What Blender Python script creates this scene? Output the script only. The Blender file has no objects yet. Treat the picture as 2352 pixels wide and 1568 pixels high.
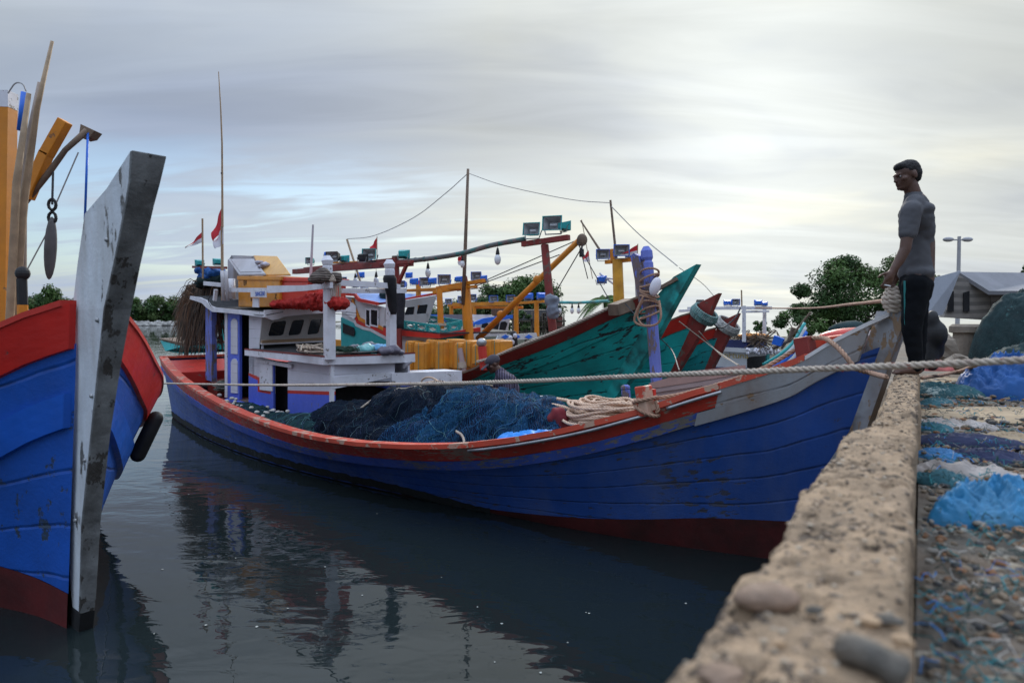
import bpy, bmesh, math, random
from mathutils import Vector, Matrix, noise
random.seed(7)
R = math.radians
SC = bpy.context.scene
COL = SC.collection
# ------------------------------------------------------------------ camera
CAM_H, PITCH, FPX = 2.2, math.atan(0.03125), 1568.0
cam_data = bpy.data.cameras.new('camera'); cam = bpy.data.objects.new('camera', cam_data); COL.objects.link(cam)
cam.location = (0, 0, CAM_H); cam.rotation_euler = (R(90) - PITCH, 0, 0)
cam_data.lens = 24; cam_data.sensor_width = 36; cam_data.clip_start = .05; cam_data.clip_end = 4000
cam_data.dof.use_dof = True; cam_data.dof.focus_distance = 9.0; cam_data.dof.aperture_fstop = 2.2
SC.camera = cam
# ------------------------------------------------------------------ world: evening overcast sky
SUN_EL, SUN_AZ = R(24), R(14)      # azimuth to the right of the view direction
w = bpy.data.worlds.new('World'); SC.world = w; w.use_nodes = True
nt = w.node_tree; nt.nodes.clear(); L = nt.links.new
def N(t, **k):
    n = nt.nodes.new(t)
    for a, b in k.items(): setattr(n, a, b)
    return n
out = N('ShaderNodeOutputWorld'); bg = N('ShaderNodeBackground'); L(bg.outputs[0], out.inputs[0]); bg.inputs[1].default_value = 0.1
sky = N('ShaderNodeTexSky', sky_type='NISHITA'); sky.sun_disc = False; sky.sun_elevation = SUN_EL; sky.sun_rotation = SUN_AZ
sky.air_density = 1.3; sky.dust_density = 1.0; sky.ozone_density = 1.5
tc = N('ShaderNodeTexCoord'); sx = N('ShaderNodeSeparateXYZ'); L(tc.outputs['Generated'], sx.inputs[0])
def mth(op, a, b=None, c=None, clamp=False):
    n = N('ShaderNodeMath', operation=op); n.use_clamp = clamp
    for i, v in enumerate((a, b, c)):
        if v is None: continue
        if isinstance(v, (int, float)): n.inputs[i].default_value = v
        else: L(v, n.inputs[i])
    return n.outputs[0]
zz = mth('MAXIMUM', sx.outputs[2], 0.0)
den = mth('ADD', zz, 0.16)
cx_ = mth('DIVIDE', sx.outputs[0], den); cy_ = mth('DIVIDE', sx.outputs[1], den)
cmb = N('ShaderNodeCombineXYZ'); L(cx_, cmb.inputs[0]); L(cy_, cmb.inputs[1])
def cloudnoise(scale, rotz, sxyz, detail, rough, dist, off=0):
    mp = N('ShaderNodeMapping'); mp.inputs['Rotation'].default_value = (0, 0, rotz); mp.inputs['Scale'].default_value = sxyz
    mp.inputs['Location'].default_value = (off, off * .7, 0)
    L(cmb.outputs[0], mp.inputs[0])
    n = N('ShaderNodeTexNoise'); n.inputs['Scale'].default_value = scale; n.inputs['Detail'].default_value = detail
    n.inputs['Roughness'].default_value = rough; n.inputs['Distortion'].default_value = dist
    L(mp.outputs[0], n.inputs[0]); return n.outputs[0]
def ramp(v, pts, interp='EASE'):
    n = N('ShaderNodeValToRGB'); n.color_ramp.interpolation = interp
    e = n.color_ramp.elements
    while len(e) < len(pts): e.new(.5)
    for k, (p, c) in zip(e, pts):
        k.position = p; k.color = (c if isinstance(c, tuple) else (c, c, c)) + (1,)
    L(v, n.inputs[0]); return n.outputs[0]
n1 = cloudnoise(.62, R(-18), (1, 1.7, 1), 5, .5, .5, 3.1)
n2 = cloudnoise(1.5, R(-14), (.6, 2.6, 1), 7, .55, .9, 7.7)
n3 = cloudnoise(.35, R(20), (1, 1, 1), 3, .5, .2, 12.3)
# glow where the sun sits behind the cloud
sd = Vector((math.sin(R(19)) * math.cos(R(15)), math.cos(R(19)) * math.cos(R(15)), math.sin(R(15))))
dot = N('ShaderNodeVectorMath', operation='DOT_PRODUCT'); L(tc.outputs['Generated'], dot.inputs[0]); dot.inputs[1].default_value = sd
g1 = mth('POWER', mth('MAXIMUM', dot.outputs['Value'], 0), 6); g2 = mth('POWER', mth('MAXIMUM', dot.outputs['Value'], 0), 60)
mixn = N('ShaderNodeMix', data_type='RGBA')
ccol = ramp(n1, [(.30, (2.7, 3.25, 4.45)), (.5, (3.2, 3.78, 4.8)), (.70, (3.8, 4.3, 4.95))])
# overcast dome brightens towards the zenith, boosted above the frame as extra fill light
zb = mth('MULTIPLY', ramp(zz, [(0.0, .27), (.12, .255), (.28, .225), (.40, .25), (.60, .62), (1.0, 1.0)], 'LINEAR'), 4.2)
wisp = ramp(n2, [(.30, .93), (.70, 1.07)])
gl = mth('MULTIPLY_ADD', g1, .46, .72); gl2 = mth('MULTIPLY_ADD', g2, .40, gl)
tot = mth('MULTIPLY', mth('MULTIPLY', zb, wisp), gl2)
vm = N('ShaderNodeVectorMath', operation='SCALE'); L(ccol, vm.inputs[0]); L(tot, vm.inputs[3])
warm = N('ShaderNodeMix', data_type='RGBA', blend_type='MULTIPLY')
L(mth('MULTIPLY', g1, 1.5, clamp=True), warm.inputs[0]); L(vm.outputs[0], warm.inputs[6]); warm.inputs[7].default_value = (1.12, .99, .76, 1)
# clear-sky gaps low on the left
gapn = ramp(mth('ADD', mth('MULTIPLY', n2, .55), mth('MULTIPLY', n3, .45)), [(.44, 0.0), (.58, 1.0)])
lowband = ramp(mth('ABSOLUTE', mth('SUBTRACT', sx.outputs[2], .13)), [(.03, 1.0), (.14, 0.0)])
leftm = ramp(mth('MULTIPLY_ADD', sx.outputs[0], .5, .5), [(.30, 1.0), (.60, 0.0)])
gap = mth('MULTIPLY', mth('MULTIPLY', lowband, leftm), mth('SUBTRACT', 1.15, gapn), clamp=True)
skys = N('ShaderNodeVectorMath', operation='MULTIPLY'); L(sky.outputs[0], skys.inputs[0]); skys.inputs[1].default_value = (.60, .72, .90)
L(mth('MULTIPLY', gap, .62), mixn.inputs[0]); L(warm.outputs[2], mixn.inputs[6]); L(skys.outputs[0], mixn.inputs[7])
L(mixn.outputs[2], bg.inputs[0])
# ------------------------------------------------------------------ sun (veiled)
sl = bpy.data.lights.new('sun', 'SUN'); sl.energy = 1.1; sl.angle = R(12); sl.color = (1, .93, .82)
so = bpy.data.objects.new('sun', sl); COL.objects.link(so)
sdir = Vector((math.sin(SUN_AZ) * math.cos(SUN_EL), math.cos(SUN_AZ) * math.cos(SUN_EL), math.sin(SUN_EL)))
so.rotation_euler = (-sdir).to_track_quat('-Z', 'Y').to_euler(); so.location = sdir * 50
vs = SC.view_settings; SC.display_settings.display_device = 'sRGB'
vs.view_transform = 'Standard'; vs.look = 'None'; vs.exposure = 0.8; vs.gamma = 1
# ------------------------------------------------------------------ picture rays (for measuring where a thing stands)
_fw = Vector((0, math.cos(PITCH), -math.sin(PITCH))); _up = Vector((0, math.sin(PITCH), math.cos(PITCH)))
EYE = Vector((0, 0, CAM_H))
def ray(px, py): return _fw + Vector((1, 0, 0)) * ((px - 1176) / FPX) + _up * ((784 - py) / FPX)
def W(px, py, Y):
    d = ray(px, py); return EYE + d * (Y / d.y)
def WZ(px, py, z):
    d = ray(px, py); return EYE + d * ((z - CAM_H) / d.z)
def proj(p):
    v = Vector(p) - EYE; d = v.dot(_fw); return 1176 + FPX*v.x/d, 784 - FPX*v.dot(_up)/d
def RP(px, py, p0, n):
    d = ray(px, py); return EYE + d * ((Vector(p0) - EYE).dot(n) / d.dot(n))
class Frame:
    """boat frame: s runs aft along the centre line, t to the near side, z up"""
    def __init__(f, ox, oy, ax, ay):
        l = math.hypot(ax, ay); f.o = Vector((ox, oy, 0)); f.A = Vector((ax / l, ay / l, 0)); f.N = Vector((-ay / l, ax / l, 0))
        if f.N.y > 0: f.N = -f.N
    def w(f, s, t, z): return f.o + f.A * s + f.N * t + Vector((0, 0, z))
    def inv(f, p): q = Vector(p) - f.o; return q.dot(f.A), q.dot(f.N), p[2]
    def ont(f, px, py, t): return RP(px, py, f.o + f.N * t, f.N)
    def ons(f, px, py, s): return RP(px, py, f.o + f.A * s, f.A)
# ------------------------------------------------------------------ objects
WLOC = {}
CHILD = {}
def setp(o, label=None, cat=None, group=None, kind=None):
    if label: o['label'] = label
    if cat: o['category'] = cat
    if group: o['group'] = group
    if kind: o['kind'] = kind
    return o
def thing(name, label, cat, loc=(0, 0, 0), group=None):
    o = bpy.data.objects.new(name, None); COL.objects.link(o); o.location = loc; o.empty_display_size = .2
    WLOC[o] = Vector(loc); return setp(o, label, cat, group)
def dup(root, loc=None, rot=None, label=None, scale=None, group=None):
    r = root.copy(); COL.objects.link(r)
    if loc is not None: r.location = loc
    if rot is not None: r.rotation_euler = rot
    if scale is not None: r.scale = (scale,) * 3 if isinstance(scale, (int, float)) else scale
    if label: r['label'] = label
    if group: r['group'] = group
    for c in root.children:
        d = c.copy(); COL.objects.link(d); d.parent = r
        for e in c.children:
            g = e.copy(); COL.objects.link(g); g.parent = d
    return r
def lerp(a, b, u): return a + (b - a) * u
def tab(x, T):
    if x <= T[0][0]: return T[0][1]
    for (a, b), (c, d) in zip(T, T[1:]):
        if x <= c: return b + (d - b) * (x - a) / (c - a)
    return T[-1][1]
def stab(x, T):
    "smooth table (catmull-rom on neighbours)"
    n = len(T)
    if x <= T[0][0]: return T[0][1]
    if x >= T[-1][0]: return T[-1][1]
    for i in range(n - 1):
        if x <= T[i + 1][0]:
            x0, y0 = T[i]; x1, y1 = T[i + 1]; h = x1 - x0; u = (x - x0) / h
            m0 = (T[i + 1][1] - T[i - 1][1]) / (T[i + 1][0] - T[i - 1][0]) if i > 0 else (y1 - y0) / h
            m1 = (T[i + 2][1] - T[i][1]) / (T[i + 2][0] - T[i][0]) if i + 2 < n else (y1 - y0) / h
            return (2*u**3 - 3*u*u + 1)*y0 + (u**3 - 2*u*u + u)*h*m0 + (-2*u**3 + 3*u*u)*y1 + (u**3 - u*u)*h*m1
def crom(pts, ds=None, n=None):
    P = [Vector(p) for p in pts]; out = []
    if len(P) == 2:
        k = n or max(2, int((P[1] - P[0]).length / ds)); return [P[0].lerp(P[1], i / k) for i in range(k + 1)]
    E = [P[0] * 2 - P[1]] + P + [P[-1] * 2 - P[-2]]
    for i in range(1, len(E) - 2):
        a, b, c, d = E[i-1:i+3]; k = n or max(2, int((c - b).length / ds))
        for j in range(k):
            u = j / k
            out.append(.5 * ((2*b) + (c - a)*u + (2*a - 5*b + 4*c - d)*u*u + (-a + 3*b - 3*c + d)*u**3))
    out.append(P[-1]); return out
class MB:
    def __init__(m): m.v = []; m.f = []; m.uv = None; m.mi = None
    def add(m, vs, fs):
        k = len(m.v); m.v += [Vector(v) for v in vs]; m.f += [tuple(i + k for i in f) for f in fs]; return m
    def prism(m, poly, off):
        n = len(poly); off = Vector(off); P = [Vector(p) for p in poly]
        return m.add(P + [p + off for p in P], [tuple(range(n))[::-1], tuple(range(n, 2*n))] + [(i, (i+1) % n, (i+1) % n + n, i + n) for i in range(n)])
    def box(m, c, size, rot=None, taper=1.0):
        c = Vector(c); x, y, z = [s / 2 for s in size]; V = []
        for k in (-1, 1):
            q = taper if k == 1 else 1
            for a, b in ((-1, -1), (1, -1), (1, 1), (-1, 1)): V.append(Vector((a*x*q, b*y*q, k*z)))
        if rot is not None: V = [rot @ v for v in V]
        return m.add([v + c for v in V], [(3,2,1,0), (4,5,6,7), (0,1,5,4), (1,2,6,5), (2,3,7,6), (3,0,4,7)])
    def beam(m, a, b, w, h, up=(0, 0, 1), taper=1.0):
        a = Vector(a); b = Vector(b); d = (b - a).normalized(); up = Vector(up)
        s = d.cross(up)
        if s.length < 1e-4: s = d.cross(Vector((0, 1, 0)))
        s.normalize(); u = s.cross(d); V = []
        for p, q in ((a, 1), (b, taper)):
            for i, j in ((-1,-1),(1,-1),(1,1),(-1,1)): V.append(p + s*(i*w/2*q) + u*(j*h/2*q))
        return m.add(V, [(3,2,1,0), (4,5,6,7), (0,1,5,4), (1,2,6,5), (2,3,7,6), (3,0,4,7)])
    def tube(m, pts, r, n=8, cap=True, seed=None):
        P = [Vector(p) for p in pts]; k = len(m.v); K = len(P); rr = r if isinstance(r, (list, tuple)) else [r] * K
        d = (P[1] - P[0]).normalized(); u = d.orthogonal().normalized()
        for i, p in enumerate(P):
            dd = (P[min(i+1, K-1)] - P[max(i-1, 0)])
            if dd.length > 1e-9: d = dd.normalized()
            u = u - d * u.dot(d)
            if u.length < 1e-6: u = d.orthogonal()
            u.normalize(); v = d.cross(u)
            for j in range(n):
                a = 2*math.pi*j/n; m.v.append(p + (u*math.cos(a) + v*math.sin(a)) * rr[i])
        for i in range(K-1):
            for j in range(n): m.f.append((k+i*n+j, k+i*n+(j+1)%n, k+(i+1)*n+(j+1)%n, k+(i+1)*n+j))
        if cap: m.f.append(tuple(k+j for j in range(n))[::-1]); m.f.append(tuple(k+(K-1)*n+j for j in range(n)))
        return m
    def ell(m, c, r, rot=None, nu=12, nv=8, jit=0, sd=0):
        c = Vector(c); k = len(m.v); r = (r, r, r) if isinstance(r, (int, float)) else r
        V = [Vector((0, 0, 1))]
        for i in range(1, nv):
            th = math.pi*i/nv
            for j in range(nu): ph = 2*math.pi*j/nu; V.append(Vector((math.sin(th)*math.cos(ph), math.sin(th)*math.sin(ph), math.cos(th))))
        V.append(Vector((0, 0, -1)))
        for v in V:
            q = v.copy()
            if jit: q *= 1 + jit * noise.noise(v * 1.6 + Vector((sd, sd*1.7, -sd)))
            q = Vector((q.x*r[0], q.y*r[1], q.z*r[2]))
            if rot is not None: q = rot @ q
            m.v.append(q + c)
        for j in range(nu): m.f.append((k, k+1+j, k+1+(j+1)%nu))
        for i in range(nv-2):
            for j in range(nu): a = k+1+i*nu; m.f.append((a+j, a+nu+j, a+nu+(j+1)%nu, a+(j+1)%nu))
        a = k+1+(nv-2)*nu; e = len(m.v)-1
        for j in range(nu): m.f.append((a+j, e, a+(j+1)%nu))
        return m
    def cap(m, a, ra, b, rb, n=12):
        "capsule with two radii"
        a = Vector(a); b = Vector(b); d = (b-a); l = d.length; d = d.normalized() if l > 1e-6 else Vector((0,0,1))
        pts = []; rr = []
        for i in range(5): th = math.pi/2*i/4; pts.append(a - d*ra*math.cos(th)); rr.append(max(ra*math.sin(th), 1e-3))
        for i in range(1, 5): th = math.pi/2*i/4; pts.append(b + d*rb*math.sin(th)); rr.append(max(rb*math.cos(th), 1e-3))
        pts.insert(5, b); rr.insert(5, rb)
        return m.tube(pts, rr, n)
    def grid(m, fn, nu, nv, close=False):
        k = len(m.v)
        for i in range(nu+1):
            for j in range(nv+1): m.v.append(Vector(fn(i/nu, j/nv)))
        for i in range(nu):
            for j in range(nv): a = k+i*(nv+1)+j; m.f.append((a, a+1, a+nv+2, a+nv+1))
        return m
    def mesh(m, name, off=Vector()):
        me = bpy.data.meshes.new(name); me.from_pydata([v - off for v in m.v], [], m.f)
        if m.uv:
            ul = me.uv_layers.new(name='UVMap')
            for lp in me.loops: ul.data[lp.index].uv = m.uv[lp.vertex_index]
        return me
    def build(m, name, mat, parent=None, smooth=False, fix=True, label=None, cat=None, group=None, kind=None, bev=0):
        if parent is not None: off = WLOC[parent]
        elif kind == 'structure': off = Vector((0, 0, 0))
        else:
            xs = [v.x for v in m.v]; ys = [v.y for v in m.v]; off = Vector(((min(xs)+max(xs))/2, (min(ys)+max(ys))/2, min(v.z for v in m.v)))
        me = m.mesh(name, off); 
        for q in (mat if isinstance(mat, (list, tuple)) else [mat]): me.materials.append(q)
        if m.mi:
            for p, i in zip(me.polygons, m.mi): p.material_index = i
        if fix and len(me.polygons) < 60000:
            b = bmesh.new(); b.from_mesh(me); bmesh.ops.recalc_face_normals(b, faces=b.faces); b.to_mesh(me); b.free()
        if smooth: me.shade_smooth()
        o = bpy.data.objects.new(name, me); COL.objects.link(o); WLOC[o] = off
        if parent is not None: o.parent = parent
        else: o.location = off
        if bev:
            md = o.modifiers.new('b', 'BEVEL'); md.width = bev; md.segments = 2; md.limit_method = 'ANGLE'
        return setp(o, label, cat, group, kind)
def remeshed(mb, name, mat, vox, smooth=4, parent=None, disp=None, **k):
    me = mb.mesh('tmp'); o = bpy.data.objects.new('tmp', me); COL.objects.link(o)
    r = o.modifiers.new('r', 'REMESH'); r.mode = 'VOXEL'; r.voxel_size = vox
    if smooth: s = o.modifiers.new('s', 'SMOOTH'); s.iterations = smooth; s.factor = .5
    dg = bpy.context.evaluated_depsgraph_get(); ev = o.evaluated_get(dg); m2 = bpy.data.meshes.new_from_object(ev)
    out = MB(); out.v = [v.co.copy() for v in m2.vertices]; nn = [v.normal.copy() for v in m2.vertices]
    out.f = [tuple(p.vertices) for p in m2.polygons]
    if disp: out.v = [v + n * disp(v) for v, n in zip(out.v, nn)]
    bpy.data.objects.remove(o); bpy.data.meshes.remove(m2); bpy.data.meshes.remove(me)
    return out.build(name, mat, parent, smooth=True, fix=False, **k)
def rope3(mb, pts, r, pitch=None, n=6, strands=3, seg=9):
    pitch = pitch or r * 6.5
    P = crom(pts, ds=pitch / seg); K = len(P); u = None; acc = 0; S = [[] for _ in range(strands)]
    for i, p in enumerate(P):
        d = (P[min(i+1, K-1)] - P[max(i-1, 0)]).normalized()
        u = d.orthogonal().normalized() if u is None else (u - d*u.dot(d)).normalized()
        v = d.cross(u)
        if i: acc += (P[i] - P[i-1]).length
        for k in range(strands):
            a = 2*math.pi*(acc/pitch + k/strands)
            S[k].append(p + (u*math.cos(a) + v*math.sin(a)) * r * .52)
    for s in S: mb.tube(s, r * .56, n)
    return mb
def fbm(p, s=1.0, o=3):
    v = 0; a = 1
    for _ in range(o): v += a * noise.noise(Vector(p) * s); s *= 2.03; a *= .5
    return v
# ------------------------------------------------------------------ materials
MATS = {}
def mat(name, col, rough=.6, var=.12, vs=2.5, chip=None, camt=0, cs=9, cst=(1, 1, 1), dirt=None, damt=0, ds=1.6, bump=.15, bs=35,
        metal=0, seam=0, seamcol=None, uvchip=False, spec=.35, hs=0, alpha=1, wave=None, seamz=0, emit=0, trans=0, streak=0):
    if name in MATS: return MATS[name]
    m = bpy.data.materials.new(name); MATS[name] = m; m.use_nodes = True; t = m.node_tree; t.nodes.clear()
    def n(ty, **k):
        q = t.nodes.new(ty)
        for a, b in k.items(): setattr(q, a, b)
        return q
    K = t.links.new
    def mm(op, a, b=None, c=None, clamp=False):
        q = n('ShaderNodeMath', operation=op); q.use_clamp = clamp
        for i, v in enumerate((a, b, c)):
            if v is None: continue
            if isinstance(v, (int, float)): q.inputs[i].default_value = v
            else: K(v, q.inputs[i])
        return q.outputs[0]
    def mix(f, a, b, bt='MIX'):
        q = n('ShaderNodeMix', data_type='RGBA', blend_type=bt)
        for i, v in ((0, f), (6, a), (7, b)):
            if isinstance(v, (int, float)): q.inputs[i].default_value = v
            elif isinstance(v, tuple): q.inputs[i].default_value = v[:3] + (1,)
            else: K(v, q.inputs[i])
        return q.outputs[2]
    def rmp(v, a, b, lo=0., hi=1.):
        q = n('ShaderNodeMapRange'); q.clamp = True; K(v, q.inputs[0])
        for i, x in enumerate((a, b, lo, hi)): q.inputs[i+1].default_value = x
        return q.outputs[0]
    o = n('ShaderNodeOutputMaterial'); p = n('ShaderNodeBsdfPrincipled'); K(p.outputs[0], o.inputs[0])
    tc = n('ShaderNodeTexCoord'); info = n('ShaderNodeObjectInfo')
    co = tc.outputs['Object']
    def nz(scale, detail=4, ro=.55, vec=co, st=(1, 1, 1), off=0.):
        mp = n('ShaderNodeMapping'); mp.inputs['Scale'].default_value = st; mp.inputs['Location'].default_value = (off, off, off); K(vec, mp.inputs[0])
        q = n('ShaderNodeTexNoise'); q.inputs['Scale'].default_value = scale; q.inputs['Detail'].default_value = detail; q.inputs['Roughness'].default_value = ro
        K(mp.outputs[0], q.inputs[0]); return q.outputs[0]
    lo = tuple(c*(1-var) for c in col); hi = tuple(min(1, c*(1+var)) for c in col)
    c = mix(rmp(nz(vs, 5), .3, .7), lo, hi)
    h = mm('MULTIPLY', nz(bs, 3), .35)
    if seam or seamz:
        uv = n('ShaderNodeSeparateXYZ'); K(tc.outputs['UV'] if seam else co, uv.inputs[0])
        wob = mm('MULTIPLY', mm('SUBTRACT', nz(1.3, 2), .5), (seam*.25 if seam else seamz*.06))
        vv = mm('DIVIDE', mm('ADD', uv.outputs[1 if seam else 2], wob), seam or seamz)
        fr = mm('FRACT', vv); ed = mm('MULTIPLY', mm('ABSOLUTE', mm('SUBTRACT', fr, .5)), 2)
        # per plank tint
        wn = n('ShaderNodeTexWhiteNoise', noise_dimensions='1D'); K(mm('FLOOR', vv), wn.inputs['W'])
        c = mix(mm('MULTIPLY', wn.outputs[0], .35), c, tuple(x*.72 for x in col))
        sm = rmp(ed, 1 - (.012/seam*2 if seam else .007/seamz*2), 1)
        smask = mm('MULTIPLY', sm, rmp(nz(5, 3, vec=co, off=4), .35, .6))
        c = mix(mm('MULTIPLY', smask, .85), c, seamcol or tuple(x*.15 for x in col))
        h = mm('SUBTRACT', h, mm('MULTIPLY', sm, .9))
    if chip:
        vec = tc.outputs['UV'] if uvchip else co
        a = nz(cs, 8, .62, vec=vec, st=cst); b = nz(cs*.16, 3, .5, vec=vec, off=9.)
        k = mm('ADD', mm('MULTIPLY', a, .62), mm('MULTIPLY', b, .38))
        if seam: k = mm('ADD', k, mm('MULTIPLY', rmp(ed, .72, 1), .05))
        cm = rmp(k, .62 - camt, .635 - camt)
        c = mix(mm('MULTIPLY', cm, rmp(nz(cs*3, 3), .2, .5, .6, 1)), c, chip); h = mm('SUBTRACT', h, mm('MULTIPLY', cm, .5))
    if dirt:
        st = (1, 1, .25) if streak else (1, 1, 1)
        dm = mm('MULTIPLY', rmp(nz(ds, 7, .62, st=st, off=2.), .42, .75), damt)
        c = mix(dm, c, dirt)
    if wave:
        wv = n('ShaderNodeTexWave'); wv.inputs['Scale'].default_value = wave[0]; wv.inputs['Distortion'].default_value = wave[1]; wv.bands_direction = wave[2]
        K(co, wv.inputs[0]); c = mix(rmp(wv.outputs[1], .35, .65), c, wave[3]); h = mm('ADD', h, mm('MULTIPLY', wv.outputs[1], wave[4] if len(wave) > 4 else 0))
    K(c, p.inputs['Base Color'])
    K(rmp(nz(bs*.4, 3, off=5.), .3, .7, max(rough-.1, .02), min(rough+.12, 1)), p.inputs['Roughness'])
    p.inputs['Metallic'].default_value = metal; p.inputs['Specular IOR Level'].default_value = spec
    if trans: p.inputs['Transmission Weight'].default_value = trans
    if alpha < 1: p.inputs['Alpha'].default_value = alpha
    if emit: K(c, p.inputs['Emission Color']); p.inputs['Emission Strength'].default_value = emit
    bp = n('ShaderNodeBump'); bp.inputs['Strength'].default_value = bump; bp.inputs['Distance'].default_value = .02; K(h, bp.inputs['Height']); K(bp.outputs[0], p.inputs['Normal'])
    return m
WOOD = (.2, .15, .11)
m_blue = mat('blue hull paint', (.024, .085, .34), .5, .22, 1.2, chip=(.05, .05, .06), camt=.028, cs=7, cst=(1, 3, 1), uvchip=True, dirt=(.09, .13, .27), damt=.6, ds=2.4, seam=.19, streak=1, bump=.35)
m_blue2 = mat('violet blue worn paint', (.06, .12, .48), .55, .15, 2, chip=(.22, .2, .17), camt=.08, cs=9, cst=(1, 3, 1), uvchip=True, dirt=(.05, .05, .06), damt=.4, ds=2, streak=1, bump=.3)
m_bluetrim = mat('violet blue trim paint', (.08, .13, .6), .5, .08, 3, chip=(.16, .14, .12), camt=.0, cs=8, dirt=(.1, .09, .08), damt=.2)
m_red = mat('worn red gunwale paint', (.5, .045, .028), .5, .2, 2, chip=(.30, .21, .16), camt=.085, cs=8, cst=(1, 3.5, 1), uvchip=True, dirt=(.1, .05, .04), damt=.5, ds=3, bump=.35)
m_redcap = mat('orange red cap rail paint', (.55, .075, .04), .5, .15, 2.5, chip=(.48, .32, .23), camt=.085, cs=7, dirt=(.3, .12, .08), damt=.3, ds=4, bump=.3)
m_redp = mat('red paint', (.5, .03, .02), .42, .12, 3, chip=(.2, .14, .1), camt=0.0, cs=8, dirt=(.12, .03, .02), damt=.3)
m_redd = mat('dark red paint', (.2, .028, .022), .5, .2, 3, chip=(.12, .09, .07), camt=.03, cs=9, dirt=(.05, .03, .03), damt=.35)
m_boot = mat('dark red antifouling', (.07, .012, .012), .6, .3, 2, dirt=(.012, .012, .01), damt=.8, ds=2.5)
m_white = mat('white hull paint', (.42, .44, .47), .5, .1, 2, chip=(.3, .2, .12), camt=.0, cs=7, cst=(1, 3, 1), dirt=(.24, .13, .06), damt=.5, ds=3, streak=1, bump=.3, seam=.3)
m_whitew = mat('white house paint', (.6, .6, .66), .5, .07, 2, seamz=.17, seamcol=(.2, .19, .2), chip=(.33, .3, .27), camt=.0, cs=9, dirt=(.35, .33, .32), damt=.3, ds=2, streak=1, bump=.2)
m_trim = mat('white trim paint', (.64, .64, .68), .5, .08, 4, chip=(.2, .18, .16), camt=.02, cs=14, dirt=(.3, .28, .26), damt=.35, ds=5, bump=.25)
m_deck = mat('weathered pinkish deck', (.2, .12, .1), .8, .3, 3, dirt=(.05, .04, .04), damt=.6, ds=3, bump=.4)
m_plank = mat('pale pinkish bulwark boards', (.36, .27, .26), .7, .12, 3, chip=(.22, .2, .2), camt=.03, cs=5, dirt=(.12, .1, .1), damt=.3, bump=.3)
m_algae = mat('dark waterline growth', (.012, .016, .016), .8, .4, 4, chip=(.03, .04, .05), camt=.05, cs=12, bump=.6)
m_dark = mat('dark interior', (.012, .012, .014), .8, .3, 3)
m_tar = mat('dark roof felt', (.03, .032, .036), .75, .35, 3, dirt=(.1, .1, .1), damt=.3, ds=5, bump=.3)
m_teal = mat('teal hull paint', (.018, .40, .37), .5, .2, 1.3, chip=(.025, .03, .032), camt=.052, cs=7, cst=(.8, 3.2, 1), uvchip=True, dirt=(.02, .06, .055), damt=.5, ds=2, seam=.21, seamcol=(.008, .02, .02), bump=.5)
m_teal2 = mat('second teal hull paint', (.018, .40, .38), .5, .15, 1.3, chip=(.02, .03, .03), camt=.012, cs=8, cst=(.8, 3, 1), uvchip=True, dirt=(.02, .08, .08), damt=.4, seam=.22, seamcol=(.008, .03, .03), bump=.4)
m_teal3 = mat('dark teal hull paint', (.015, .28, .29), .5, .15, 1.3, chip=(.02, .03, .03), camt=.02, cs=8, uvchip=True, dirt=(.01, .05, .05), damt=.5, seam=.22, bump=.4)
m_tealp = mat('teal paint', (.02, .3, .3), .45, .12, 3, chip=(.03, .04, .04), camt=.02, cs=12, dirt=(.02, .1, .1), damt=.25)
m_org = mat('orange mast paint', (.62, .22, .015), .45, .12, 3, chip=(.18, .1, .05), camt=0, cs=10, dirt=(.25, .1, .03), damt=.35, ds=4)
m_orgbox = mat('orange plastic', (.66, .27, .03), .42, .1, 2.5, dirt=(.3, .14, .06), damt=.55, ds=3.5, bump=.08)
m_orgpale = mat('pale orange plastic', (.7, .4, .13), .45, .1, 2.5, dirt=(.4, .2, .1), damt=.5, ds=4, bump=.06)
m_redbox = mat('red plastic', (.55, .045, .025), .4, .1, 3, dirt=(.3, .03, .02), damt=.3, bump=.06)
m_greybox = mat('grey white plastic', (.46, .45, .47), .45, .08, 3, dirt=(.25, .23, .22), damt=.3, bump=.06)
m_wood = mat('weathered wood', (.17, .12, .085), .8, .3, 4, dirt=(.06, .045, .035), damt=.5, ds=5, bump=.4)
m_greyw = mat('grey weathered stem wood', (.17, .175, .175), .75, .4, 6, chip=(.05, .045, .04), camt=.06, cs=15, cst=(1, 1, .5), dirt=(.03, .025, .02), damt=.6, ds=4, bump=.6)
m_bam = mat('bamboo', (.33, .23, .14), .6, .25, 5, dirt=(.1, .07, .05), damt=.4, ds=9, bump=.15)
m_rope = mat('pale braided rope', (.42, .36, .29), .85, .2, 14, dirt=(.2, .07, .06), damt=.35, ds=30, bump=.3, bs=120)
m_rope2 = mat('tan rope', (.36, .22, .15), .85, .15, 10, dirt=(.16, .1, .07), damt=.4, ds=20, bump=.3, bs=120)
m_coil = mat('peach rope', (.6, .42, .3), .85, .12, 6, dirt=(.3, .25, .2), damt=.4, ds=8, bump=.25, bs=120)
m_wire = mat('dark line', (.06, .06, .065), .7, .2)
m_wirel = mat('pale line', (.3, .29, .28), .7, .2)
m_metal = mat('dull steel', (.33, .34, .35), .4, .2, 6, metal=.8, dirt=(.12, .08, .05), damt=.3)
m_refl = mat('lamp reflector', (.42, .43, .44), .4, .2, 6, metal=.1, dirt=(.12, .12, .12), damt=.5, ds=8)
m_black = mat('black rubber', (.014, .014, .015), .6, .3, 5, bump=.2)
m_lblue = mat('blue lamp paint', (.02, .14, .62), .4, .12, 5, dirt=(.05, .1, .3), damt=.2)
m_glassbulb = mat('frosted bulb glass', (.62, .64, .66), .2, .04, 6, spec=.6)
m_glass = mat('dark window glass', (.012, .015, .02), .06, .2, 2, spec=.6, bump=.02)
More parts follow.
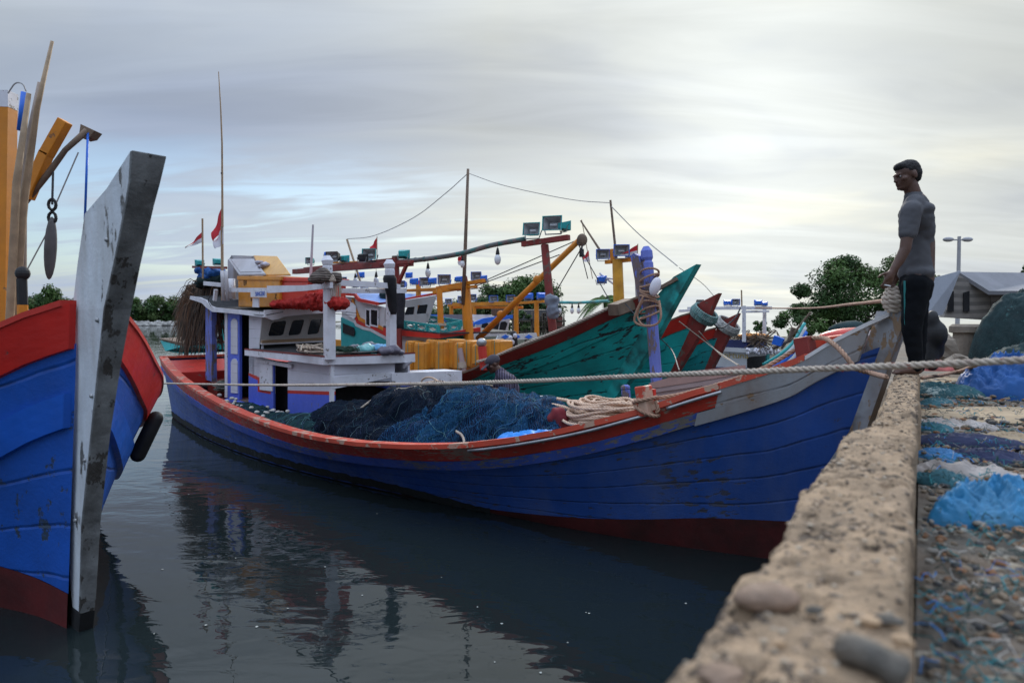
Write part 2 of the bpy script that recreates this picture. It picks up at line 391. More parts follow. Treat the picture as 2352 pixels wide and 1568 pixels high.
m_fred = mat('red flag cloth', (.5, .02, .03), .8, .1, 4); m_fwhite = mat('white flag cloth', (.6, .58, .62), .8, .06, 4)
# ================================================================== water
def water_mat():
    m = bpy.data.materials.new('harbour water'); m.use_nodes = True; t = m.node_tree; p = t.nodes['Principled BSDF']; K = t.links.new
    p.inputs['Base Color'].default_value = (.012, .018, .019, 1); p.inputs['Roughness'].default_value = .012; p.inputs['IOR'].default_value = 1.33
    tc = t.nodes.new('ShaderNodeTexCoord'); hs = []
    for sc, st, rz, wt, dist, off in ((.9, (1, 1.9, 1), 22, 1.0, .6, 0), (4.2, (1, 1.8, 1), 12, .16, .8, 5), (.16, (1, 1, 1), 0, 0, 0, 11)):
        mp = t.nodes.new('ShaderNodeMapping'); mp.inputs['Scale'].default_value = st; mp.inputs['Rotation'].default_value = (0, 0, R(rz)); mp.inputs['Location'].default_value = (off, off, 0)
        n = t.nodes.new('ShaderNodeTexNoise'); n.inputs['Scale'].default_value = sc; n.inputs['Detail'].default_value = 2.0; n.inputs['Roughness'].default_value = .45; n.inputs['Distortion'].default_value = dist
        K(tc.outputs['Object'], mp.inputs[0]); K(mp.outputs[0], n.inputs[0]); hs.append((n.outputs[0], wt))
    a = t.nodes.new('ShaderNodeMath'); a.operation = 'MULTIPLY'; K(hs[1][0], a.inputs[0]); a.inputs[1].default_value = hs[1][1]
    b = t.nodes.new('ShaderNodeMath'); b.operation = 'ADD'; K(hs[0][0], b.inputs[0]); K(a.outputs[0], b.inputs[1])
    mr = t.nodes.new('ShaderNodeMapRange'); K(hs[2][0], mr.inputs[0]); mr.inputs[1].default_value = .35; mr.inputs[2].default_value = .65; mr.inputs[3].default_value = .55; mr.inputs[4].default_value = 1.2
    c = t.nodes.new('ShaderNodeMath'); c.operation = 'MULTIPLY'; K(b.outputs[0], c.inputs[0]); K(mr.outputs[0], c.inputs[1])
    bp = t.nodes.new('ShaderNodeBump'); bp.inputs['Strength'].default_value = 1; bp.inputs['Distance'].default_value = .016; K(c.outputs[0], bp.inputs['Height']); K(bp.outputs[0], p.inputs['Normal'])
    return m
MB().add([(-1500, -60, 0), (1500, -60, 0), (1500, 2500, 0), (-1500, 2500, 0)], [(0, 1, 2, 3)]).build('water', water_mat(), kind='structure', fix=False)
# small specks of foam and leaf litter drifting on it
fl = MB(); rr = random.Random(5)
for i in range(34):
    p = WZ(rr.uniform(330, 1650), rr.uniform(1060, 1560), .004); a = rr.uniform(.004, .014)
    if Frame(2.41, 6.47, -.692, .722).inv(p)[1] < 1.9 and p.y > 6: continue
    fl.add([(p.x + a*math.cos(t)*rr.uniform(.6, 1), p.y + a*math.sin(t), .004) for t in (0, 1.2, 2.5, 3.7, 5)], [(0, 1, 2, 3, 4)])
fl.build('floating_litter', mat('pale floating specks', (.35, .36, .33), .8), label='pale specks of foam and litter floating on the dark water', cat='litter', kind='stuff', fix=False)
# ================================================================== seabed under everything, far shore
m_land = mat('earth bank', (.06, .06, .04), .9, .3, .4, bump=.5, bs=8)
m_stone = mat('breakwater stone', (.3, .29, .27), .9, .35, .8, bump=.5, bs=6)
MB().add([(-1500, -60, -2.5), (1500, -60, -2.5), (1500, 2500, -2.5), (-1500, 2500, -2.5)], [(0, 1, 2, 3)]).build('seabed', m_land, kind='structure', fix=False)
def strip(name, x0, x1, y0, y1, h, mt, jag=.4, n=60):
    def fn(u, v):
        x = lerp(x0, x1, u); y = lerp(y0, y1, v) + 3*noise.noise(Vector((x*.03, 0, 1)))
        z = -.6 if v == 0 else h * min(1, v*4) + jag*noise.noise(Vector((x*.5, v*9, 2)))
        return (x, y, z)
    return MB().grid(fn, n, 8).build(name, mt, kind='structure', smooth=False)
strip('far_shore', -290, -75, 262, 420, 1.3, m_land, .5, 140)
rb = MB(); rr = random.Random(3)
for i in range(520):
    x = rr.uniform(-215, -110); q = rr.uniform(0, 1)
    rb.ell((x, 259 + q*4 + 3*noise.noise(Vector((x*.03, 0, 1))), .1 + q*1.3), (rr.uniform(.6, 1.5), rr.uniform(.5, 1), rr.uniform(.35, .8)), nu=6, nv=4, jit=.4, sd=i)
rb.build('breakwater', m_stone, label='low grey rubble breakwater along the far shore at left', cat='breakwater', kind='stuff', fix=False)
strip('near_bank', -9.5, 7.5, 64, 84, .9, m_land, .3, 80)
strip('right_bank', 14, 70, 36, 62, .7, m_land, .25, 60)
# ================================================================== trees
def leafmat(name, col): return mat(name, col, .7, .35, 1.1, spec=.2, bump=0)
m_leaf = [leafmat('deep green leaves', (.035, .072, .02)), leafmat('mid green leaves', (.06, .11, .026)), leafmat('olive green leaves', (.065, .1, .03))]
m_bark = mat('brown bark', (.07, .055, .04), .9, .3, 3, bump=.5)
def make_tree(label, loc, H, Wd, clumps, leaf, nleaf, seed, trunkf=.25, lm=None, group=None, cl=None):
    rr = random.Random(seed); t = thing('tree', label, 'tree', loc, group); L0 = Vector(loc)
    cs = cl or []
    if not cs:
        for i in range(clumps):
            a = rr.uniform(0, 2*math.pi); q = math.sqrt(rr.random()); z = rr.uniform(trunkf + .08, .9)
            env = math.sqrt(max(.05, 1 - ((z - .55)/.5)**2))
            cs.append((Wd/2*.72*q*env*math.cos(a), Wd/2*.72*q*env*math.sin(a), H*z, rr.uniform(.15, .25)*Wd*.95))
    tr = MB(); tr.tube([L0 + Vector((0, 0, -.5)), L0 + Vector((.02*H, 0, H*trunkf)), L0 + Vector((0, 0, H*.6))], [H*.045, H*.035, H*.015], 8)
    for x, y, z, r in cs[::2]:
        tr.tube(crom([L0 + Vector((0, 0, H*trunkf*rr.uniform(.5, 1))), L0 + Vector((x*.5, y*.5, z*.62)), L0 + Vector((x, y, z))], n=3), [H*.02*(1 - i*.12) for i in range(7)], 5)
    tr.build('trunk', m_bark, t)
    lf = MB(); per = max(1, nleaf // len(cs)); mi = []
    for ci, (x, y, z, r) in enumerate(cs):
        kk = rr.choice((0, 0, 1, 1, 2))
        for j in range(per):
            d = Vector((rr.gauss(0, 1), rr.gauss(0, 1), rr.gauss(0, 1))).normalized(); q = r * (rr.random()**.42)
            q *= 1 + .35*noise.noise(d*2 + Vector((ci, 0, 0)))
            p = L0 + Vector((x, y, z)) + Vector((d.x*q, d.y*q, d.z*q*.72))
            n = (d + Vector((rr.gauss(0, .6), rr.gauss(0, .6), rr.gauss(0, .6) + .5))).normalized(); u = n.orthogonal().normalized(); u.rotate(Matrix.Rotation(rr.uniform(0, 6.28), 3, n)); v = n.cross(u)
            s = leaf * rr.uniform(.6, 1.3)
            lf.add([p - u*s*.5, p + v*s*.28, p + u*s*.5, p - v*s*.28], [(0, 1, 2, 3)]); mi.append(kk)
    lf.mi = mi; lf.build('crown', m_leaf, t, fix=False)
    return t
# far shore mangroves at left, each its own
spots = [(45, 60), (88, 75), (120, 85), (150, 62), (180, 48), (-30, 70), (300, 62), (322, 55), (348, 60), (375, 66), (402, 58), (425, 45), (5, 62), (450, 40), (270, 52)]
far_t = [make_tree('', (0, 500, 0), 10, 13, 13, 1.0, 2600, s, .1) for s in (11, 12, 13)]
names = ['dark', 'rounded', 'low spreading', 'pale topped', 'tall', 'squat', 'bushy', 'ragged']
rr = random.Random(8)
for i, (px, hpx) in enumerate(spots):
    Y = 268 + rr.uniform(0, 14); p = W(px, 745, Y); o = dup(far_t[i % 3], (p.x, Y, .6), (0, 0, rr.uniform(0, 6)), scale=(1.05, 1.05, hpx*Y/1568/10*1.02)) if i >= 3 else far_t[i]
    if i < 3: o.location = (p.x, Y, .6); o.scale = (1.05, 1.05, hpx*Y/1568/10*1.02)
    side = 'left of the white stem' if px < 200 else ('close right of the stem' if px < 360 else 'beside the dry fronds')
    rank = sorted(q for q, _ in spots if (q < 200) == (px < 200) and ((q < 360) == (px < 360))).index(px) + 1
    o['label'] = '%s far shore mangrove, %s from the left %s' % (names[i % 8], ['', 'first', 'second', 'third', 'fourth', 'fifth', 'sixth', 'seventh', 'eighth'][rank], side)
    o['group'] = 'mangrove trees along the far shore'
    o['category'] = 'tree'
# mid-distance trees behind the boats
def px_tree(label, px0, px1, ytop, ybase, Y, zb, seed, nl, leaf, clumps=22, tf=.2, cl=None):
    p = W((px0+px1)/2, ybase, Y); return make_tree(label, (p.x, Y, zb), (ybase - ytop)*Y/FPX + (p.z - zb), (px1 - px0)*Y/FPX, clumps, leaf, nl, seed, tf, cl=cl)
px_tree('broad dark green tree behind the orange masts, its top behind the orange boom', 1145, 1305, 640, 750, 75, .8, 21, 14000, .34, 40, .02)
px_tree('lower bushy tree behind the orange masts, left of the broad dark tree', 1085, 1200, 655, 750, 72, .8, 22, 9000, .32, 30, .02)
px_tree('low dark shrubby tree behind the white and teal wheelhouse', 970, 1125, 695, 752, 70, .8, 23, 9000, .3, 26, .02)
px_tree('small thin green sapling in front of the bamboo dock huts', 1188, 1226, 708, 765, 46, .8, 24, 900, .16, 8, .25)
px_tree('tiny round bush framed by the white posts of the boat at right', 1728, 1768, 734, 775, 60, .6, 25, 1100, .2, 6, .4)
# the big tree cluster at right
def clfrom(pts, Y, px0, ybase, zb, seed):
    rr = random.Random(seed); o = []
    for px, py, rpx in pts:
        p = W(px, py, Y); c = W(px0, ybase, Y); o.append((p.x - c.x, rr.uniform(-2.2, 2.2), p.z - zb, rpx*Y/FPX*1.3))
    return o
Yt = 48
big = [(1895, 660, 42), (1940, 635, 45), (1985, 650, 48), (1915, 700, 44), (1965, 700, 50), (2005, 700, 40), (1930, 612, 22), (1965, 600, 22), (1870, 690, 28), (1890, 640, 24), (1995, 622, 26), (1950, 735, 34), (1900, 738, 28), (2010, 735, 30), (1985, 755, 18), (1925, 755, 16), (1880, 720, 22), (1868, 665, 20), (1862, 710, 20), (2022, 665, 26), (2015, 690, 26), (1845, 730, 14)]
px_tree('large rounded dark green tree left of the standing man', 1850, 2030, 590, 790, Yt, .4, 31, 26000, .21, tf=.16, cl=clfrom(big, Yt, 1940, 790, .4, 1))
sm = [(1835, 725, 16), (1822, 742, 14), (1848, 748, 18), (1818, 715, 10), (1862, 735, 16), (1840, 765, 12), (1868, 760, 13), (1852, 706, 10)]
px_tree('sparse small tree at the left foot of the large rounded tree', 1805, 1875, 700, 790, 40, .4, 32, 2600, .2, tf=.3, cl=clfrom(sm, 40, 1840, 790, .4, 2))
bk = [(2040, 610, 26), (2060, 640, 30), (2035, 660, 30), (2075, 680, 28), (2020, 640, 24), (2095, 650, 20), (2062, 600, 14), (2060, 700, 24)]
px_tree('taller green tree rising directly behind the standing man', 2015, 2110, 585, 790, 54, .4, 33, 9000, .23, tf=.16, cl=clfrom(bk, 54, 2062, 790, .4, 3))
br = [(2352, 625, 26), (2372, 640, 34), (2340, 645, 12)]
px_tree('pale green tree top showing over the roof at the right edge', 2320, 2400, 600, 760, 40, .8, 34, 2500, .24, tf=.3, cl=clfrom(br, 40, 2360, 760, .8, 4))
# coconut palm behind the teal bow
def palm(label, px, py, Y, L_, nf, seed):
    rr = random.Random(seed); c = W(px, py, Y); t = thing('palm_tree', label, 'palm tree', (c.x, c.y, .5))
    MB().tube(crom([(c.x+.5, Y, 0), (c.x+.15, Y, c.z*.6), (c.x, Y, c.z)], n=5), [.17 - .008*i for i in range(11)], 8).build('trunk', m_bark, t)
    lf = MB()
    for k in range(nf):
        a = 2*math.pi*k/nf + rr.uniform(-.2, .2); el = rr.uniform(.1, 1.1); d = Vector((math.cos(a), math.sin(a), 0)); pts = []
        for i in range(11):
            u = i/10; pts.append(c + d*L_*u*math.cos(el*(1-u*.4)) + Vector((0, 0, L_*(math.sin(el)*u - 1.05*u*u))))
        lf.tube(pts, [.03*(1-.8*i/10) for i in range(11)], 4)
        s = Vector((-d.y, d.x, 0))
        for i in range(1, 30):
            u = i/30; f = u*10; j = min(int(f), 9); p = pts[j].lerp(pts[j+1], f-j); tn = (pts[j+1]-pts[j]).normalized(); ln = L_*.3*math.sin(math.pi*min(u*.85+.12, 1))
            for sg in (-1, 1):
                e = p + s*sg*ln*.8 + tn*ln*.45 + Vector((0, 0, -ln*.55)); w_ = tn*.035
                lf.add([p - w_, p + w_, e], [(0, 1, 2)])
    lf.build('fronds', m_leaf[1], t, fix=False); return t
palm('coconut palm with drooping fronds behind the orange bow mast', 1390, 690, 30, 1.3, 13, 5)
# ================================================================== quay
GZ = 1.54
DIRW = Vector((.599, 1, 0)).normalized(); PERP = Vector((DIRW.y, -DIRW.x, 0))
m_conc = mat('sandy aggregate concrete', (.31, .22, .14), .92, .3, 7, chip=(.08, .06, .045), camt=.055, cs=30, dirt=(.13, .10, .075), damt=.55, ds=5, bump=1, bs=110, spec=.2)
def quay_top(u, v):
    # u along (0 near .. 1 far), v across (0 water edge .. 1 land edge)
    y = .35 * (5.95/.35)**u; wd = .28*1.0
    lx = .599*y - wd; e = .035*fbm((0, y*2.1, 3), 1, 3) + .012*fbm((0, y*14, 8), 1, 2)
    if y < 1.15: e -= .02
    e += .085*max(0, min(1, (y - 2.62)/.22))
    x = lerp(lx + e, .599*y - .012 + .022*fbm((5, y*4, 1), 1, 4), v)
    ed = min(v, 1-v)*wd
    z = 1.77 + .010*fbm((x*7, y*7, 0), 1, 4) + .004*fbm((x*40, y*40, 4), 1, 3) - .02*math.exp(-ed/.018) 
    cr = noise.noise(Vector((x*16, y*16, 9)))
    if cr > .22: z -= (cr - .22)*.07
    pb = noise.noise(Vector((x*75, y*75, 2))); z += .0035*pb + .006*max(0, noise.noise(Vector((x*34, y*34, 17))) - .1)
    z += .012*max(0, noise.noise(Vector((x*9, y*9, 31))))*(1 if y < 2 else .4)
    if 3.05 < y < 3.6 and v > .12: z += .012        # the newer slab patch
    if y > 4.1: z += .004
    return (x, y, z)
q = MB(); NU, NV = 620, 56; q.grid(quay_top, NU, NV)
def edge(j): return [i*(NV+1) + j for i in range(NU+1)]
for j, dx in ((0, -.03), (NV, 0.0)):
    ids = edge(j); k = len(q.v); nr = 10
    for r_ in range(1, nr+1):
        for i in ids:
            p = q.v[i]; z = lerp(p.z, -2.4 if j == 0 else 1.3, (r_/nr)**1.6)
            q.v.append(Vector((p.x + dx*(r_/nr) + .03*fbm((p.x*3, p.y*5, z*5), 1, 3)*(1 if j == 0 else .2), p.y, z)))
    prev = ids
    for r_ in range(nr):
        cur = list(range(k + r_*len(ids), k + (r_+1)*len(ids)))
        for a in range(len(ids)-1): q.f.append((prev[a], prev[a+1], cur[a+1], cur[a]))
        prev = cur
k = len(q.v); e0 = [NU*(NV+1) + j for j in range(NV+1)]
for i in e0: p = q.v[i]; q.v.append(Vector((p.x, p.y+.05, -2.4)))
for a in range(NV): q.f.append((e0[a], e0[a+1], k+a+1, k+a))
qw = q.build('quay_wall', m_conc, smooth=True, label='weathered sandy concrete quay parapet running away at right', cat='quay wall')
m_ground = mat('gritty quay ground', (.15, .115, .085), .95, .4, 5, chip=(.3, .26, .2), camt=.05, cs=16, dirt=(.03, .055, .06), damt=.75, ds=3.2, bump=.8, bs=60)
def gfn(u, v):
    y = -1 + 46*u**2.2; xl = .599*y + (.0 if y < 6 else -.45*(min(y, 12) - 6)**.5); x = lerp(xl, xl + 40, v**2.2)
    return (x, y, GZ - .02 + .03*fbm((x*1.2, y*1.2, 0), 1, 4) + (.0 if y < 9 else -.04*(y - 9)*.5))
g = MB(); g.grid(gfn, 120, 70); gn = len(g.v)
for i in range(121): p = g.v[i*71]; g.v.append(Vector((p.x - .02, p.y, -2.4)))
for i in range(120): g.f.append((i*71, (i+1)*71, gn+i+1, gn+i))
g.build('quay_ground', m_ground, kind='structure', smooth=True)
def gpt(px, py, dz=0): return WZ(px, py, GZ + dz)
# gravel and scraps
gr = MB(); rr = random.Random(17); gm = []
for i in range(5200):
    y = .7 + 7*rr.random()**1.7; x = .599*y + .02 + rr.random()**1.1*(.5 + y*.42)
    r_ = rr.uniform(.004, .012)*(.7 + .3*y); k0 = len(gr.f)
    gr.ell((x, y, GZ + .003 + .03*fbm((x*1.2, y*1.2, 0), 1, 4)), (r_*rr.uniform(.7, 1.7), r_*rr.uniform(.7, 1.4), r_*.6), Matrix.Rotation(rr.uniform(0, 3), 3, 'Z'), nu=5, nv=4, jit=.3, sd=i)
    gm += [rr.choice((0, 0, 0, 1, 1, 2, 3))] * (len(gr.f) - k0)
gr.mi = gm
gr.build('gravel', [mat('brown gravel', (.17, .13, .09), .9, .4, 9), mat('dark gravel', (.05, .05, .05), .9, .3, 9), mat('pale gravel', (.22, .2, .17), .9, .3, 9), mat('rusty gravel', (.2, .1, .05), .9, .3, 9)], label='loose gravel and grit scattered beside the quay wall', cat='gravel', kind='stuff', fix=False)
sc = MB(); sm_ = []; rr = random.Random(23)
for i in range(1500):
    y = .8 + 5*rr.random()**1.4; x = .599*y + .03 + rr.random()*(.35 + y*.38); a = rr.uniform(0, 6.3); p = Vector((x, y, GZ + .02)); pts = [p]; k0 = len(sc.f)
    for j in range(5):
        a += rr.uniform(-.9, .9); p = p + Vector((math.cos(a), math.sin(a), 0))*rr.uniform(.008, .026); pts.append(Vector((p.x, p.y, GZ + .01 + rr.uniform(0, .03))))
    sc.tube(pts, rr.uniform(.0007, .002), 4); sm_ += [rr.choice((0, 0, 1, 1, 2, 3))] * (len(sc.f) - k0)
sc.mi = sm_
sc.build('net_scraps', [mat('teal scrap twine', (.03, .2, .22), .8), mat('dark green scrap twine', (.02, .06, .055), .8), mat('blue scrap twine', (.03, .18, .45), .8), mat('pale scrap twine', (.35, .33, .3), .8)], label='tangled scraps of teal and blue twine littering the quay ground', cat='net scraps', kind='stuff', fix=False)
ag = MB(); rr = random.Random(71); am = []
for i in range(1500):
    u = rr.random()**1.1; p = Vector(quay_top(u, rr.uniform(.02, .98))); r_ = rr.uniform(.0016, .0048)*(1 + .25*p.y); k0 = len(ag.f)
    ag.ell(p + Vector((0, 0, r_*.1)), (r_*rr.uniform(.8, 1.6), r_*rr.uniform(.8, 1.4), r_*.6), Matrix.Rotation(rr.uniform(0, 3), 3, 'Z'), nu=6, nv=4, jit=.3, sd=i); am += [rr.choice((0, 0, 0, 1, 1, 2))]*(len(ag.f) - k0)
ag.mi = am; ag.build('aggregate', [mat('tan aggregate', (.3, .22, .15), .9, .3, 9), mat('dark aggregate', (.11, .085, .065), .9, .3, 9), mat('pale aggregate', (.33, .27, .2), .9, .3, 9)], qw, fix=False, kind='stuff')
# stones bedded in the parapet
def stone(name, px, py, wpx, hpx, mt, label, rotz=0, zz_=1.77, sd=0, hz=.5, jit=.18):
    p = WZ(px, py, zz_ + .012); s = p.y/FPX; a = wpx*s/2; b = a*hpx/wpx*1.6
    return MB().ell(p, (a, b, a*hz), Matrix.Rotation(R(rotz), 3, 'Z'), nu=28, nv=18, jit=jit, sd=sd).build(name, mt, smooth=True, fix=False, label=label, cat='stone')
m_st1 = mat('smooth brown cobble', (.24, .16, .11), .8, .3, 26, dirt=(.13, .09, .065), damt=.7, ds=14, bump=.5, bs=160)
m_st2 = mat('dark grey stone', (.1, .09, .075), .85, .3, 24, dirt=(.2, .16, .12), damt=.7, ds=12, bump=.6, bs=140)
m_st3 = mat('orange sandy stone', (.4, .27, .16), .8, .2, 24, bump=.3, bs=140)
stone('stone', 1762, 1372, 165, 66, m_st1, 'large smooth oval brown cobble on the water edge of the parapet', 4, sd=3, hz=.36, jit=.12)
def longstone():
    b = MB(); P = [WZ(1925, 1485, 1.785), WZ(1985, 1500, 1.79), WZ(2045, 1530, 1.787), WZ(2085, 1555, 1.78)]
    b.tube(crom(P, n=6), [.013, .017, .020, .021, .0205, .020, .0195, .019, .019, .0185, .018, .018, .019, .020, .021, .021, .020, .017, .012], 14)
    return b.build('stone', m_st2, smooth=True, label='long bone-shaped grey stone lying across the parapet at the bottom edge', cat='stone')
longstone()
stone('stone', 2040, 1420, 46, 40, m_st2, 'dark pointed chip of stone above the long grey stone', 60, sd=8, hz=.4, jit=.4)
stone('stone', 2000, 1425, 40, 22, m_st3, 'small pale orange stone left of the dark pointed chip', -30, sd=9, jit=.3)
stone('stone', 2072, 1470, 52, 22, m_st3, 'orange tan pebble at the right end of the long grey stone', -35, sd=10, jit=.3)
stone('stone', 1870, 1400, 40, 18, m_st2, 'flat grey pebble just right of the large oval cobble', 10, sd=11, jit=.3)
stone('stone', 1655, 1548, 110, 56, m_st1, 'half buried brown cobble at the bottom corner of the parapet', 20, sd=12, jit=.3, hz=.3)
stone('stone', 1790, 1475, 30, 14, m_st3, 'little sandy pebble between the oval cobble and the bottom edge', 10, sd=14, jit=.3)
# mound / cloth heaps
def heap(name, cpx, cpy, wx, wy, hz, mt, label, cat, rot=0, fold=.3, fs=3.0, sd=0, nu=80, nv=72, base=None, pw=1.0, world=None):
    c = Vector(world) if world else gpt(cpx, cpy); zb = c.z if base is None else base; Rz = Matrix.Rotation(R(rot), 3, 'Z'); mb = MB()
    def fn(u, v):
        r_ = u; th = v*2*math.pi; e = 1 + .22*noise.noise(Vector((math.cos(th)*1.3, math.sin(th)*1.3, sd)))
        x = r_*math.cos(th)*wx/2*e; y = r_*math.sin(th)*wy/2*e; h = hz*max(0, 1 - r_**2.2)**.6
        rid = 1 - abs(noise.noise(Vector((x*fs + sd, y*fs*.5, sd*2))))*2; rid2 = 1 - abs(noise.noise(Vector((x*fs*2.7, y*fs*2.1 + sd, 4))))*2
        rid3 = 1 - abs(noise.noise(Vector((x*fs*6 + y*fs*2, y*fs*5 + sd, 7))))*2
        h *= 1 - fold*.55 + fold*(rid*.55 + rid2*.35 + rid3*.2)
        q = Rz @ Vector((x, y, 0)); return (c.x + q.x, c.y + q.y, zb - .02 + h)
    mb.grid(fn, nu, nv); return mb.build(name, mt, smooth=True, label=label, cat=cat, fix=False)
m_tarp = mat('blue plastic sheet', (.02, .19, .38), .5, .25, 5, dirt=(.12, .2, .22), damt=.5, ds=7, bump=.7, bs=22, spec=.35)
m_tarp2 = mat('bright blue tarp', (.01, .08, .27), .55, .25, 3, bump=.6, bs=14)
m_dnet = mat('dark green net heap', (.01, .028, .03), .85, .4, 6, chip=(.03, .08, .08), camt=.04, cs=26, bump=.8, bs=70)
m_dteal = mat('teal net heap', (.02, .075, .085), .85, .4, 6, chip=(.25, .3, .28), camt=.04, cs=26, bump=.8, bs=70)
m_rag = mat('pale dirty sacking', (.35, .31, .28), .9, .2, 4, dirt=(.12, .1, .09), damt=.6, ds=5, bump=.4)
m_tr = mat('faded teal rag', (.03, .10, .12), .85, .4, 6, chip=(.3, .33, .32), camt=.05, cs=14, bump=.7)
m_dcloth = mat('navy cloth', (.02, .025, .06), .9, .3, 4, bump=.3)
m_sand = mat('sandy card', (.36, .27, .17), .9, .2, 3, dirt=(.15, .11, .08), damt=.4, ds=4, bump=.3)
heap('plastic_sheet', 2295, 1180, .52, .26, .11, m_tarp, 'crumpled light blue plastic sheet on the ground at the right edge', 'plastic sheet', 8, .9, 13, 2, nu=110, nv=110)
heap('cloth_rag', 2215, 1085, .5, .17, .06, m_rag, 'long pale dirty sacking strip lying above the light blue sheet', 'rag', -28, .6, 9, 3)
heap('cloth_rag', 2215, 1012, .55, .26, .05, m_dcloth, 'dark navy cloth spread on the ground beside the parapet slab', 'rag', -18, .6, 8, 4)
heap('cloth_rag', 2160, 1045, .25, .2, .045, mat('blue rag', (.03, .13, .28), .8, .3, 4, bump=.3), 'small blue rag against the parapet under the navy cloth', 'rag', -50, .6, 12, 5)
heap('fishing_net', 2160, 905, .8, .55, .1, m_dteal, 'flat teal net scrap on the ground right of the standing man', 'fishing net', -10, .7, 6, 6)
heap('card_sheet', 2275, 945, 1.5, .8, .03, m_sand, 'flat sandy coloured sheet of card lying on the quay ground', 'card', 10, .5, 4, 7)
heap('card_sheet', 2185, 875, .9, .42, .05, m_sand, 'bent tan card scrap below the slack rope beside the man', 'card', 5, .5, 5, 8)
for i, (px, py, wx, wy, mt_, rot_, lb) in enumerate(((2150, 925, .42, .2, m_tr, 30, 'faded teal rag beside the parapet level with the tan rope'), (2190, 975, .5, .2, m_rag, -25, 'grey white rag strip above the dark navy cloth'), (2145, 985, .25, .16, m_tr, -50, 'little teal rag against the parapet above the navy cloth'), (2260, 1050, .45, .2, m_dcloth, -15, 'second dark navy cloth right of the pale sacking'), (2160, 1100, .22, .12, m_tr, -35, 'teal rag end against the parapet below the small blue rag'), (2310, 1010, .5, .25, m_sand, 10, 'sandy card piece near the right edge above the pale sacking'), (2235, 1150, .2, .1, m_rag, -40, 'pale rag end tucked left of the light blue sheet'))): heap('cloth_rag', px, py, wx, wy, .05, mt_, lb, 'rag', rot_, .7, 11, 20 + i)
heap('tarp', 2325, 905, 1.0, .8, .30, m_tarp2, 'bright blue tarp heap under the thick rope at the right edge', 'tarp', 0, .8, 6, 9, nu=100, nv=100)
heap('fishing_net', 2350, 890, 1.35, 1.2, .44, m_dnet, 'low dark green net mound around the bright blue tarp', 'fishing net', 0, .3, 4, 10, world=(5.2, 6.6, GZ))
heap('fishing_net', 2320, 850, 1.05, 1.0, .98, m_dnet, 'tall dark green netting stack at the right edge', 'fishing net', 0, .15, 3, 11, world=(6.05, 8.1, GZ), nu=40)
# concrete stumps and clutter beyond the man
m_conc2 = mat('grey brown concrete', (.22, .18, .14), .9, .25, 5, dirt=(.1, .08, .06), damt=.5, ds=4, bump=.6, bs=40)
def stump(px, ytop, ybot, wpx, label, Y):
    a = W(px, ybot, Y); h = (ybot - ytop)*Y/FPX; w_ = wpx*Y/FPX; t = thing('bollard', label, 'bollard', a)
    MB().tube([a + Vector((0, 0, z_)) for z_ in (-.1, 0, h*.78)], [w_*.46, w_*.46, w_*.4], 20).build('shaft', m_conc2, t, smooth=False)
    MB().tube([a + Vector((0, 0, z_)) for z_ in (h*.78, h*.8, h*.94, h)], [w_*.42, w_*.52, w_*.52, w_*.42], 20).build('head', m_conc2, t)
stump(2219, 744, 838, 68, 'round concrete bollard between the standing man and the dark net stack', 8.6)
def rubble(px, py, wpx, hpx, Y, label, mt, sd):
    p = W(px, py, Y); s = Y/FPX; MB().ell(p, (wpx*s/2, wpx*s/2.4, hpx*s/2), nu=12, nv=8, jit=.5, sd=sd).build('concrete_rubble', mt, label=label, cat='rubble', smooth=False)
rubble(2170, 805, 60, 70, 8.2, 'grey concrete lump just right of the man knees', m_conc2, 3)
rubble(2200, 835, 60, 40, 7.6, 'low brown concrete lump in front of the round bollard', m_conc2, 5)
rubble(2190, 790, 40, 34, 9.2, 'small pale concrete lump left of the round bollard', mat('pale concrete', (.4, .36, .3), .9, .2, 5), 7)
def bag():
    b = MB(); b.ell(W(2150, 768, 6.3), (.09, .12, .13)); b.ell(W(2142, 735, 6.3), (.05, .07, .1)); b.ell(W(2150, 800, 6.35), (.06, .1, .11))
    b.cap(W(2141, 735, 6.3), .035, W(2140, 838, 6.3), .06)
    remeshed(b, 'sack', m_black, .02, 4, label='dark bulging sack standing behind the legs of the man', cat='sack')
bag()
heap('plastic_scrap', 2150, 838, .35, .25, .08, mat('pink red plastic', (.5, .12, .1), .5, .3, 6), 'pinkish red plastic scrap behind the man feet', 'plastic scrap', 20, .6, 10, 12, world=W(2150, 845, 6.4))
# ================================================================== building and street lamp at right
m_roofg = mat('grey sheet roof', (.2, .2, .215), .8, .12, 1.5, dirt=(.1, .1, .1), damt=.3, bump=.2)
m_wallg = mat('rough block wall', (.24, .22, .2), .9, .2, 2.5, dirt=(.12, .1, .09), damt=.5, ds=2, wave=(1.6, 1.2, 'Z', (.14, .13, .12)), bump=.4)
hb = thing('shed', 'low grey gabled shed with dark window slots behind the quay clutter', 'building', W(2230, 790, 19))
def poly(px_pts, Y): return [W(a, b, (c if c else Y)) for a, b, c in [(p + (0,))[:3] for p in px_pts]]
def quadprism(name, mt, parent, pts, Y, off=(0, .08, 0), **k): return MB().prism(poly(pts, Y), off).build(name, mt, parent, **k)
quadprism('gable_wall', m_wallg, hb, [(2168, 728, 17), (2275, 735, 17), (2275, 668, 17), (2202, 632, 17)], 17, (0, .2, 0))
quadprism('front_wall', m_wallg, hb, [(2277, 740, 17), (2460, 745, 15.5), (2460, 668, 15.5), (2277, 668, 17)], 17, (.02, .2, 0))
quadprism('roof', m_roofg, hb, [(2201, 624, 17.2), (2470, 628, 19), (2470, 668, 15), (2272, 668, 16.6)], 17, (0, .03, -.09))
quadprism('side_roof', mat('pale grey roof sheet', (.24, .26, .3), .7, .08, 2), hb, [(2120, 645, 15.6), (2207, 621, 17.1), (2166, 722, 16.0), (2120, 735, 15)], 16, (.02, .08, .0))
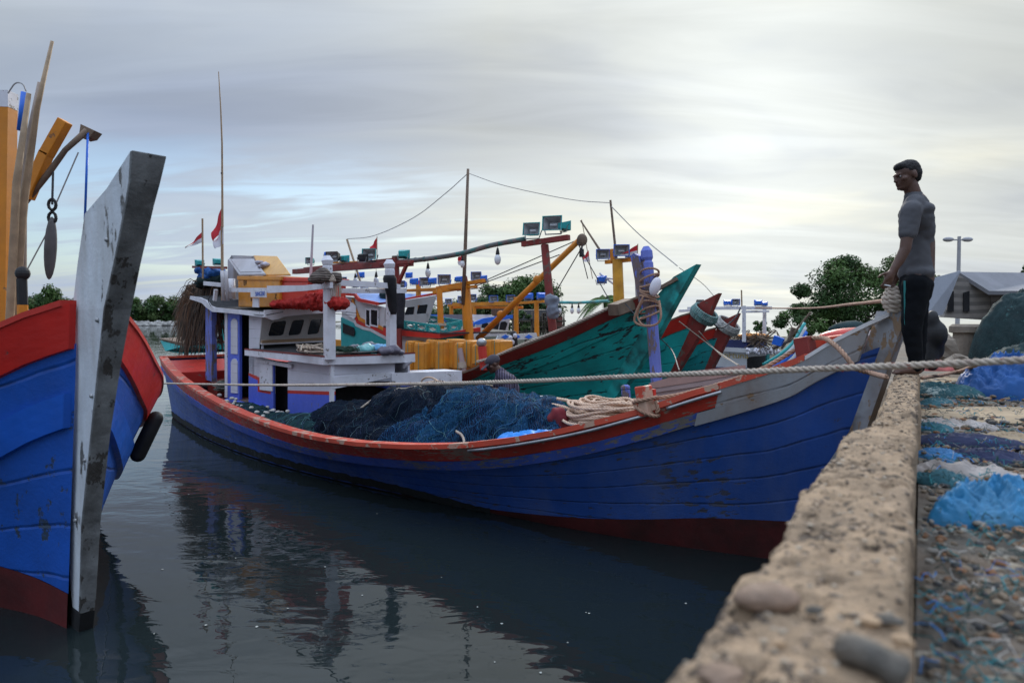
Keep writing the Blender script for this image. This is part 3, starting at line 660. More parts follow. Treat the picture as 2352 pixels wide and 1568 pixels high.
for a in (2184, 2220): quadprism('window', m_dark, hb, [(a-6, 716, 16.95), (a+7, 716, 16.95), (a+7, 668, 16.95), (a-6, 672, 16.95)], 17, (0, .03, 0))
quadprism('door', m_dark, hb, [(2302, 735, 16.6), (2352, 738, 16.2), (2352, 678, 16.2), (2302, 678, 16.6)], 16.4, (-.03, -.04, 0))  # near-black panel put in for the dark under the veranda
lp = W(2200, 700, 34); t = thing('street_lamp', 'twin-armed street lamp rising behind the grey shed', 'street lamp', (lp.x, lp.y, 1.2))
s_ = 34/FPX; m_pole = mat('grey lamp post', (.32, .32, .33), .6)
MB().tube([(lp.x, lp.y, 1.0), (lp.x, lp.y, W(2200, 543, 34).z)], [.11, .08], 8).build('pole', m_pole, t)
for a, b in ((2178, 2200), (2222, 2200)):
    MB().beam(W(a, 551, 34), W(b, 551, 34), .06, .06).build('arm', m_pole, t)
    p = W(a, 550, 34); MB().ell(p, (.28, .14, .12)).build('lamp_head', m_pole, t, smooth=True)
# ================================================================== hull machinery
class Hull:
    def __init__(h, F, tip, end, TSH, TWL, sheerpx=None, ZS=None, flare=1.4, root=None, swl0=0.0):
        h.F = F; h.tip = tip; h.end = end; h.TSH = TSH; h.TWL = TWL; h.fl = flare; h.root = root; h.w0 = swl0
        if sheerpx:
            ZS = []
            for px, py in sheerpx:
                t = 1.2
                for _ in range(60): P = F.ont(px, py, t); s = F.inv(P)[0]; t = lerp(t, stab(s, TSH), .5)
                ZS.append((s, P.z))
            ZS.sort()
        h.ZS = ZS
    def ss(h, u): return h.tip + (h.end - h.tip)*u
    def zs(h, u): return stab(h.ss(u), h.ZS)
    def u_of(h, s): return (s - h.tip)/(h.end - h.tip)
    def pt(h, sg, u, z, off=0.0):
        s2 = h.ss(u); s1 = h.w0 + (h.end - .25 - h.w0)*u; zs = h.zs(u); v = z/zs
        tw = stab(s1, h.TWL); ts = stab(s2, h.TSH)
        t = tw + (ts - tw)*(v**h.fl) if v > 0 else tw*(1 + v*.9)
        s = s1 + (s2 - s1)*v
        return h.F.w(s, sg*(t + off), z)
    def uvof(h, u, z): return (h.ss(u), z/h.zs(u)*1.32)
    def surf(h, mb, sg, zlo, zhi, off=0, u0=0, u1=1, nu=70, nv=12, lip=0.0):
        "zlo/zhi are functions of u; lip > 0 closes the strake against the hull"
        if mb.uv is None: mb.uv = []
        k = len(mb.v); rows = [i/nv for i in range(nv+1)]
        cols = nv + 1 + (2 if lip else 0)
        for i in range(nu+1):
            u = u0 + (u1-u0)*(i/nu); a, b = zlo(u), zhi(u)
            L_ = [(a, off - lip)] if lip else []
            L_ += [(a + (b-a)*r, off) for r in rows]
            if lip: L_.append((b, off - lip))
            for z, o in L_: mb.v.append(h.pt(sg, u, z, o)); mb.uv.append(h.uvof(u, z))
        for i in range(nu):
            for j in range(cols-1): a = k+i*cols+j; mb.f.append((a, a+1, a+cols+1, a+cols))
        if lip:
            for i in (0, nu): mb.f.append(tuple(k+i*cols+j for j in range(cols)))
        return mb
    def cap(h, mb, sg, u0, u1, w_=.15, th=.05, over=.03, nu=60, wob=0.0):
        if mb.uv is None: mb.uv = []
        k = len(mb.v)
        for i in range(nu+1):
            u = u0 + (u1-u0)*i/nu; z = h.zs(u) + wob*noise.noise(Vector((h.ss(u)*2.3, sg, 0)))
            to = stab(h.ss(u), h.TSH)
            wi = min(w_, to + over + .0)
            for o, dz in ((over, 0), (over, th), (over - wi, th), (over - wi, 0)):
                p = h.pt(sg, u, z, o); p.z = z + dz; mb.v.append(p); mb.uv.append((h.ss(u), dz + o))
        for i in range(nu):
            for j in range(4): a = k+i*4; mb.f.append((a+j, a+(j+1)%4, a+4+(j+1)%4, a+4+j))
        mb.f.append((k, k+1, k+2, k+3)); e = k+nu*4; mb.f.append((e+3, e+2, e+1, e))
        return mb
    def deck(h, mb, zf, u0=0, u1=1, nu=40, inset=.1):
        k = len(mb.v); m = 6; mb.uv = None
        for i in range(nu+1):
            u = u0 + (u1-u0)*i/nu; z = zf(u); a = h.pt(1, u, z, -inset); b = h.pt(-1, u, z, -inset)
            for j in range(m+1): mb.v.append(a.lerp(b, j/m))
        for i in range(nu):
            for j in range(m): a = k+i*(m+1)+j; mb.f.append((a, a+1, a+m+2, a+m+1))
        return mb
    def transom(h, mb, zlo, zhi=None, u=1.0):
        zh = zhi or h.zs(u); A = [h.pt(1, u, zlo + (zh-zlo)*i/6) for i in range(7)]; B = [h.pt(-1, u, zlo + (zh-zlo)*i/6) for i in range(7)]
        if mb.uv is None: mb.uv = []
        mb.add(A + B[::-1], [tuple(range(14))]); mb.uv += [(p.x*.7, p.z) for p in A + B[::-1]]; return mb
    def inner(h, mb, sg, zf, off=-.07, u0=0, u1=1, nu=50):
        return h.surf(mb, sg, zf, lambda u: h.zs(u)-.003, off, u0, u1, nu, 4)
def stem(F, name, mt, root, pts, w_, **k):
    "prism in the centre plane; pts are (s, z)"
    return MB().prism([F.w(s, w_/2, z) for s, z in pts], F.N * (-w_)).build(name, mt, root, **k)
# ================================================================== main blue boat
FB = Frame(2.41, 6.47, -.692, .722)
blue = thing('fishing_boat', 'long blue wooden fishing boat with red gunwale and white deckhouse, its bow at the quay', 'fishing boat', FB.w(6, 0, 0))
TSHB = [(-1.16, .03), (-.8, .3), (-.4, .55), (0, .78), (.6, 1.06), (1.2, 1.3), (2, 1.56), (3, 1.79), (4, 1.9), (5.5, 1.95), (7.5, 1.9), (9, 1.83), (11, 1.66), (12.5, 1.46), (13.7, 1.25)]
TWLB = [(-.5, .02), (.2, .33), (1.4, .74), (2.6, 1.02), (3.7, 1.25), (4.75, 1.43), (6, 1.6), (7.9, 1.7), (10, 1.6), (12, 1.35), (13.5, 1.1)]
HB = Hull(FB, -1.16, 13.7, TSHB, TWLB, sheerpx=[(365, 820), (395, 855), (420, 878), (500, 928), (600, 972), (700, 1003), (800, 1020), (900, 1028), (1000, 1030), (1090, 1026), (1200, 1012), (1350, 983), (1500, 942), (1600, 910), (1700, 880), (1840, 833), (1902, 797), (1980, 757), (2056, 722)], flare=1.25, swl0=-.5)
for q in HB.ZS: print('BLUE', round(q[0], 2), round(q[1], 2))
zsB = HB.zs
def zoff(d): return lambda u: HB.zs(u) - d
def boot(u): return stab(HB.ss(u), [(-1.2, .40), (-.2, .34), (.5, .23), (1.2, .14), (2.2, .06), (3.2, .02), (14, .02)])
hm = MB()
for sg in (1, -1): HB.surf(hm, sg, boot, zoff(.24), 0, 0, 1, 110, 16)
HB.transom(hm, .05); hm.build('hull', m_blue, blue, smooth=True)
bm_ = MB()
for sg in (1, -1): HB.surf(bm_, sg, lambda u: -.55, boot, .004, 0, 1, 80, 6)
bm_.build('boot_stripe', m_boot, blue, smooth=True)
a = MB(); HB.surf(a, 1, lambda u: -.2, lambda u: .05 + .10*min(1, max(0, (HB.ss(u) - 2.2)/1.5)) + .03*noise.noise(Vector((HB.ss(u)*5, 0, 0))) + .02*noise.noise(Vector((HB.ss(u)*17, 0, 0))), .008, HB.u_of(2.3), 1, 160, 3); a.build('waterline_growth', m_algae, blue)
UW = HB.u_of(.15); UR = HB.u_of(.02)
a = MB(); HB.surf(a, 1, zoff(.165), zoff(0), .035, UR, 1, 110, 5, .04); HB.surf(a, -1, zoff(.165), zoff(0), .035, UR, 1, 80, 5, .04)
a.build('red_strake', m_red, blue)
a = MB(); HB.surf(a, 1, zoff(.285), zoff(.168), .05, UW, 1, 110, 4, .06); HB.surf(a, -1, zoff(.285), zoff(.168), .05, UW, 1, 60, 4, .06)
a.build('rubbing_strake', m_blue2, blue)
a = MB()
for sg in (1, -1): HB.surf(a, sg, zoff(.172), zoff(0), .034, .012, UR, 30, 5, .04); HB.surf(a, sg, lambda u: HB.zs(u) - lerp(.30, .29, u), zoff(.175), .048, .012, UW, 30, 4, .06)
a.build('white_strake', m_white, blue)
UC = HB.u_of(-.57)
a = MB()
for sg in (1, -1): HB.cap(a, sg, HB.u_of(.02), HB.u_of(2.35), .16, .055, .05, 40, .012); HB.cap(a, sg, HB.u_of(2.36), 1, .17, .05, .045, 90, .008)
HB.cap(a, -1, UC, HB.u_of(.015), .14, .05, .045, 20); HB.cap(a, 1, UC, HB.u_of(.015), .14, .055, .045, 20)
p, q = HB.pt(1, 1, zsB(1)), HB.pt(-1, 1, zsB(1)); n0 = len(a.v); a.beam(p + Vector((0, 0, .025)), q + Vector((0, 0, .025)), .2, .052); a.uv += [(0, 0)]*8
a.build('cap_rail', m_redcap, blue)
a = MB()
for sg in (1, -1): HB.cap(a, sg, .004, HB.u_of(-.575), .12, .035, .045, 24)
a.build('bow_cap', mat('bright white cap paint', (.7, .7, .7), .35, .05, 3, dirt=(.35, .2, .12), damt=.35, ds=6), blue)
a = MB()
for sg in (1, -1): HB.inner(a, sg, lambda u: .3, -.09, .02, 1)
a.build('bulwark_lining', m_deck, blue)
def zd(u): s = HB.ss(u); return .38 if s > 4 else lerp(.88, .38, max(0, min(1, (s-2.4)/.4)))
def zdeck(u): return zd(u) + max(0, (HB.ss(u) - 9)*.07)
HB.deck(MB(), zdeck, .03, 1, 80, .09).build('deck', m_deck, blue)
# stem: white board both faces, down to the dark red forefoot
def stS(z): return -1.17 + (2.26 - z)/2.26*.67
stem(FB, 'stem', m_white, blue, [(stS(2.27) - .05, 2.275), (stS(2.2) + .16, 2.275), (stS(.36) + .12, .36), (stS(.36) - .05, .36)], .15)
for sg in (1, -1):
    b = MB()
    def sb_(u_, v_, sg=sg):
        z = lerp(.37, zsB(.02) - .28, v_); tgt = lerp(1812, 2046, v_**1.05); lo, hi = 0.0, .12
        for _ in range(24):
            md = (lo+hi)/2
            if proj(HB.pt(1, md, z))[0] > tgt: lo = md
            else: hi = md
        return HB.pt(sg, lo*u_, z, .014)
    b.grid(sb_, 6, 16); b.build('stem_board', m_white, blue)
stem(FB, 'forefoot', m_boot, blue, [(stS(.36) - .05, .357), (stS(.36) + .12, .357), (stS(-.6) + .2, -.6), (stS(-.6) - .03, -.6)], .14)
# iron rub rail rods on the red strake
for (s0, s1) in ((.55, 2.35), (-.02, .40)):
    pts = [HB.pt(1, HB.u_of(lerp(s0, s1, i/16)), zsB(HB.u_of(lerp(s0, s1, i/16))) - .035, .075) for i in range(17)]
    MB().tube(pts, .016, 8).build('rub_rail', m_metal, blue, smooth=True)
# raised pale bulwark boards on the far side of the foredeck
PB = lambda px, py, t=-1.3: FB.ont(px, py, t)
MB().prism([PB(1496, 930), PB(1500, 893), PB(1703, 850), PB(1712, 905)], FB.N*.05).build('bulwark_boards', m_plank, blue)
MB().prism([PB(1490, 893, -1.24), PB(1490, 880, -1.24), PB(1590, 852, -1.24), PB(1703, 839, -1.24), PB(1703, 858, -1.24), PB(1600, 876, -1.24)], FB.N*-.1).build('bulwark_rail', mat('pinkish bulwark rail', (.4, .25, .22), .7, .15, 4, dirt=(.2, .15, .13), damt=.4), blue)
MB().prism([PB(1500, 902, -1.23), PB(1500, 896, -1.23), PB(1704, 862, -1.23), PB(1708, 880, -1.23), PB(1620, 893, -1.23), PB(1612, 886, -1.23)], FB.N*-.03).build('bulwark_boards', m_plank, blue)
# posts and bitts
def post(mb, a, b, w_, bev=.3, n=8, head=0):
    "chamfered square post, optional knob head"
    a = Vector(a); b = Vector(b); pts = [a, b]; r = w_*.62
    mb.tube([a, b - (b-a).normalized()*head], r, n); d = (b-a).normalized()
    if head:
        h0 = b - d*head; mb.tube([h0, h0 + d*head*.12, h0 + d*head*.3, h0 + d*head*.72, b], [r*.98, r*.8, r*1.05, r*1.02, r*.5], n)
    return mb
m_violet = mat('violet blue peeling post', (.13, .17, .5), .65, .15, 4, chip=(.15, .11, .1), camt=.085, cs=10, cst=(1, 1, .25), dirt=(.1, .09, .12), damt=.4, bump=.5)
PT = lambda px, py, t=-1.38: FB.ont(px, py, t)
fp = MB(); post(fp, PT(1513, 935), PT(1484, 566), .125, head=.22); fp.build('forked_post', m_violet, blue)
b = MB(); o1 = PT(1455, 580, -1.30); b.prism([PT(1448, 588, -1.3), PT(1455, 581, -1.3), PT(1466, 587, -1.3), PT(1488, 655, -1.3), PT(1492, 700, -1.3), PT(1476, 712, -1.3), PT(1466, 690, -1.3)], FB.N*-.1); b.build('fork_arm', m_violet, blue)
post(MB(), PT(1441, 945, -1.35), PT(1436, 883, -1.35), .1, head=.08).build('short_post', m_violet, blue)
b = MB(); b.beam(FB.ont(1487, 955, 1.08), FB.ont(1477, 886, 1.08), .13, .11, up=FB.A); b.build('bitt', m_redcap, blue, bev=.012)
b = MB(); b.beam(FB.ont(1495, 945, 1.0), FB.ont(1493, 893, 1.0), .04, .1, up=FB.A); b.build('bitt_cheek', m_redp, blue)
b = MB(); b.beam(FB.ont(1857, 835, .26), FB.ont(1846, 774, .26), .16, .13, up=FB.A); b.build('bow_bitt', m_redd, blue, bev=.01)
b = MB(); b.beam(FB.ont(1838, 787, .2), FB.ont(1925, 790, -.1) , .07, .09); b.beam(FB.ont(1900, 782, .1), FB.ont(1965, 773, -.15), .07, .07); b.build('bow_crossbar', m_redcap, blue, bev=.01)
# ================================================================== teal boats
OFF = lambda d, ds=0: Frame(2.41 + .722*d - .692*ds, 6.47 + .692*d + .722*ds, -.692, .722)
F1 = OFF(4.0); F2 = OFF(8.0); F3 = OFF(11.5); F4 = OFF(15.5)
def ont_c(F, px, py): return F.inv(F.ont(px, py, 0))
def teal_boat(F, label, tip, mts, sheerpx, stempx, stemw, m_stem, m_band, band=.28, L_=14, beam=1.75, root=None):
    hull_m, strake_m = mts; t = root or thing('fishing_boat', label, 'fishing boat', F.w(tip[0] + 6, 0, 0))
    s0, _, z0 = tip; sb, _, zb = ont_c(F, *stempx[-1]); sl = (sb - s0)/(z0 - zb); w0 = sb + sl*zb
    TS = [(s0, .03)] + [(s0 + a, beam*b) for a, b in ((.5, .26), (1, .45), (2, .7), (3, .86), (4.2, .96), (6, 1), (9, 1), (11.5, .9), (L_, .72))]
    TW = [(w0, .02)] + [(w0 + a, beam*b*.93) for a, b in ((.7, .15), (1.5, .36), (2.5, .58), (4, .8), (6, .95), (9, .95), (L_ - 1.5, .7))]
    h = Hull(F, s0, s0 + L_, TS, TW, sheerpx=sheerpx, swl0=w0, flare=1.35)
    zl = h.ZS[-1]; h.ZS += [(zl[0] + 2.5, zl[1] - .25), (s0 + L_*.7, zl[1] - .2), (s0 + L_, zl[1] + .35)]; h.root = t
    f = lambda d: (lambda u: h.zs(u) - d)
    a = MB()
    for sg in (1, -1): h.surf(a, sg, lambda u: -.4, f(band), 0, 0, 1, 90, 16)
    h.transom(a, -.4); a.build('hull', hull_m, t, smooth=True)
    a = MB()
    for sg in (1, -1): h.surf(a, sg, f(band), f(0), .03, .012, 1, 80, 4, .04)
    a.build('red_strake', m_band, t)
    a = MB()
    for sg in (1, -1): h.surf(a, sg, f(band + .36), f(band + .20), .055, .03, 1, 80, 2, .06)
    a.build('rubbing_strake', strake_m, t)
    a = MB()
    for sg in (1, -1): h.cap(a, sg, .006, 1, .13, .04, .04, 60, .01)
    a.build('cap_rail', m_wood, t)
    a = MB()
    for sg in (1, -1): h.inner(a, sg, lambda u: h.zs(u) - .6, -.07, .02, 1)
    a.build('bulwark_lining', m_deck, t)
    h.deck(MB(), lambda u: h.zs(u) - .45, .03, 1, 40, .06).build('deck', m_deck, t)
    # stem timber: forward edge follows the pixels, aft edge stemw metres behind
    fw = [ont_c(F, *p) for p in stempx]; fw = [(s, z) for s, _, z in fw]; s1, z1 = fw[-1]; fw.append((s1 + sl*(z1 + .4), -.4))
    aft = [(s + stemw, z) for s, z in fw][::-1]; aft[-1] = (fw[0][0] + stemw*.9, fw[0][1] - stemw*.42)
    stem(F, 'stem', m_stem, t, [(s - .03, z) for s, z in fw] + aft, .17, bev=.006)
    return h
T1tip = F1.inv(F1.ont(1602, 607, 0)); print('T1 tip', [round(x, 2) for x in T1tip])
T1 = teal_boat(F1, 'weathered teal boat with tall pointed bow and dark red gunwale, just beyond the blue boat', (T1tip[0] + .52, 0, T1tip[2] - .55), (m_teal, m_teal),
    [(1530, 655), (1480, 680), (1435, 697), (1320, 750), (1230, 787), (1148, 818), (1065, 858)], [(1602, 607), (1555, 690), (1502, 790), (1450, 870), (1395, 938)], .46, m_teal, m_redd, .22, 15, 1.85)
T2tip = F2.inv(F2.ont(1652, 673, 0)); print('T2 tip', [round(x, 2) for x in T2tip])
T2 = teal_boat(F2, 'teal boat with bright red stem and a rope fender ring, second in the row', (T2tip[0] + .45, 0, T2tip[2] - .5), (m_teal2, m_tealp),
    [(1592, 718), (1550, 733), (1514, 750), (1440, 775), (1360, 800), (1270, 820)], [(1652, 673), (1622, 740), (1590, 800), (1552, 862)], .5, m_redd, m_redp, .36, 14, 1.8)
T3tip = F3.inv(F3.ont(1697, 719, 0)); print('T3 tip', [round(x, 2) for x in T3tip])
T3 = teal_boat(F3, 'dark teal boat with red stem and white rope ring, third in the row', (T3tip[0] + .42, 0, T3tip[2] - .45), (m_teal3, m_tealp),
    [(1645, 752), (1620, 762), (1590, 776), (1530, 800), (1450, 820)], [(1697, 719), (1672, 775), (1650, 820), (1620, 880)], .5, m_redd, m_redp, .3, 14, 1.8)
for q in (T1, T2, T3): print('ZS', [(round(a, 2), round(b, 2)) for a, b in q.ZS])
# loose keel board scab on the teal stem
MB().beam(F1.ont(1436, 706, .17), F1.ont(1555, 640, .12), .05, .06).build('rail_end', m_wood, T1.root)
# ================================================================== near left boat
FL_ = Frame(-2.925, 4.7, -.77, .64)
left = thing('fishing_boat', 'blue boat with red gunwale and tall white stem cutting in at the left edge', 'fishing boat', FL_.w(4, 0, 0))
HL = Hull(FL_, -.08, 12, [(-.08, .08), (.2, .3), (.5, .52), (1, .82), (1.5, 1.1), (2.5, 1.45), (4, 1.7), (8, 1.8), (12, 1.3)],
    [(.27, .075), (.7, .15), (1.2, .32), (2, .62), (3, 1.0), (5, 1.45), (8, 1.55), (11.8, 1.0)],
    swl0=.27, ZS=[(-.1, 2.32), (.2, 2.2), (.5, 2.04), (.9, 1.86), (1.5, 1.62), (2.5, 1.34), (4, 1.2), (7, 1.15), (12, 1.6)], flare=1.15)
m_blueL = mat('bright blue hull paint', (.010, .09, .44), .45, .15, 1.5, chip=(.03, .05, .08), camt=.0, cs=8, uvchip=True, dirt=(.01, .03, .08), damt=.45, seam=.22, bump=.45)
f = lambda d: (lambda u: HL.zs(u) - d)
bt = lambda u: .26 + min(.16, u*1.5)
a = MB()
for sg in (1, -1): HL.surf(a, sg, bt, f(.27), 0, 0, 1, 100, 18)
HL.transom(a, .1); a.build('hull', m_blueL, left, smooth=True)
a = MB()
for sg in (1, -1): HL.surf(a, sg, lambda u: -.6, bt, .004, 0, 1, 60, 6)
a.build('boot_stripe', mat('dark maroon antifouling', (.1, .012, .012), .6, .3, 2, dirt=(.02, .012, .012), damt=.6), left, smooth=True)
a = MB()
for sg in (1, -1): HL.surf(a, sg, f(.30), f(0), .035, .001, 1, 90, 5, .04)
a.build('red_strake', mat('bright red gunwale paint', (.52, .018, .012), .4, .12, 3, chip=(.12, .05, .04), camt=-.01, cs=10, dirt=(.2, .02, .02), damt=.3), left)
a = MB()
for sg in (1, -1): HL.surf(a, sg, f(.84), f(.60), .045, .002, 1, 90, 3, .06)
a.build('rubbing_strake', mat('bright blue strake paint', (.01, .1, .5), .4, .12, 3, dirt=(.01, .04, .12), damt=.3), left)
a = MB()
for sg in (1, -1): HL.cap(a, sg, .004, 1, .14, .04, .05, 60)
a.build('cap_rail', m_redp, left)
a = MB()
for sg in (1, -1): HL.inner(a, sg, lambda u: HL.zs(u) - .6, -.07, .03, 1)
a.build('bulwark_lining', m_deck, left)
HL.deck(MB(), lambda u: HL.zs(u) - .5, .04, 1, 40, .08).build('deck', m_deck, left)
m_whiteL = mat('chalky white stem paint', (.60, .64, .68), .6, .1, 4, chip=(.09, .09, .09), camt=.05, cs=9, cst=(1, 1, .35), dirt=(.25, .2, .13), damt=.5, ds=4, streak=1, bump=.4)
# levels of the stem timber: picture row, left edge of the side, left edge of the face, right edge of the face
LV = [(352, 300, 306, 382), (420, 243, 302, 366), (468, 193, 294, 353), (600, 176, 268, 323), (710, 165, 244, 301), (850, 156, 229, 275), (1000, 150, 213, 252), (1200, 152, 192, 230), (1380, 163, 187, 219), (1405, 166, 186, 216)]
lev = []
for y, xa, xl, xr in LV:
    P = FL_.ont((xl + xr)/2, y, 0); s_, _, z_ = FL_.inv(P); w_ = (xr - xl)/abs(proj(P + FL_.N*.5)[0] - proj(P - FL_.N*.5)[0]); w_ = min(w_, .21)
    sa_ = FL_.inv(FL_.ont(xa, y, w_/2))[0]; lev.append((s_, max(sa_, s_ + .05), z_, w_))
print('STEM', [[round(q, 2) for q in l] for l in lev])
b = MB(); b2 = MB()
for (s_, sa_, z_, w_) in lev:
    for s__, t__ in ((s_ + .03, w_/2), (sa_, w_/2), (sa_, -w_/2), (s_ + .03, -w_/2)): b.v.append(FL_.w(s__, t__, z_))
    wb = w_/2 + .008 + .012*noise.noise(Vector((z_*6, 1, 0)))
    for s__, t__ in ((s_, w_/2 + .006), (s_ + .034, w_/2 + .006), (s_ + .034, -w_/2 - .006), (s_, -w_/2 - .006)): b2.v.append(FL_.w(s__, t__, z_))
for m_ in (b, b2):
    n_l = len(lev)
    for i in range(n_l - 1):
        for j in range(4): m_.f.append((i*4+j, i*4+(j+1) % 4, i*4+4+(j+1) % 4, i*4+4+j))
    m_.f += [(0, 1, 2, 3), tuple(4*(n_l-1)+j for j in (3, 2, 1, 0))]
b.build('stem', m_whiteL, left, bev=.008); b2.build('stem_facing', m_greyw, left, bev=.006)
l_ = lev[-1]; stem(FL_, 'forefoot', m_black, left, [(l_[0], l_[2] - .002), (l_[1], l_[2] - .002), (l_[1] + .15, -.6), (l_[0] + .2, -.6)], l_[3] + .01)
# splits and bolt heads on the stem
for k_, (zq, dl) in enumerate(((2.7, .05), (2.2, .06), (1.7, .05), (1.25, .06), (.8, .05))):
    li = min(range(len(lev)), key=lambda q: abs(lev[q][2] - zq)); MB().ell(FL_.w(lev[li][0] + .14, lev[li][3]/2 + .002, zq), (.016, .016, .016), nu=8, nv=6).build('bolt', m_metal, left)
b = MB(); b.cap(HL.pt(-1, HL.u_of(1.9), .85, .12), .075, HL.pt(-1, HL.u_of(1.9), 1.2, .12), .075); b.build('tyre_fender', m_black, left, smooth=True)
# ================================================================== blue boat deckhouse
TS_ = 1.0
def T(px, py, t=TS_): return FB.ont(px, py, t)
def S(px, py, s): return FB.ons(px, py, s)
SF = FB.inv(T(765, 900))[0]; SW = FB.inv(T(600, 790))[0]; SA = FB.inv(T(518, 790))[0]
print('house s', SF, SW, SA)
def onN(name, mt, pts, t=TS_, d=.04, parent=blue, **k):   # panel on a fore-and-aft plane, thickness inwards
    return MB().prism([T(a, b, t) for a, b in pts], FB.N*(-d)).build(name, mt, parent, **k)
def onA(name, mt, pts, s, d=.04, parent=blue, **k):       # panel on an athwart plane, thickness aft
    return MB().prism([S(a, b, s) for a, b in pts], FB.A*d).build(name, mt, parent, **k)
TF = -.42
# lower house, near side wall in pieces round the doorway
onN('wall', m_whitew, [(661, 897), (765, 900), (765, 838), (661, 830)])
onN('wall_stripe', m_redp, [(661, 903), (765, 907), (765, 899), (661, 896)], TS_ + .004)
onN('lower_wall', m_bluetrim, [(661, 1010), (765, 1010), (765, 906), (661, 902)], TS_ + .002)
onN('wall', m_whitew, [(572, 868), (628, 905), (628, 828), (572, 815)])
onN('wall_stripe', m_redp, [(571, 856), (597, 867), (597, 894), (628, 900), (628, 906), (592, 899), (592, 873), (571, 862)], TS_ + .006, .01)
onN('lower_wall', m_bluetrim, [(571, 860), (594, 872), (594, 898), (628, 904), (628, 960), (571, 960)], TS_ + .003)
onN('sliding_panel', m_trim, [(596, 895), (625, 898), (625, 838), (596, 832)], TS_ + .03, .02)
onN('door_frame', m_bluetrim, [(622, 960), (628, 960), (628, 838), (622, 837)], TS_ + .012, .03)
onN('rail', m_trim, [(588, 824), (668, 836), (668, 845), (588, 831)], TS_ + .05, .03)
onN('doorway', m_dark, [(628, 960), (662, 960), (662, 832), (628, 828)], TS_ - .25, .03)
# front of the lower house
onA('wall', m_whitew, [(765, 878), (907, 874), (907, 832), (765, 838)], SF)
onA('wall_board', m_trim, [(765, 893), (906, 866), (906, 853), (765, 866)], SF - .02, .02)
onA('corner_post', m_trim, [(760, 960), (768, 960), (768, 836), (760, 836)], SF - .015, .05)
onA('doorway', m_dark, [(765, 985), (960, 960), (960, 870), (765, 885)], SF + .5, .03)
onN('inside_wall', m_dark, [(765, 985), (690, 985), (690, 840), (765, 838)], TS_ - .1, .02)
# white hatch box on the far side of the house front
onA('hatch_box', m_trim, [(900, 882), (1061, 877), (1061, 851), (900, 857)], SF - .05, .5)
onA('hatch_box_base', m_bluetrim, [(900, 893), (1061, 886), (1061, 877), (900, 882)], SF - .045, .48)
# lower roof
zr = T(744, 822, 1.12).z
c0 = T(744, 820, 1.14); c1 = T(566, 803, 1.14); c2 = S(945, 812, FB.inv(c0)[0])
s0 = FB.inv(c0)[0]; t2 = FB.inv(c2)[1]; sA = FB.inv(c1)[0]; zl = c1.z; zR = c2.z
print('roof', s0, sA, c0.z, zl, zR, t2)
rf = MB()
def rfn(u, v):
    s = lerp(s0 - .12*math.sin(math.pi*v), sA, u); t = lerp(1.14, t2 - .2, v); return FB.w(s, t, lerp(c0.z, zl, u**1.2) + .05*math.sin(math.pi*v) + lerp(0, zR - c0.z, v)*(1-u) + .012)
rf.grid(rfn, 16, 16); k = len(rf.v); rf.build('lower_roof', m_tar, blue, smooth=True)
def fascia(p_a, p_b, hgt, nm, mt, sgn=1, bow=0, dirv=None, n=12, dz=0, th=.035):
    mb = MB(); 
    for i in range(n+1):
        u = i/n; p = Vector(p_a).lerp(Vector(p_b), u) + (dirv*(bow*math.sin(math.pi*u)) if dirv else Vector()); p.z += dz
        h = hgt if isinstance(hgt, (int, float)) else lerp(hgt[0], hgt[1], u); o = (FB.N if nm_side else -FB.A)*th
        mb.v += [p, p + Vector((0, 0, -h)), p + Vector((0, 0, -h)) + o, p + o]
    for i in range(n):
        for j in range(4): a = i*4; mb.f.append((a+j, a+(j+1)%4, a+4+(j+1)%4, a+4+j))
    mb.f += [(3, 2, 1, 0), (n*4, n*4+1, n*4+2, n*4+3)]
    mb.build(nm, mt, blue)
nm_side = True
fascia(c0, c1, (.115, .10), 'roof_fascia', m_trim, bow=0); fascia(c0, c1, .022, 'roof_edge_stripe', m_redd, dz=.024, th=.04)
nm_side = False
fascia(c0 + FB.N*.03, c2 - FB.N*.05, (.115, .14), 'roof_fascia', m_trim, bow=.1, dirv=-FB.A); fascia(c0 + FB.N*.03, c2 - FB.N*.05, .022, 'roof_edge_stripe', m_redd, dz=.024, bow=.1, dirv=-FB.A, th=.04)
onN('roof_bracket', m_trim, [(925, 833), (943, 831), (925, 846)], FB.inv(S(925, 833, SF))[1], .05)
# wheelhouse: slanted front with three windows
SB = SW + .0
def slp(px, py):
    "point on the slanted wheelhouse front (top leans towards the bow)"
    n = (FB.A + Vector((0, 0, .22))).normalized(); return RP(px, py, S(603, 793, SW), n), n
zc = []
def panel(name, mt, outer, holes, off=0, d=.03):
    "wall with holes: built as strips between the window columns"
    n = slp(600, 790)[1]; m = MB()
    for q in outer: m.prism([slp(*p)[0] - n*off for p in q], n*d)
    return m.build(name, mt, blue)
wins = [((612, 774), (652, 772), (661, 733), (622, 738)), ((658, 773), (690, 770), (702, 731), (671, 733)), ((702, 771), (732, 768), (741, 730), (713, 731))]
m_grey = mat('shaded white wheelhouse front', (.42, .41, .4), .6, .08, 3, dirt=(.25, .23, .2), damt=.3)  # white paint darkened in its colour for the shaded front
n_ = slp(600, 790)[1]
def Q(px, py, o=0): return slp(px, py)[0] - n_*o
w_ = MB()
T_, B_ = 712, 782
def yT(x): return 717 - (x-600)*.02
def yB(x): return 783 - (x-600)*.02
cols = [((596, 610), (609, 622)), ((652, 660), (661, 671)), ((690, 702), (702, 713)), ((732, 744), (741, 752))]
w_.prism([Q(596, 792), Q(604, 717), Q(622, 737), Q(612, 775)], n_*.03)
w_.prism([Q(652, 772), Q(661, 733), Q(671, 733), Q(658, 773)], n_*.03)
w_.prism([Q(690, 770), Q(702, 731), Q(713, 731), Q(702, 771)], n_*.03)
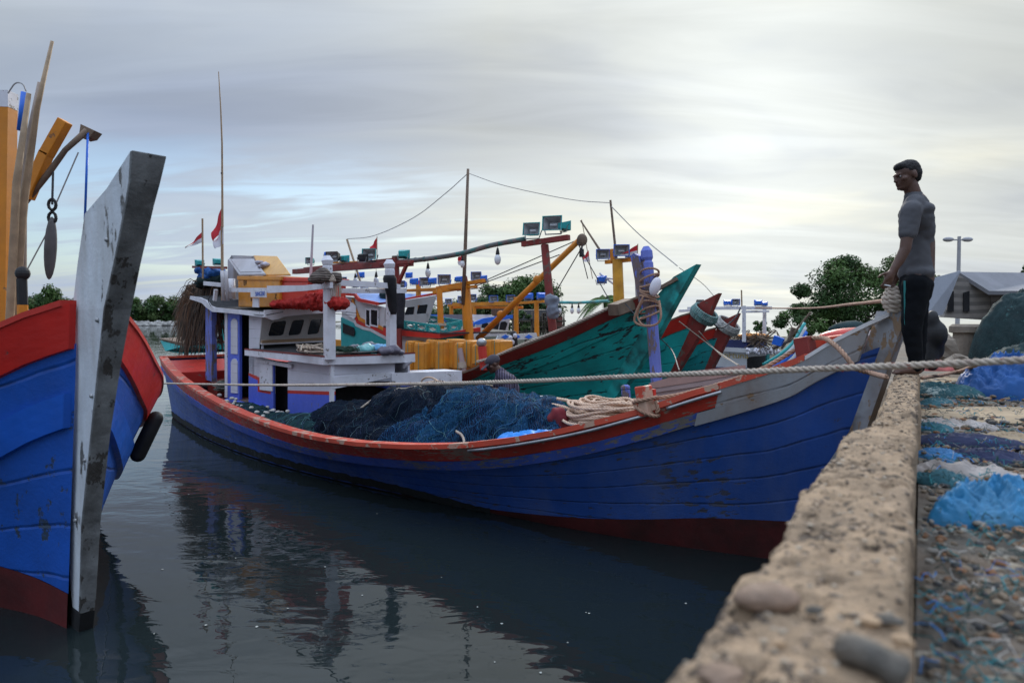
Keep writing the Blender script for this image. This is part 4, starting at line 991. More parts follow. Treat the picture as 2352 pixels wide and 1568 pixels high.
w_.prism([Q(732, 768), Q(741, 730), Q(752, 715), Q(750, 785)], n_*.03)
w_.prism([Q(604, 717), Q(752, 713), Q(741, 730), Q(622, 737)], n_*.031)
w_.prism([Q(597, 792), Q(750, 786), Q(734, 768), Q(611, 775)], n_*.029)
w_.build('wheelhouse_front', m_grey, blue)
for i, q in enumerate(wins):
    f_ = MB(); c = sum((Vector(Q(*p)) for p in q), Vector())/4; P = []
    for k, p in enumerate(q):   # rounded corners
        a_, b_, c_ = Q(*q[k-1]), Q(*p), Q(*q[(k+1) % 4])
        P += [b_.lerp(a_, .16), b_.lerp(a_, .05).lerp(c_, .05), b_.lerp(c_, .12)]
    P2 = [c + (p - c)*.9 for p in P]; nn = len(P); 
    P1 = [c + (p - c)*1.06 - n_*.012 for p in P]; P2 = [p - n_*.012 for p in P2]
    f_.add(P1 + P2 + [p + n_*.05 for p in P1] + [p + n_*.05 for p in P2], [(k, (k+1) % nn, nn+(k+1) % nn, nn+k) for k in range(nn)] + [(nn+k, nn+(k+1) % nn, 3*nn+(k+1) % nn, 3*nn+k) for k in range(nn)] + [(k, 2*nn+k, 2*nn+(k+1) % nn, (k+1) % nn) for k in range(nn)])
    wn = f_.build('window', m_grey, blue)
    MB().add([p + n_*.02 for p in P1], [tuple(range(nn))]).build('pane', m_glass, wn)
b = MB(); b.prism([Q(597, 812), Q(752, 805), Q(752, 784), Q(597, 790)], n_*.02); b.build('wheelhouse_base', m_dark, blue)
b = MB(); b.prism([Q(598, 788, .05), Q(746, 781, .05), Q(744, 775, .05), Q(600, 781, .05)], n_*.07); b.build('window_sill', mat('bare tan wood sill', (.3, .2, .12), .7, .15, 5), blue)
b = MB(); b.prism([Q(598, 790, .06), Q(748, 783, .06), Q(748, 780, .06), Q(598, 787, .06)], n_*.06); b.build('sill_edge', m_trim, blue)
# wheelhouse side: white panel, doorway, blue door with white inset panels
onN('wall', m_whitew, [(572, 880), (572, 712), (604, 716), (597, 780), (600, 792), (601, 803), (584, 803), (584, 880)], TS_, .04)
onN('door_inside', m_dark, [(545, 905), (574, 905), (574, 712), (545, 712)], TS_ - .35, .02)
onN('door', m_bluetrim, [(523, 915), (550, 918), (550, 716), (523, 714)], TS_ + .01, .05)
for (y0, y1) in ((732, 812), (824, 902)):
    P = [(530, y1), (545, y1+1), (545, y0+8), (542, y0+1), (537, y0-1), (533, y0+1), (530, y0+8)]
    onN('door_panel', m_whitew, P, TS_ + .025, .02)
onN('door_post', m_trim, [(516, 912), (522, 913), (522, 712), (516, 712)], TS_ + .012, .05)
onN('door_sill', m_bluetrim, [(516, 915), (600, 936), (600, 944), (516, 924)], TS_ + .1, .1)
onN('plinth', m_redd, [(500, 915), (585, 945), (585, 958), (500, 925)], TS_ + .14, .12)
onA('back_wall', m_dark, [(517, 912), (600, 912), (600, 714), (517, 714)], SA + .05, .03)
MB().prism([FB.w(SW + .05, TF, .4), FB.w(SA, TF, .4), FB.w(SA, TF, 2.3), FB.w(SW + .05, TF, 2.3)], FB.N*.04).build('far_wall', m_whitew, blue)
MB().prism([FB.w(SF, TF, .4), FB.w(SW, TF, .4), FB.w(SW, TF, 1.6), FB.w(SF, TF, 1.6)], FB.N*.04).build('far_wall', m_whitew, blue)
# upper roof and its sweeping fascia
TR = 1.12
ru = [(441, 680), (462, 683), (478, 690), (486, 701), (497, 706), (560, 712), (612, 717)]
rl = [(612, 729), (560, 722), (520, 718), (492, 716), (478, 706), (468, 696), (450, 690), (440, 687)]
MB().prism([T(a, b, TR) for a, b in ru + rl], FB.N*.04).build('roof_fascia', m_trim, blue)
sR = FB.inv(T(612, 717, TR))[0]; zR2 = T(612, 717, TR).z; sT = FB.inv(T(441, 680, TR))[0]; zT = T(441, 680, TR).z
rr_ = MB()
prof = [FB.inv(T(a, b, TR)) for a, b in ru]
prof = sorted([(s, z) for s, _, z in prof])
def rfn2(u, v): s = lerp(sR - .05, sT, u); return FB.w(s, lerp(TR, -TR + .4, v), stab(s, prof) + .06*math.sin(math.pi*v) - .01)
rr_.grid(rfn2, 30, 10); rr_.grid(lambda u, v: rfn2(u, v) - Vector((0, 0, .05)), 30, 10); rr_.build('upper_roof', m_tar, blue, smooth=True)
FRs = sR - .08
onA('roof_fascia', m_trim, [(608, 728), (608, 712), (790, 703), (792, 716), (755, 718), (700, 722), (652, 727), (640, 733), (625, 735)], FRs, .04)
onA('roof_fascia_corner', m_trim, [(788, 718), (788, 703), (812, 704), (812, 712)], FRs + .01, .04)
# rails round the upper roof
def bt_(name, a, b, w_, h_, mt=m_trim, parent=blue, **k): return MB().beam(a, b, w_, h_).build(name, mt, parent, **k)
Rp = [T(470, 653, 1.14), T(521, 662, 1.14), T(617, 664, 1.14), T(700, 664, 1.14), T(752, 652, 1.14)]
MB().prism([T(467, 646, 1.14), T(520, 651, 1.14), T(520, 660, 1.14), T(467, 655, 1.14)], FB.N*-.04).build('rail', m_trim, blue)
MB().prism([T(524, 661, 1.14), T(612, 661, 1.14), T(612, 672, 1.14), T(524, 670, 1.14)], FB.N*-.04).build('rail', m_trim, blue)
MB().prism([T(613, 656, 1.17), T(700, 655, 1.17), T(758, 648, 1.17), T(758, 661, 1.17), T(700, 668, 1.17), T(613, 673, 1.17)], FB.N*-.05).build('rail', m_trim, blue)
bt_('rail_post', T(496, 665, 1.1), T(493, 690, 1.1), .06, .06)
# tall grey pipes lashed at the aft corner of the rail
for x in (514, 523): MB().tube([T(x, 690, 1.2), T(x-3, 640, 1.2), T(x-4, 622, 1.2)], .035, 8).build('pipe_post', m_greybox, blue, smooth=True)
MB().tube([T(532, 686, 1.05), T(531, 640, 1.05)], .07, 12).build('vent_pipe', m_trim, blue, smooth=True)
# two white knob-headed posts standing on the lower roof with their cross rails
pA0 = T(757, 826, 1.08); pA1 = T(751, 588, 1.08)
sP = FB.inv(pA0)[0]
b = MB(); b.beam(pA0, T(756, 645, 1.08), .145, .12, up=FB.A); b.build('post', m_trim, blue, bev=.008)
b = MB(); b.tube([T(754, 648, 1.08), T(752, 613, 1.08), T(752, 610, 1.08), T(752, 607, 1.08), T(752, 599, 1.08), T(751, 588, 1.08)], [.08, .085, .075, .085, .1, .05], 6); b.build('post_head', m_trim, blue)
pB = lambda px, py: S(px, py, sP + .05)
b = MB(); b.beam(pB(899, 816), pB(898, 652), .13, .12, up=FB.A); b.build('post', m_trim, blue, bev=.008)
b = MB(); b.tube([pB(897, 655), pB(895, 620), pB(895, 617), pB(895, 614), pB(894, 606), pB(894, 596)], [.085, .088, .078, .09, .105, .05], 6); b.build('post_head', m_trim, blue)
MB().prism([S(745, 641, sP - .03), S(775, 642, sP - .03), S(905, 651, sP - .03), S(916, 654, sP - .03), S(916, 664, sP - .03), S(776, 656, sP - .03), S(745, 656, sP - .03)], FB.A*-.05).build('cross_rail', m_trim, blue)
MB().prism([S(782, 662, sP + .1), S(934, 664, sP + .1), S(934, 673, sP + .1), S(782, 673, sP + .1)], FB.A*.05).build('cross_rail', m_trim, blue)
# blue posts and red locker aft
onN('awning_post', m_violet, [(472, 872), (487, 876), (486, 706), (472, 698)], .95, .1)
b = MB(); P = [HB.pt(1, HB.u_of(13.3), 1.30, -.1), HB.pt(-1, HB.u_of(13.3), 1.30, -.1), HB.pt(-1, HB.u_of(11.9), 1.12, -.1), HB.pt(1, HB.u_of(11.9), 1.12, -.15)]
b.prism(P, (0, 0, -.3)); b.build('stern_locker', m_redp, blue, bev=.01)
MB().prism([FB.w(11.3, .9, .75), FB.w(11.3, -.7, .75), FB.w(11.85, -.7, .95), FB.w(11.85, .9, .95)], (0, 0, -.4)).build('stern_step', m_redd, blue)
# cloth-wrapped heads, wires and small fittings
MB().tube(crom([T(560, 716, 1.13), T(600, 724, 1.16), T(650, 716, 1.12)], n=8), .008, 5).build('cable', m_black, blue)
MB().tube(crom([T(484, 702, 1.18), T(478, 690, 1.18), T(484, 678, 1.16)], n=6), .008, 5).build('cable', m_black, blue)
# ------------------------------------------------------------------ name board on the rail
def text(body, name, mt, parent, p0, xdir, ydir, size, ext=.004, align='CENTER', font_scale=1.0):
    cu = bpy.data.curves.new('t', 'FONT'); cu.body = body; cu.size = size; cu.extrude = ext; cu.align_x = align; cu.align_y = 'CENTER'
    o = bpy.data.objects.new('t', cu); COL.objects.link(o); dg = bpy.context.evaluated_depsgraph_get(); me = bpy.data.meshes.new_from_object(o.evaluated_get(dg))
    X = Vector(xdir).normalized(); Y_ = Vector(ydir).normalized(); Z_ = X.cross(Y_); mb = MB()
    mb.v = [Vector(p0) + X*v.co.x*font_scale + Y_*v.co.y + Z_*v.co.z for v in me.vertices]; mb.f = [tuple(p.vertices) for p in me.polygons]
    bpy.data.objects.remove(o); bpy.data.curves.remove(cu); bpy.data.meshes.remove(me)
    return mb.build(name, mt, parent, fix=False)
nb = thing('name_board', 'small white board lettered SANGZAF fixed to the roof rail below the orange box', 'sign', T(592, 676, 1.2))
MB().prism([T(578, 682, 1.2), T(613, 683, 1.2), T(612, 667, 1.2), T(578, 666, 1.2)], FB.N*.02).build('board', m_trim, nb)
text('SANGZAF', 'lettering', mat('blue letter paint', (.05, .12, .45), .5, .1), nb, T(597, 675, 1.226), -FB.A, (0, 0, 1), .105, .002, font_scale=.82)
MB().prism([T(582, 705, 1.16), T(596, 706, 1.16), T(596, 684, 1.16), T(583, 684, 1.16)], FB.N*.02).build('bracket', m_trim, nb)
# ================================================================== things on the boat
def tp(px, py, t): return T(px, py, t)
# ice boxes: hinged plastic boxes with their lids propped open
def icebox(name, label, m_b, m_l, x0, x1, ytop, ybot, t, depth, lid=None, m_in=None):
    a = T(x0, ybot, t); r = thing(name, label, 'ice box', a); b = MB()
    fr = [T(x0+2, ybot, t), T(x1-2, ybot+1, t), T(x1-1, ytop+8, t), T(x0+1, ytop+8, t)]
    b.prism(fr, FB.N*-depth); b.build('box', m_b, r, bev=.02)
    b = MB(); b.prism([T(x0-1, ytop+9, t+.02), T(x1+1, ytop+10, t+.02), T(x1+1, ytop, t+.02), T(x0-1, ytop, t+.02)], FB.N*-(depth+.04)); b.build('rim', m_b, r, bev=.012)
    if lid:
        b = MB(); b.prism([T(*p) for p in lid], (FB.N*.3 + Vector((0, 0, .9))).normalized()*.035); b.build('lid', m_l, r, bev=.01)
        if m_in:
            c = sum((T(*p) for p in lid), Vector())/4; b = MB(); b.prism([c + (T(*p)-c)*.8 for p in lid], (FB.N*.3 + Vector((0, 0, .9))).normalized()*.05); b.build('lid_panel', m_in, r, bev=.008)
    return r
ob = icebox('ice_box', 'open orange plastic ice box with stencilled letters on the deckhouse roof', m_orgbox, m_greybox, 545, 643, 634, 705, .95, .62, [(550, 634, .95), (612, 633, .95), (583, 598, .72), (524, 598, .72)], m_greybox)
rb_ = icebox('ice_box', 'red plastic box beside the orange ice box, its pale orange lid leaning open', m_redbox, m_orgpale, 645, 709, 637, 706, .9, .7, [(605, 635, .9), (669, 634, .9), (638, 592, .62), (583, 590, .62)])
for tx, px, py, sz in (('EV', 563, 650, .13), ('U', 591, 690, .13), ('0', 577, 688, .1), ('Z', 633, 681, .12)): text(tx, 'stencil_letter', mat('black stencil', (.03, .03, .03), .7), ob, T(px, py, .957), -FB.A, (0, 0, 1), sz, .002)
gb = thing('ice_box', 'tall open-fronted grey box standing behind the orange ice box', 'ice box', T(550, 700, .45))
for nm, P in (('side', [(523, 700), (536, 700), (536, 590), (531, 588), (523, 598)]), ('top', [(527, 598), (583, 598), (583, 588), (531, 586)]), ('side', [(578, 640), (584, 640), (584, 588), (578, 588)])): onN(nm, m_greybox, P, .62, .45, gb)
onN('back', m_dark, [(536, 700), (580, 700), (580, 596), (536, 596)], .3, .03, gb)
# fish skin rag on lid
m_ragp = mat('silvery lilac rag', (.42, .4, .46), .7, .3, 9, dirt=(.1, .09, .1), damt=.5, ds=8, bump=.4)
def crumple(name, pts, r, mt, label, cat, vox=.02, sm=3, amp=.02, fs=9, **k):
    b = MB()
    for p, q in pts: b.ell(p, q)
    return remeshed(b, name, mt, vox, sm, disp=lambda v: amp*(1 - 2*abs(noise.noise(v*fs))) + amp*.5*noise.noise(v*fs*2.3), label=label, cat=cat, **k)
crumple('cloth_rag', [(T(597, 603, .78), (.08, .07, .03)), (T(610, 607, .82), (.09, .06, .03)), (T(602, 612, .84), (.08, .05, .025))], 0, m_ragp, 'silvery grey rag lying on the pale orange lid', 'rag', .015)
# red net bundle
m_rnet = mat('red netting', (.36, .02, .015), .85, .3, 8, dirt=(.2, .01, .01), damt=.5, ds=9, bump=.7, bs=60)
crumple('net_bundle', [(T(x, 702 - h*.4, .98), (.16, .14, h*.0048)) for x, h in ((645, 8), (670, 10), (695, 14), (720, 22), (738, 28), (756, 24), (775, 14))], 0, m_rnet, 'loose red netting on the roof edge beside the red box', 'net', .018, 2, .045, 17)
# rope and basket on the rail corner
m_wick = mat('brown woven strap bundle', (.14, .11, .09), .85, .3, 8, wave=(9, 2, 'Z', (.05, .04, .035), .6), bump=.6)
crumple('rope_bundle', [(S(735, 637, sP - .1), (.14, .1, .09)), (S(742, 630, sP - .1), (.1, .1, .09)), (S(770, 637, sP - .1), (.1, .1, .08)), (S(722, 642, sP), (.08, .1, .05))], 0, m_wick, 'brown woven rope bundle heaped on the rail by the near white post', 'rope', .02, 3, .02, 10)
kb = MB(); rr = random.Random(2)
for i in range(5):
    rope3(kb, [S(742 + 6*i, 650, sP - .12), S(748 + 4*i, 640 - 2*i, sP - .16), S(758 + 3*i, 644, sP - .2), S(766, 652 - i, sP - .14)], .012)
for i in range(12):
    x = 770 + rr.uniform(-8, 12); kb.tube(crom([S(x, 652, sP - .08), S(x + rr.uniform(-3, 3), 670, sP - .1), S(x + rr.uniform(-5, 6), rr.uniform(680, 712), sP - .08)], n=5), .007, 5)
kb.build('rope_knot', m_rope, label='pale rope knotted round the near white post with frayed ends hanging', cat='rope')
# black shirt hung on the far white post, black net bag beside it
m_blk = mat('black cloth', (.012, .012, .014), .85, .2, 5, bump=.3, bs=20)
def hang(name, rows, s, mt, label, cat, dpt=.05, seed=0, par=None):
    mb = MB(); n = 14
    for (x0, x1, y) in rows:
        for j in range(n):
            a_ = 2*math.pi*j/n; u = .5 + .5*math.cos(a_); p = S(lerp(x0, x1, u), y, s)
            mb.v.append(p - FB.A*(dpt*math.sin(a_)*(1 + .4*noise.noise(Vector((j*.9, y*.05, seed)))) + .02*noise.noise(Vector((u*6, y*.1, seed)))))
    for i in range(len(rows)-1):
        for j in range(n): mb.f.append((i*n+j, i*n+(j+1) % n, (i+1)*n+(j+1) % n, (i+1)*n+j))
    mb.f.append(tuple(range(n))); mb.f.append(tuple(range((len(rows)-1)*n, len(rows)*n))[::-1])
    return mb.build(name, mt, par, smooth=True, label=label, cat=cat)
hang('shirt', [(884, 905, 632), (882, 909, 640), (885, 909, 655), (887, 909, 668), (892, 909, 680), (894, 906, 700), (897, 905, 716), (899, 903, 722)], sP - .03, m_blk, 'black shirt hanging limp from the far white post', 'shirt', .1, 1)
hang('net_bag', [(908, 924, 665), (907, 927, 675), (908, 926, 690), (907, 927, 705), (907, 925, 725), (906, 924, 742), (909, 922, 754)], sP + .7, mat('black mesh', (.02, .02, .025), .9, .3, 20), 'black mesh bag hanging behind the shirt on the white post', 'bag', .12, 2)
# lines and bags on the lower roof
zlr = c0.z
def roofp(px, py): return WZ(px, py, zlr + .06)
rr = random.Random(12); cb = MB()
for i in range(15):
    pts = [roofp(rr.uniform(680, 745), rr.uniform(798, 812)) + Vector((0, 0, rr.uniform(0, .1))) for _ in range(4)]
    cb.tube(crom(pts, n=8), .011, 5)
cb.build('rope_tangle', m_rope, label='loose pale rope tangle on the lower roof in front of the wheelhouse windows', cat='rope')
cb = MB()
for i in range(30):
    c = S(787 + rr.uniform(-12, 14), 803, sP + .15); r_ = rr.uniform(.06, .13); ph = rr.uniform(0, 6); tl = rr.uniform(-.3, .3)
    cb.tube([c + Vector((r_*1.4*math.cos(a), r_*math.sin(a)*.8, tl*r_*math.cos(a + ph) + rr.uniform(-.02, .04))) for a in [2*math.pi*k/16 for k in range(17)]], .006, 4)
cb.build('line_coil', mat('dark green line', (.03, .07, .05), .7, .2), label='dark green fishing line coil between the two white posts', cat='line coil')
m_bagt = mat('pale teal plastic bag', (.15, .42, .42), .35, .2, 8, bump=.3, bs=20, spec=.5); m_bagb = mat('sky blue plastic bag', (.12, .35, .6), .35, .2, 8, bump=.3, bs=20, spec=.5)
crumple('plastic_bag', [(S(836, 803, sP + .3), (.11, .1, .06)), (S(846, 800, sP + .3), (.09, .08, .06))], 0, m_bagt, 'pale teal plastic bag on the lower roof left of the far white post', 'bag', .015, 2, .03, 9)
crumple('plastic_bag', [(S(865, 800, sP + .45), (.12, .1, .06)), (S(878, 799, sP + .45), (.1, .08, .05))], 0, m_bagb, 'sky blue plastic bag beside the foot of the far white post', 'bag', .015, 2, .03, 9)
crumple('cloth_rag', [(S(884, 806, sP - .05), (.13, .1, .05)), (S(905, 803, sP - .05), (.12, .1, .06)), (S(916, 808, sP - .05), (.08, .08, .03))], 0, mat('grey violet rag', (.13, .12, .15), .8, .25, 6, bump=.4), 'grey rag wrapped round the foot of the far white post', 'rag', .02, 3, .03, 9)
crumple('cloth_rag', [(S(820, 803, sP + .5), (.14, .1, .07)), (S(852, 796, sP + .7), (.16, .1, .06))], 0, mat('grey striped cloth', (.2, .2, .23), .8, .25, 6, bump=.4), 'dull grey cloth bundle behind the plastic bags on the lower roof', 'rag', .02, 3, .03, 9)
MB().prism([S(765, 796, sP + .6), S(784, 797, sP + .6), S(784, 780, sP + .6), S(765, 779, sP + .6)], FB.A*.3).build('plastic_crate', m_orgbox, label='small orange crate behind the near white post on the lower roof', cat='crate', bev=.01)
# ------------------------------------------------------------------ nets on deck
NETP = ((.004, .012, .035), (.012, .05, .14), (.006, .02, .055))
def net_mat(name, a, b_, c):
    return mat(name, a, .9, .5, 1.5, chip=b_, camt=.115, cs=3.2, cst=(1, 1, .45), dirt=c, damt=.6, ds=2.4, bump=.9, bs=80, spec=.15)
m_net = mat('blue fishing net', (.012, .07, .15), .9, .5, 1.0, chip=(.004, .010, .035), camt=.13, cs=2.6, cst=(1, 1, .5), dirt=(.006, .010, .018), damt=.95, ds=.9, bump=1, bs=60, spec=.1, wave=(14, 10, 'X', (.009, .048, .11), .7)); m_net2 = net_mat('dark teal fishing net', (.008, .03, .035), (.004, .012, .018), (.015, .05, .05))
def net_heap(label, cs, mt, vox, strands, cols, seed, amp=.09):
    t = thing('fishing_net', label, 'fishing net', cs[0][0]); b = MB()
    for p, r_, rot in cs: b.ell(p, r_, Matrix.Rotation(rot, 3, 'Z'), nu=20, nv=14)
    def dsp(v):
        d = FB.inv(v); a = d[0] + .5*noise.noise(v*1.1); c = d[1]
        r1 = 1 - 2*abs(noise.noise(Vector((a*2.6 + c*1.3, c*.8, v.z*1.6)))); r2 = 1 - 2*abs(noise.noise(Vector((a*6.3 + c*2, c*2.0 + 5, v.z*3)))); r3 = 1 - 2*abs(noise.noise(Vector((a*15, c*5 + 9, v.z*7))))
        return amp*(r1*.7 + r2*.5 + r3*.32)
    o = remeshed(b, 'net_body', mt, vox, 4, t, dsp)
    def clampv(p):
        s, tt, z = FB.inv(p); zq = stab(s, HB.ZS); vq = max(0, min(1, z/zq)); tm = max(.1, lerp(stab(s, TWLB), stab(s, TSHB), vq**1.25) - .2); top = lerp(stab(s, HB.ZS) + .02, 9, max(0, min(1, (tm - tt)/.35)))
        return FB.w(s, min(tt, tm), max(min(z, top), .3))
    for v in o.data.vertices: v.co = clampv(v.co + WLOC[o]) - WLOC[o]
    o.data.update()
    # strands draped over the body
    me = o.data; vs_ = [v.co + WLOC[o] for v in me.vertices]; rr = random.Random(seed)
    from mathutils.kdtree import KDTree
    kd = KDTree(len(vs_))
    for i, v in enumerate(vs_): kd.insert(v, i)
    kd.balance(); sm_ = MB(); mi = []
    for i in range(strands):
        k = rr.randrange(len(vs_)); p = vs_[k].copy(); d = Vector((rr.gauss(0, 1), rr.gauss(0, 1), rr.gauss(0, .8) - .3)).normalized(); pts = []
        for j in range(rr.randrange(4, 9)):
            co, ix, _ = kd.find(p); n = me.vertices[ix].normal; pts.append(co + n*.008)
            d = (d + Vector((rr.gauss(0, .25), rr.gauss(0, .25), rr.gauss(0, .25)))); d = (d - n*d.dot(n)).normalized(); p = co + d*.06
        k0 = len(sm_.f); sm_.tube(crom(pts, n=2), rr.uniform(.0015, .003), 3); mi += [rr.choice((0, 0, 0, 1, 1, 1, 3, 3, 2))]*(len(sm_.f) - k0)
    sm_.mi = mi; sm_.build('net_twine', cols, t, fix=False, kind='stuff')
    return t
m_tw = [mat('mid blue twine', (.02, .11, .25), .8, .2), mat('deep teal twine', (.015, .08, .1), .8, .2), mat('pale teal twine', (.08, .2, .22), .8, .2), mat('ink blue twine', (.006, .02, .08), .8, .2)]
F_ = lambda s, t, z: FB.w(s, t, z)
ra = math.atan2(FB.A.y, FB.A.x)
dk = [(F_(4.7, .8, .5), (1.75, .95, .42), ra), (F_(4.55, .5, .76), (1.05, .78, .47), ra), (F_(5.3, 1.0, .5), (1.5, .6, .44), ra), (F_(4.9, -.1, .6), (1.1, .6, .5), ra)]
net_heap('black blue fishing net heaped against the deckhouse front, left half of the pile', dk, mat('black blue fishing net', (.006, .014, .03), .9, .5, 1.0, chip=(.012, .045, .11), camt=.02, cs=2.2, cst=(1, 1, .5), dirt=(.003, .004, .008), damt=.8, ds=1.4, bump=1, bs=60, spec=.1, wave=(14, 10, 'X', (.004, .010, .022), .7)), .03, 700, [mat('ink twine', (.01, .02, .06), .8), mat('dark teal twine', (.012, .05, .07), .8), mat('grey teal twine', (.07, .12, .13), .8), m_black], 5, .11)
big = [(F_(3.7, .75, .5), (1.2, .95, .44), ra), (F_(3.55, .45, .74), (.85, .72, .48), ra), (F_(3.1, .5, .62), (1.0, .85, .58), ra), (F_(2.75, .6, .6), (.75, .8, .62), ra), (F_(2.45, .85, .62), (.6, .5, .42), ra)]
net_heap('blue fishing net heap beside the peach rope coil, right half of the pile', big, m_net, .03, 1300, m_tw, 4, .12)
net_heap('low dark teal net trailing along the side deck beside the white deckhouse', [(F_(7.4, 1.42, .46), (1.4, .36, .22), ra), (F_(8.6, 1.4, .52), (1.0, .3, .2), ra), (F_(6.4, 1.4, .45), (1.1, .36, .3), ra)], m_net2, .03, 420, m_tw[1:], 9, .05)
crumple('fishing_net', [(F_(2.0, 1.05, .92), (.45, .32, .09)), (F_(1.75, 1.0, .95), (.3, .25, .08))], 0, mat('vivid blue rope net', (.01, .2, .6), .6, .2, 8, bump=.6, bs=70), 'flat vivid blue netting inside the red gunwale by the rope coil', 'fishing net', .025, 3, .03, 9)
crumple('cloth_rag', [(F_(2.15, .55, 1.02), (.14, .12, .2))], 0, mat('maroon cloth', (.14, .015, .02), .9, .2, 5), 'maroon cloth between the blue net and the peach rope coil', 'rag', .02, 3, .02, 9)
fl_ = MB(); rr = random.Random(31)
for i in range(26):
    s = rr.uniform(7.2, 10.2); p = F_(s, rr.uniform(1.2, 1.62), .66 + (s-7)*.03 + rr.uniform(0, .05)); fl_.ell(p, (rr.uniform(.03, .055), .035, .03), nu=8, nv=6)
fl_.build('net_floats', mat('dirty white floats', (.5, .47, .42), .6, .2, 8), label='dirty white floats strung along the dark teal net', cat='floats', smooth=True, kind='stuff')
# ropes over the big net
def prope(name, pts, r, mt, label, cat='rope', group=None): return rope3(MB(), pts, r).build(name, mt, label=label, cat=cat, smooth=True, group=group, fix=False)
prope('rope', [T(757, 1016, 1.6), T(775, 985, 1.5), T(800, 960, 1.35), T(838, 930, 1.05), T(880, 900, .75)], .014, m_rope, 'thin pale rope running up over the left half of the big net')
prope('rope', [T(905, 902, .8), T(925, 915, .85), T(935, 930, .9), T(950, 945, 1.0), T(975, 955, 1.12)], .015, m_rope, 'pale rope curling down the middle of the big net')
fb = MB()
for i in range(7): rope3(fb, crom([T(880 + 3*i, 912 + i, .86), T(900, 905 + 2*i, .86), T(912 + i, 893, .8), T(930 - i*2, 892 + i, .78), T(955 + i*2, 887, .72)], n=3), .012)
for i in range(30): fb.tube([T(878 + rr.uniform(-8, 10), 914 + rr.uniform(-2, 6), .9), T(868 + rr.uniform(-8, 18), 922 + rr.uniform(-2, 8), .95)], .003, 3)
fb.build('rope_knot', m_rope, label='frayed white rope knot on top of the big net', cat='rope')
prope('rope', [T(960, 884, .3), T(985, 878, .2), T(1010, 876, .1), T(1045, 884, .1), T(1085, 890, .1), T(1105, 893, .1)], .018, m_coil, 'peach rope lying along the crest of the big net behind the mooring line')
prope('rope', [T(968, 885, -.1), T(970, 872, -.1), T(985, 866, -.1), T(1003, 873, -.1), T(1006, 884, -.1)], .015, m_coil, 'small upright loop of peach rope above the big net')
prope('rope', [T(1048, 990, 1.45), T(1060, 998, 1.5), T(1066, 1012, 1.55), T(1064, 1022, 1.6)], .014, m_rope, 'short tan rope end hanging at the front foot of the big net')
# peach rope coil
cc = FB.w(1.75, .1, .85); cm = MB(); rr = random.Random(77)
for i in range(58):
    u = i/58; rx = .66 - .36*u + rr.uniform(-.08, .08); ry = .44 - .2*u + rr.uniform(-.06, .06); o = Vector((rr.uniform(-.1, .1), rr.uniform(-.08, .08), 0)); z = .03 + .40*u + rr.uniform(-.02, .03); tl = rr.uniform(-.2, .2); a0 = rr.uniform(0, 6)
    span = rr.uniform(3.5, 6.4); pts = []
    for k in range(9):
        a = a0 + span*k/8; q = 1 + .12*noise.noise(Vector((a, i*3.1, 0))); pts.append(cc + o + Vector((rx*math.cos(a)*q, ry*math.sin(a)*q, z + tl*rx*math.cos(a)*.5 + .02*math.sin(a*3))))
    rope3(cm, pts, .018, n=5, seg=6)
for x0, y0, x1, y1 in ((1236, 935, 1320, 962), (1250, 925, 1345, 955), (1240, 945, 1300, 965), (1280, 915, 1375, 945), (1300, 918, 1380, 960), (1330, 925, 1392, 948)):
    rope3(cm, [T(x0, y0, .25), T((x0+x1)/2, (y0+y1)/2 - 5, .4), T(x1, y1, .4)], .019, n=5, seg=7)
cm.build('rope_coil', m_coil, label='large untidy coil of peach coloured rope on the foredeck', cat='rope coil', smooth=True, fix=False)
b = MB(); b.prism([T(1190, 912, -.6), T(1217, 912, -.6), T(1217, 925, -.6), T(1190, 924, -.6)], FB.N*-.3); b.build('plank_box', m_trim, label='small white box end between the big net and the peach coil', cat='box')
# mooring line on the bitts
prope('rope', [T(1500, 916, 1.0), T(1560, 906, .85), T(1640, 886, .62), T(1700, 866, .5), T(1760, 842, .42), T(1822, 806, .3), T(1840, 798, .28)], .02, m_rope2, 'tan rope stretched from the red bitt to the dark red bow bitt')
lp_ = MB(); c1_ = FB.ont(1482, 918, 1.06); c2_ = FB.ont(1486, 940, 1.06)
for c, tl in ((c1_, -.03), (c2_, .05)):
    rope3(lp_, [c + FB.A*(.11*math.cos(a)) + FB.N*(.10*math.sin(a)) + Vector((0, 0, tl*math.cos(a))) for a in [2*math.pi*k/12 for k in range(13)]], .018)
rope3(lp_, [c1_ - FB.A*.11, c1_ - FB.A*.14 - Vector((0, 0, .07)), c2_ - FB.A*.1 - Vector((0, 0, .02))], .018)
lp_.build('rope_hitch', m_rope2, label='tan rope hitched twice round the red bitt', cat='rope', smooth=True)
prope('rope', [T(1846, 778, .2), T(1890, 776, .3), T(1915, 790, .5), T(1940, 815, .6), T(1965, 845, .6), T(2000, 856, .5), WZ(2036, 866, 1.79)], .02, m_rope2, 'slack brown rope from the bow bitt down to the quay wall end')
prope('rope', [WZ(2118, 868, 1.70), WZ(2160, 862, 1.66), WZ(2210, 850, 1.7), W(2250, 835, 5.2)], .016, m_rope2, 'slack tan rope on the ground right of the standing man')
# rope fender at the bow tip
b = MB(); c = FB.w(-1.12, 0, 2.36)
for i in range(6): rope3(b, [c + Vector((.09*math.cos(a)*(1 - abs(i-2.5)*.13), .11*math.sin(a)*(1 - abs(i-2.5)*.13), -.08 + i*.035)) for a in [2*math.pi*k/12 for k in range(13)]], .026)
b.build('rope_fender', m_rope, label='white rope wound round the bow tip beside the standing man', cat='fender', smooth=True)
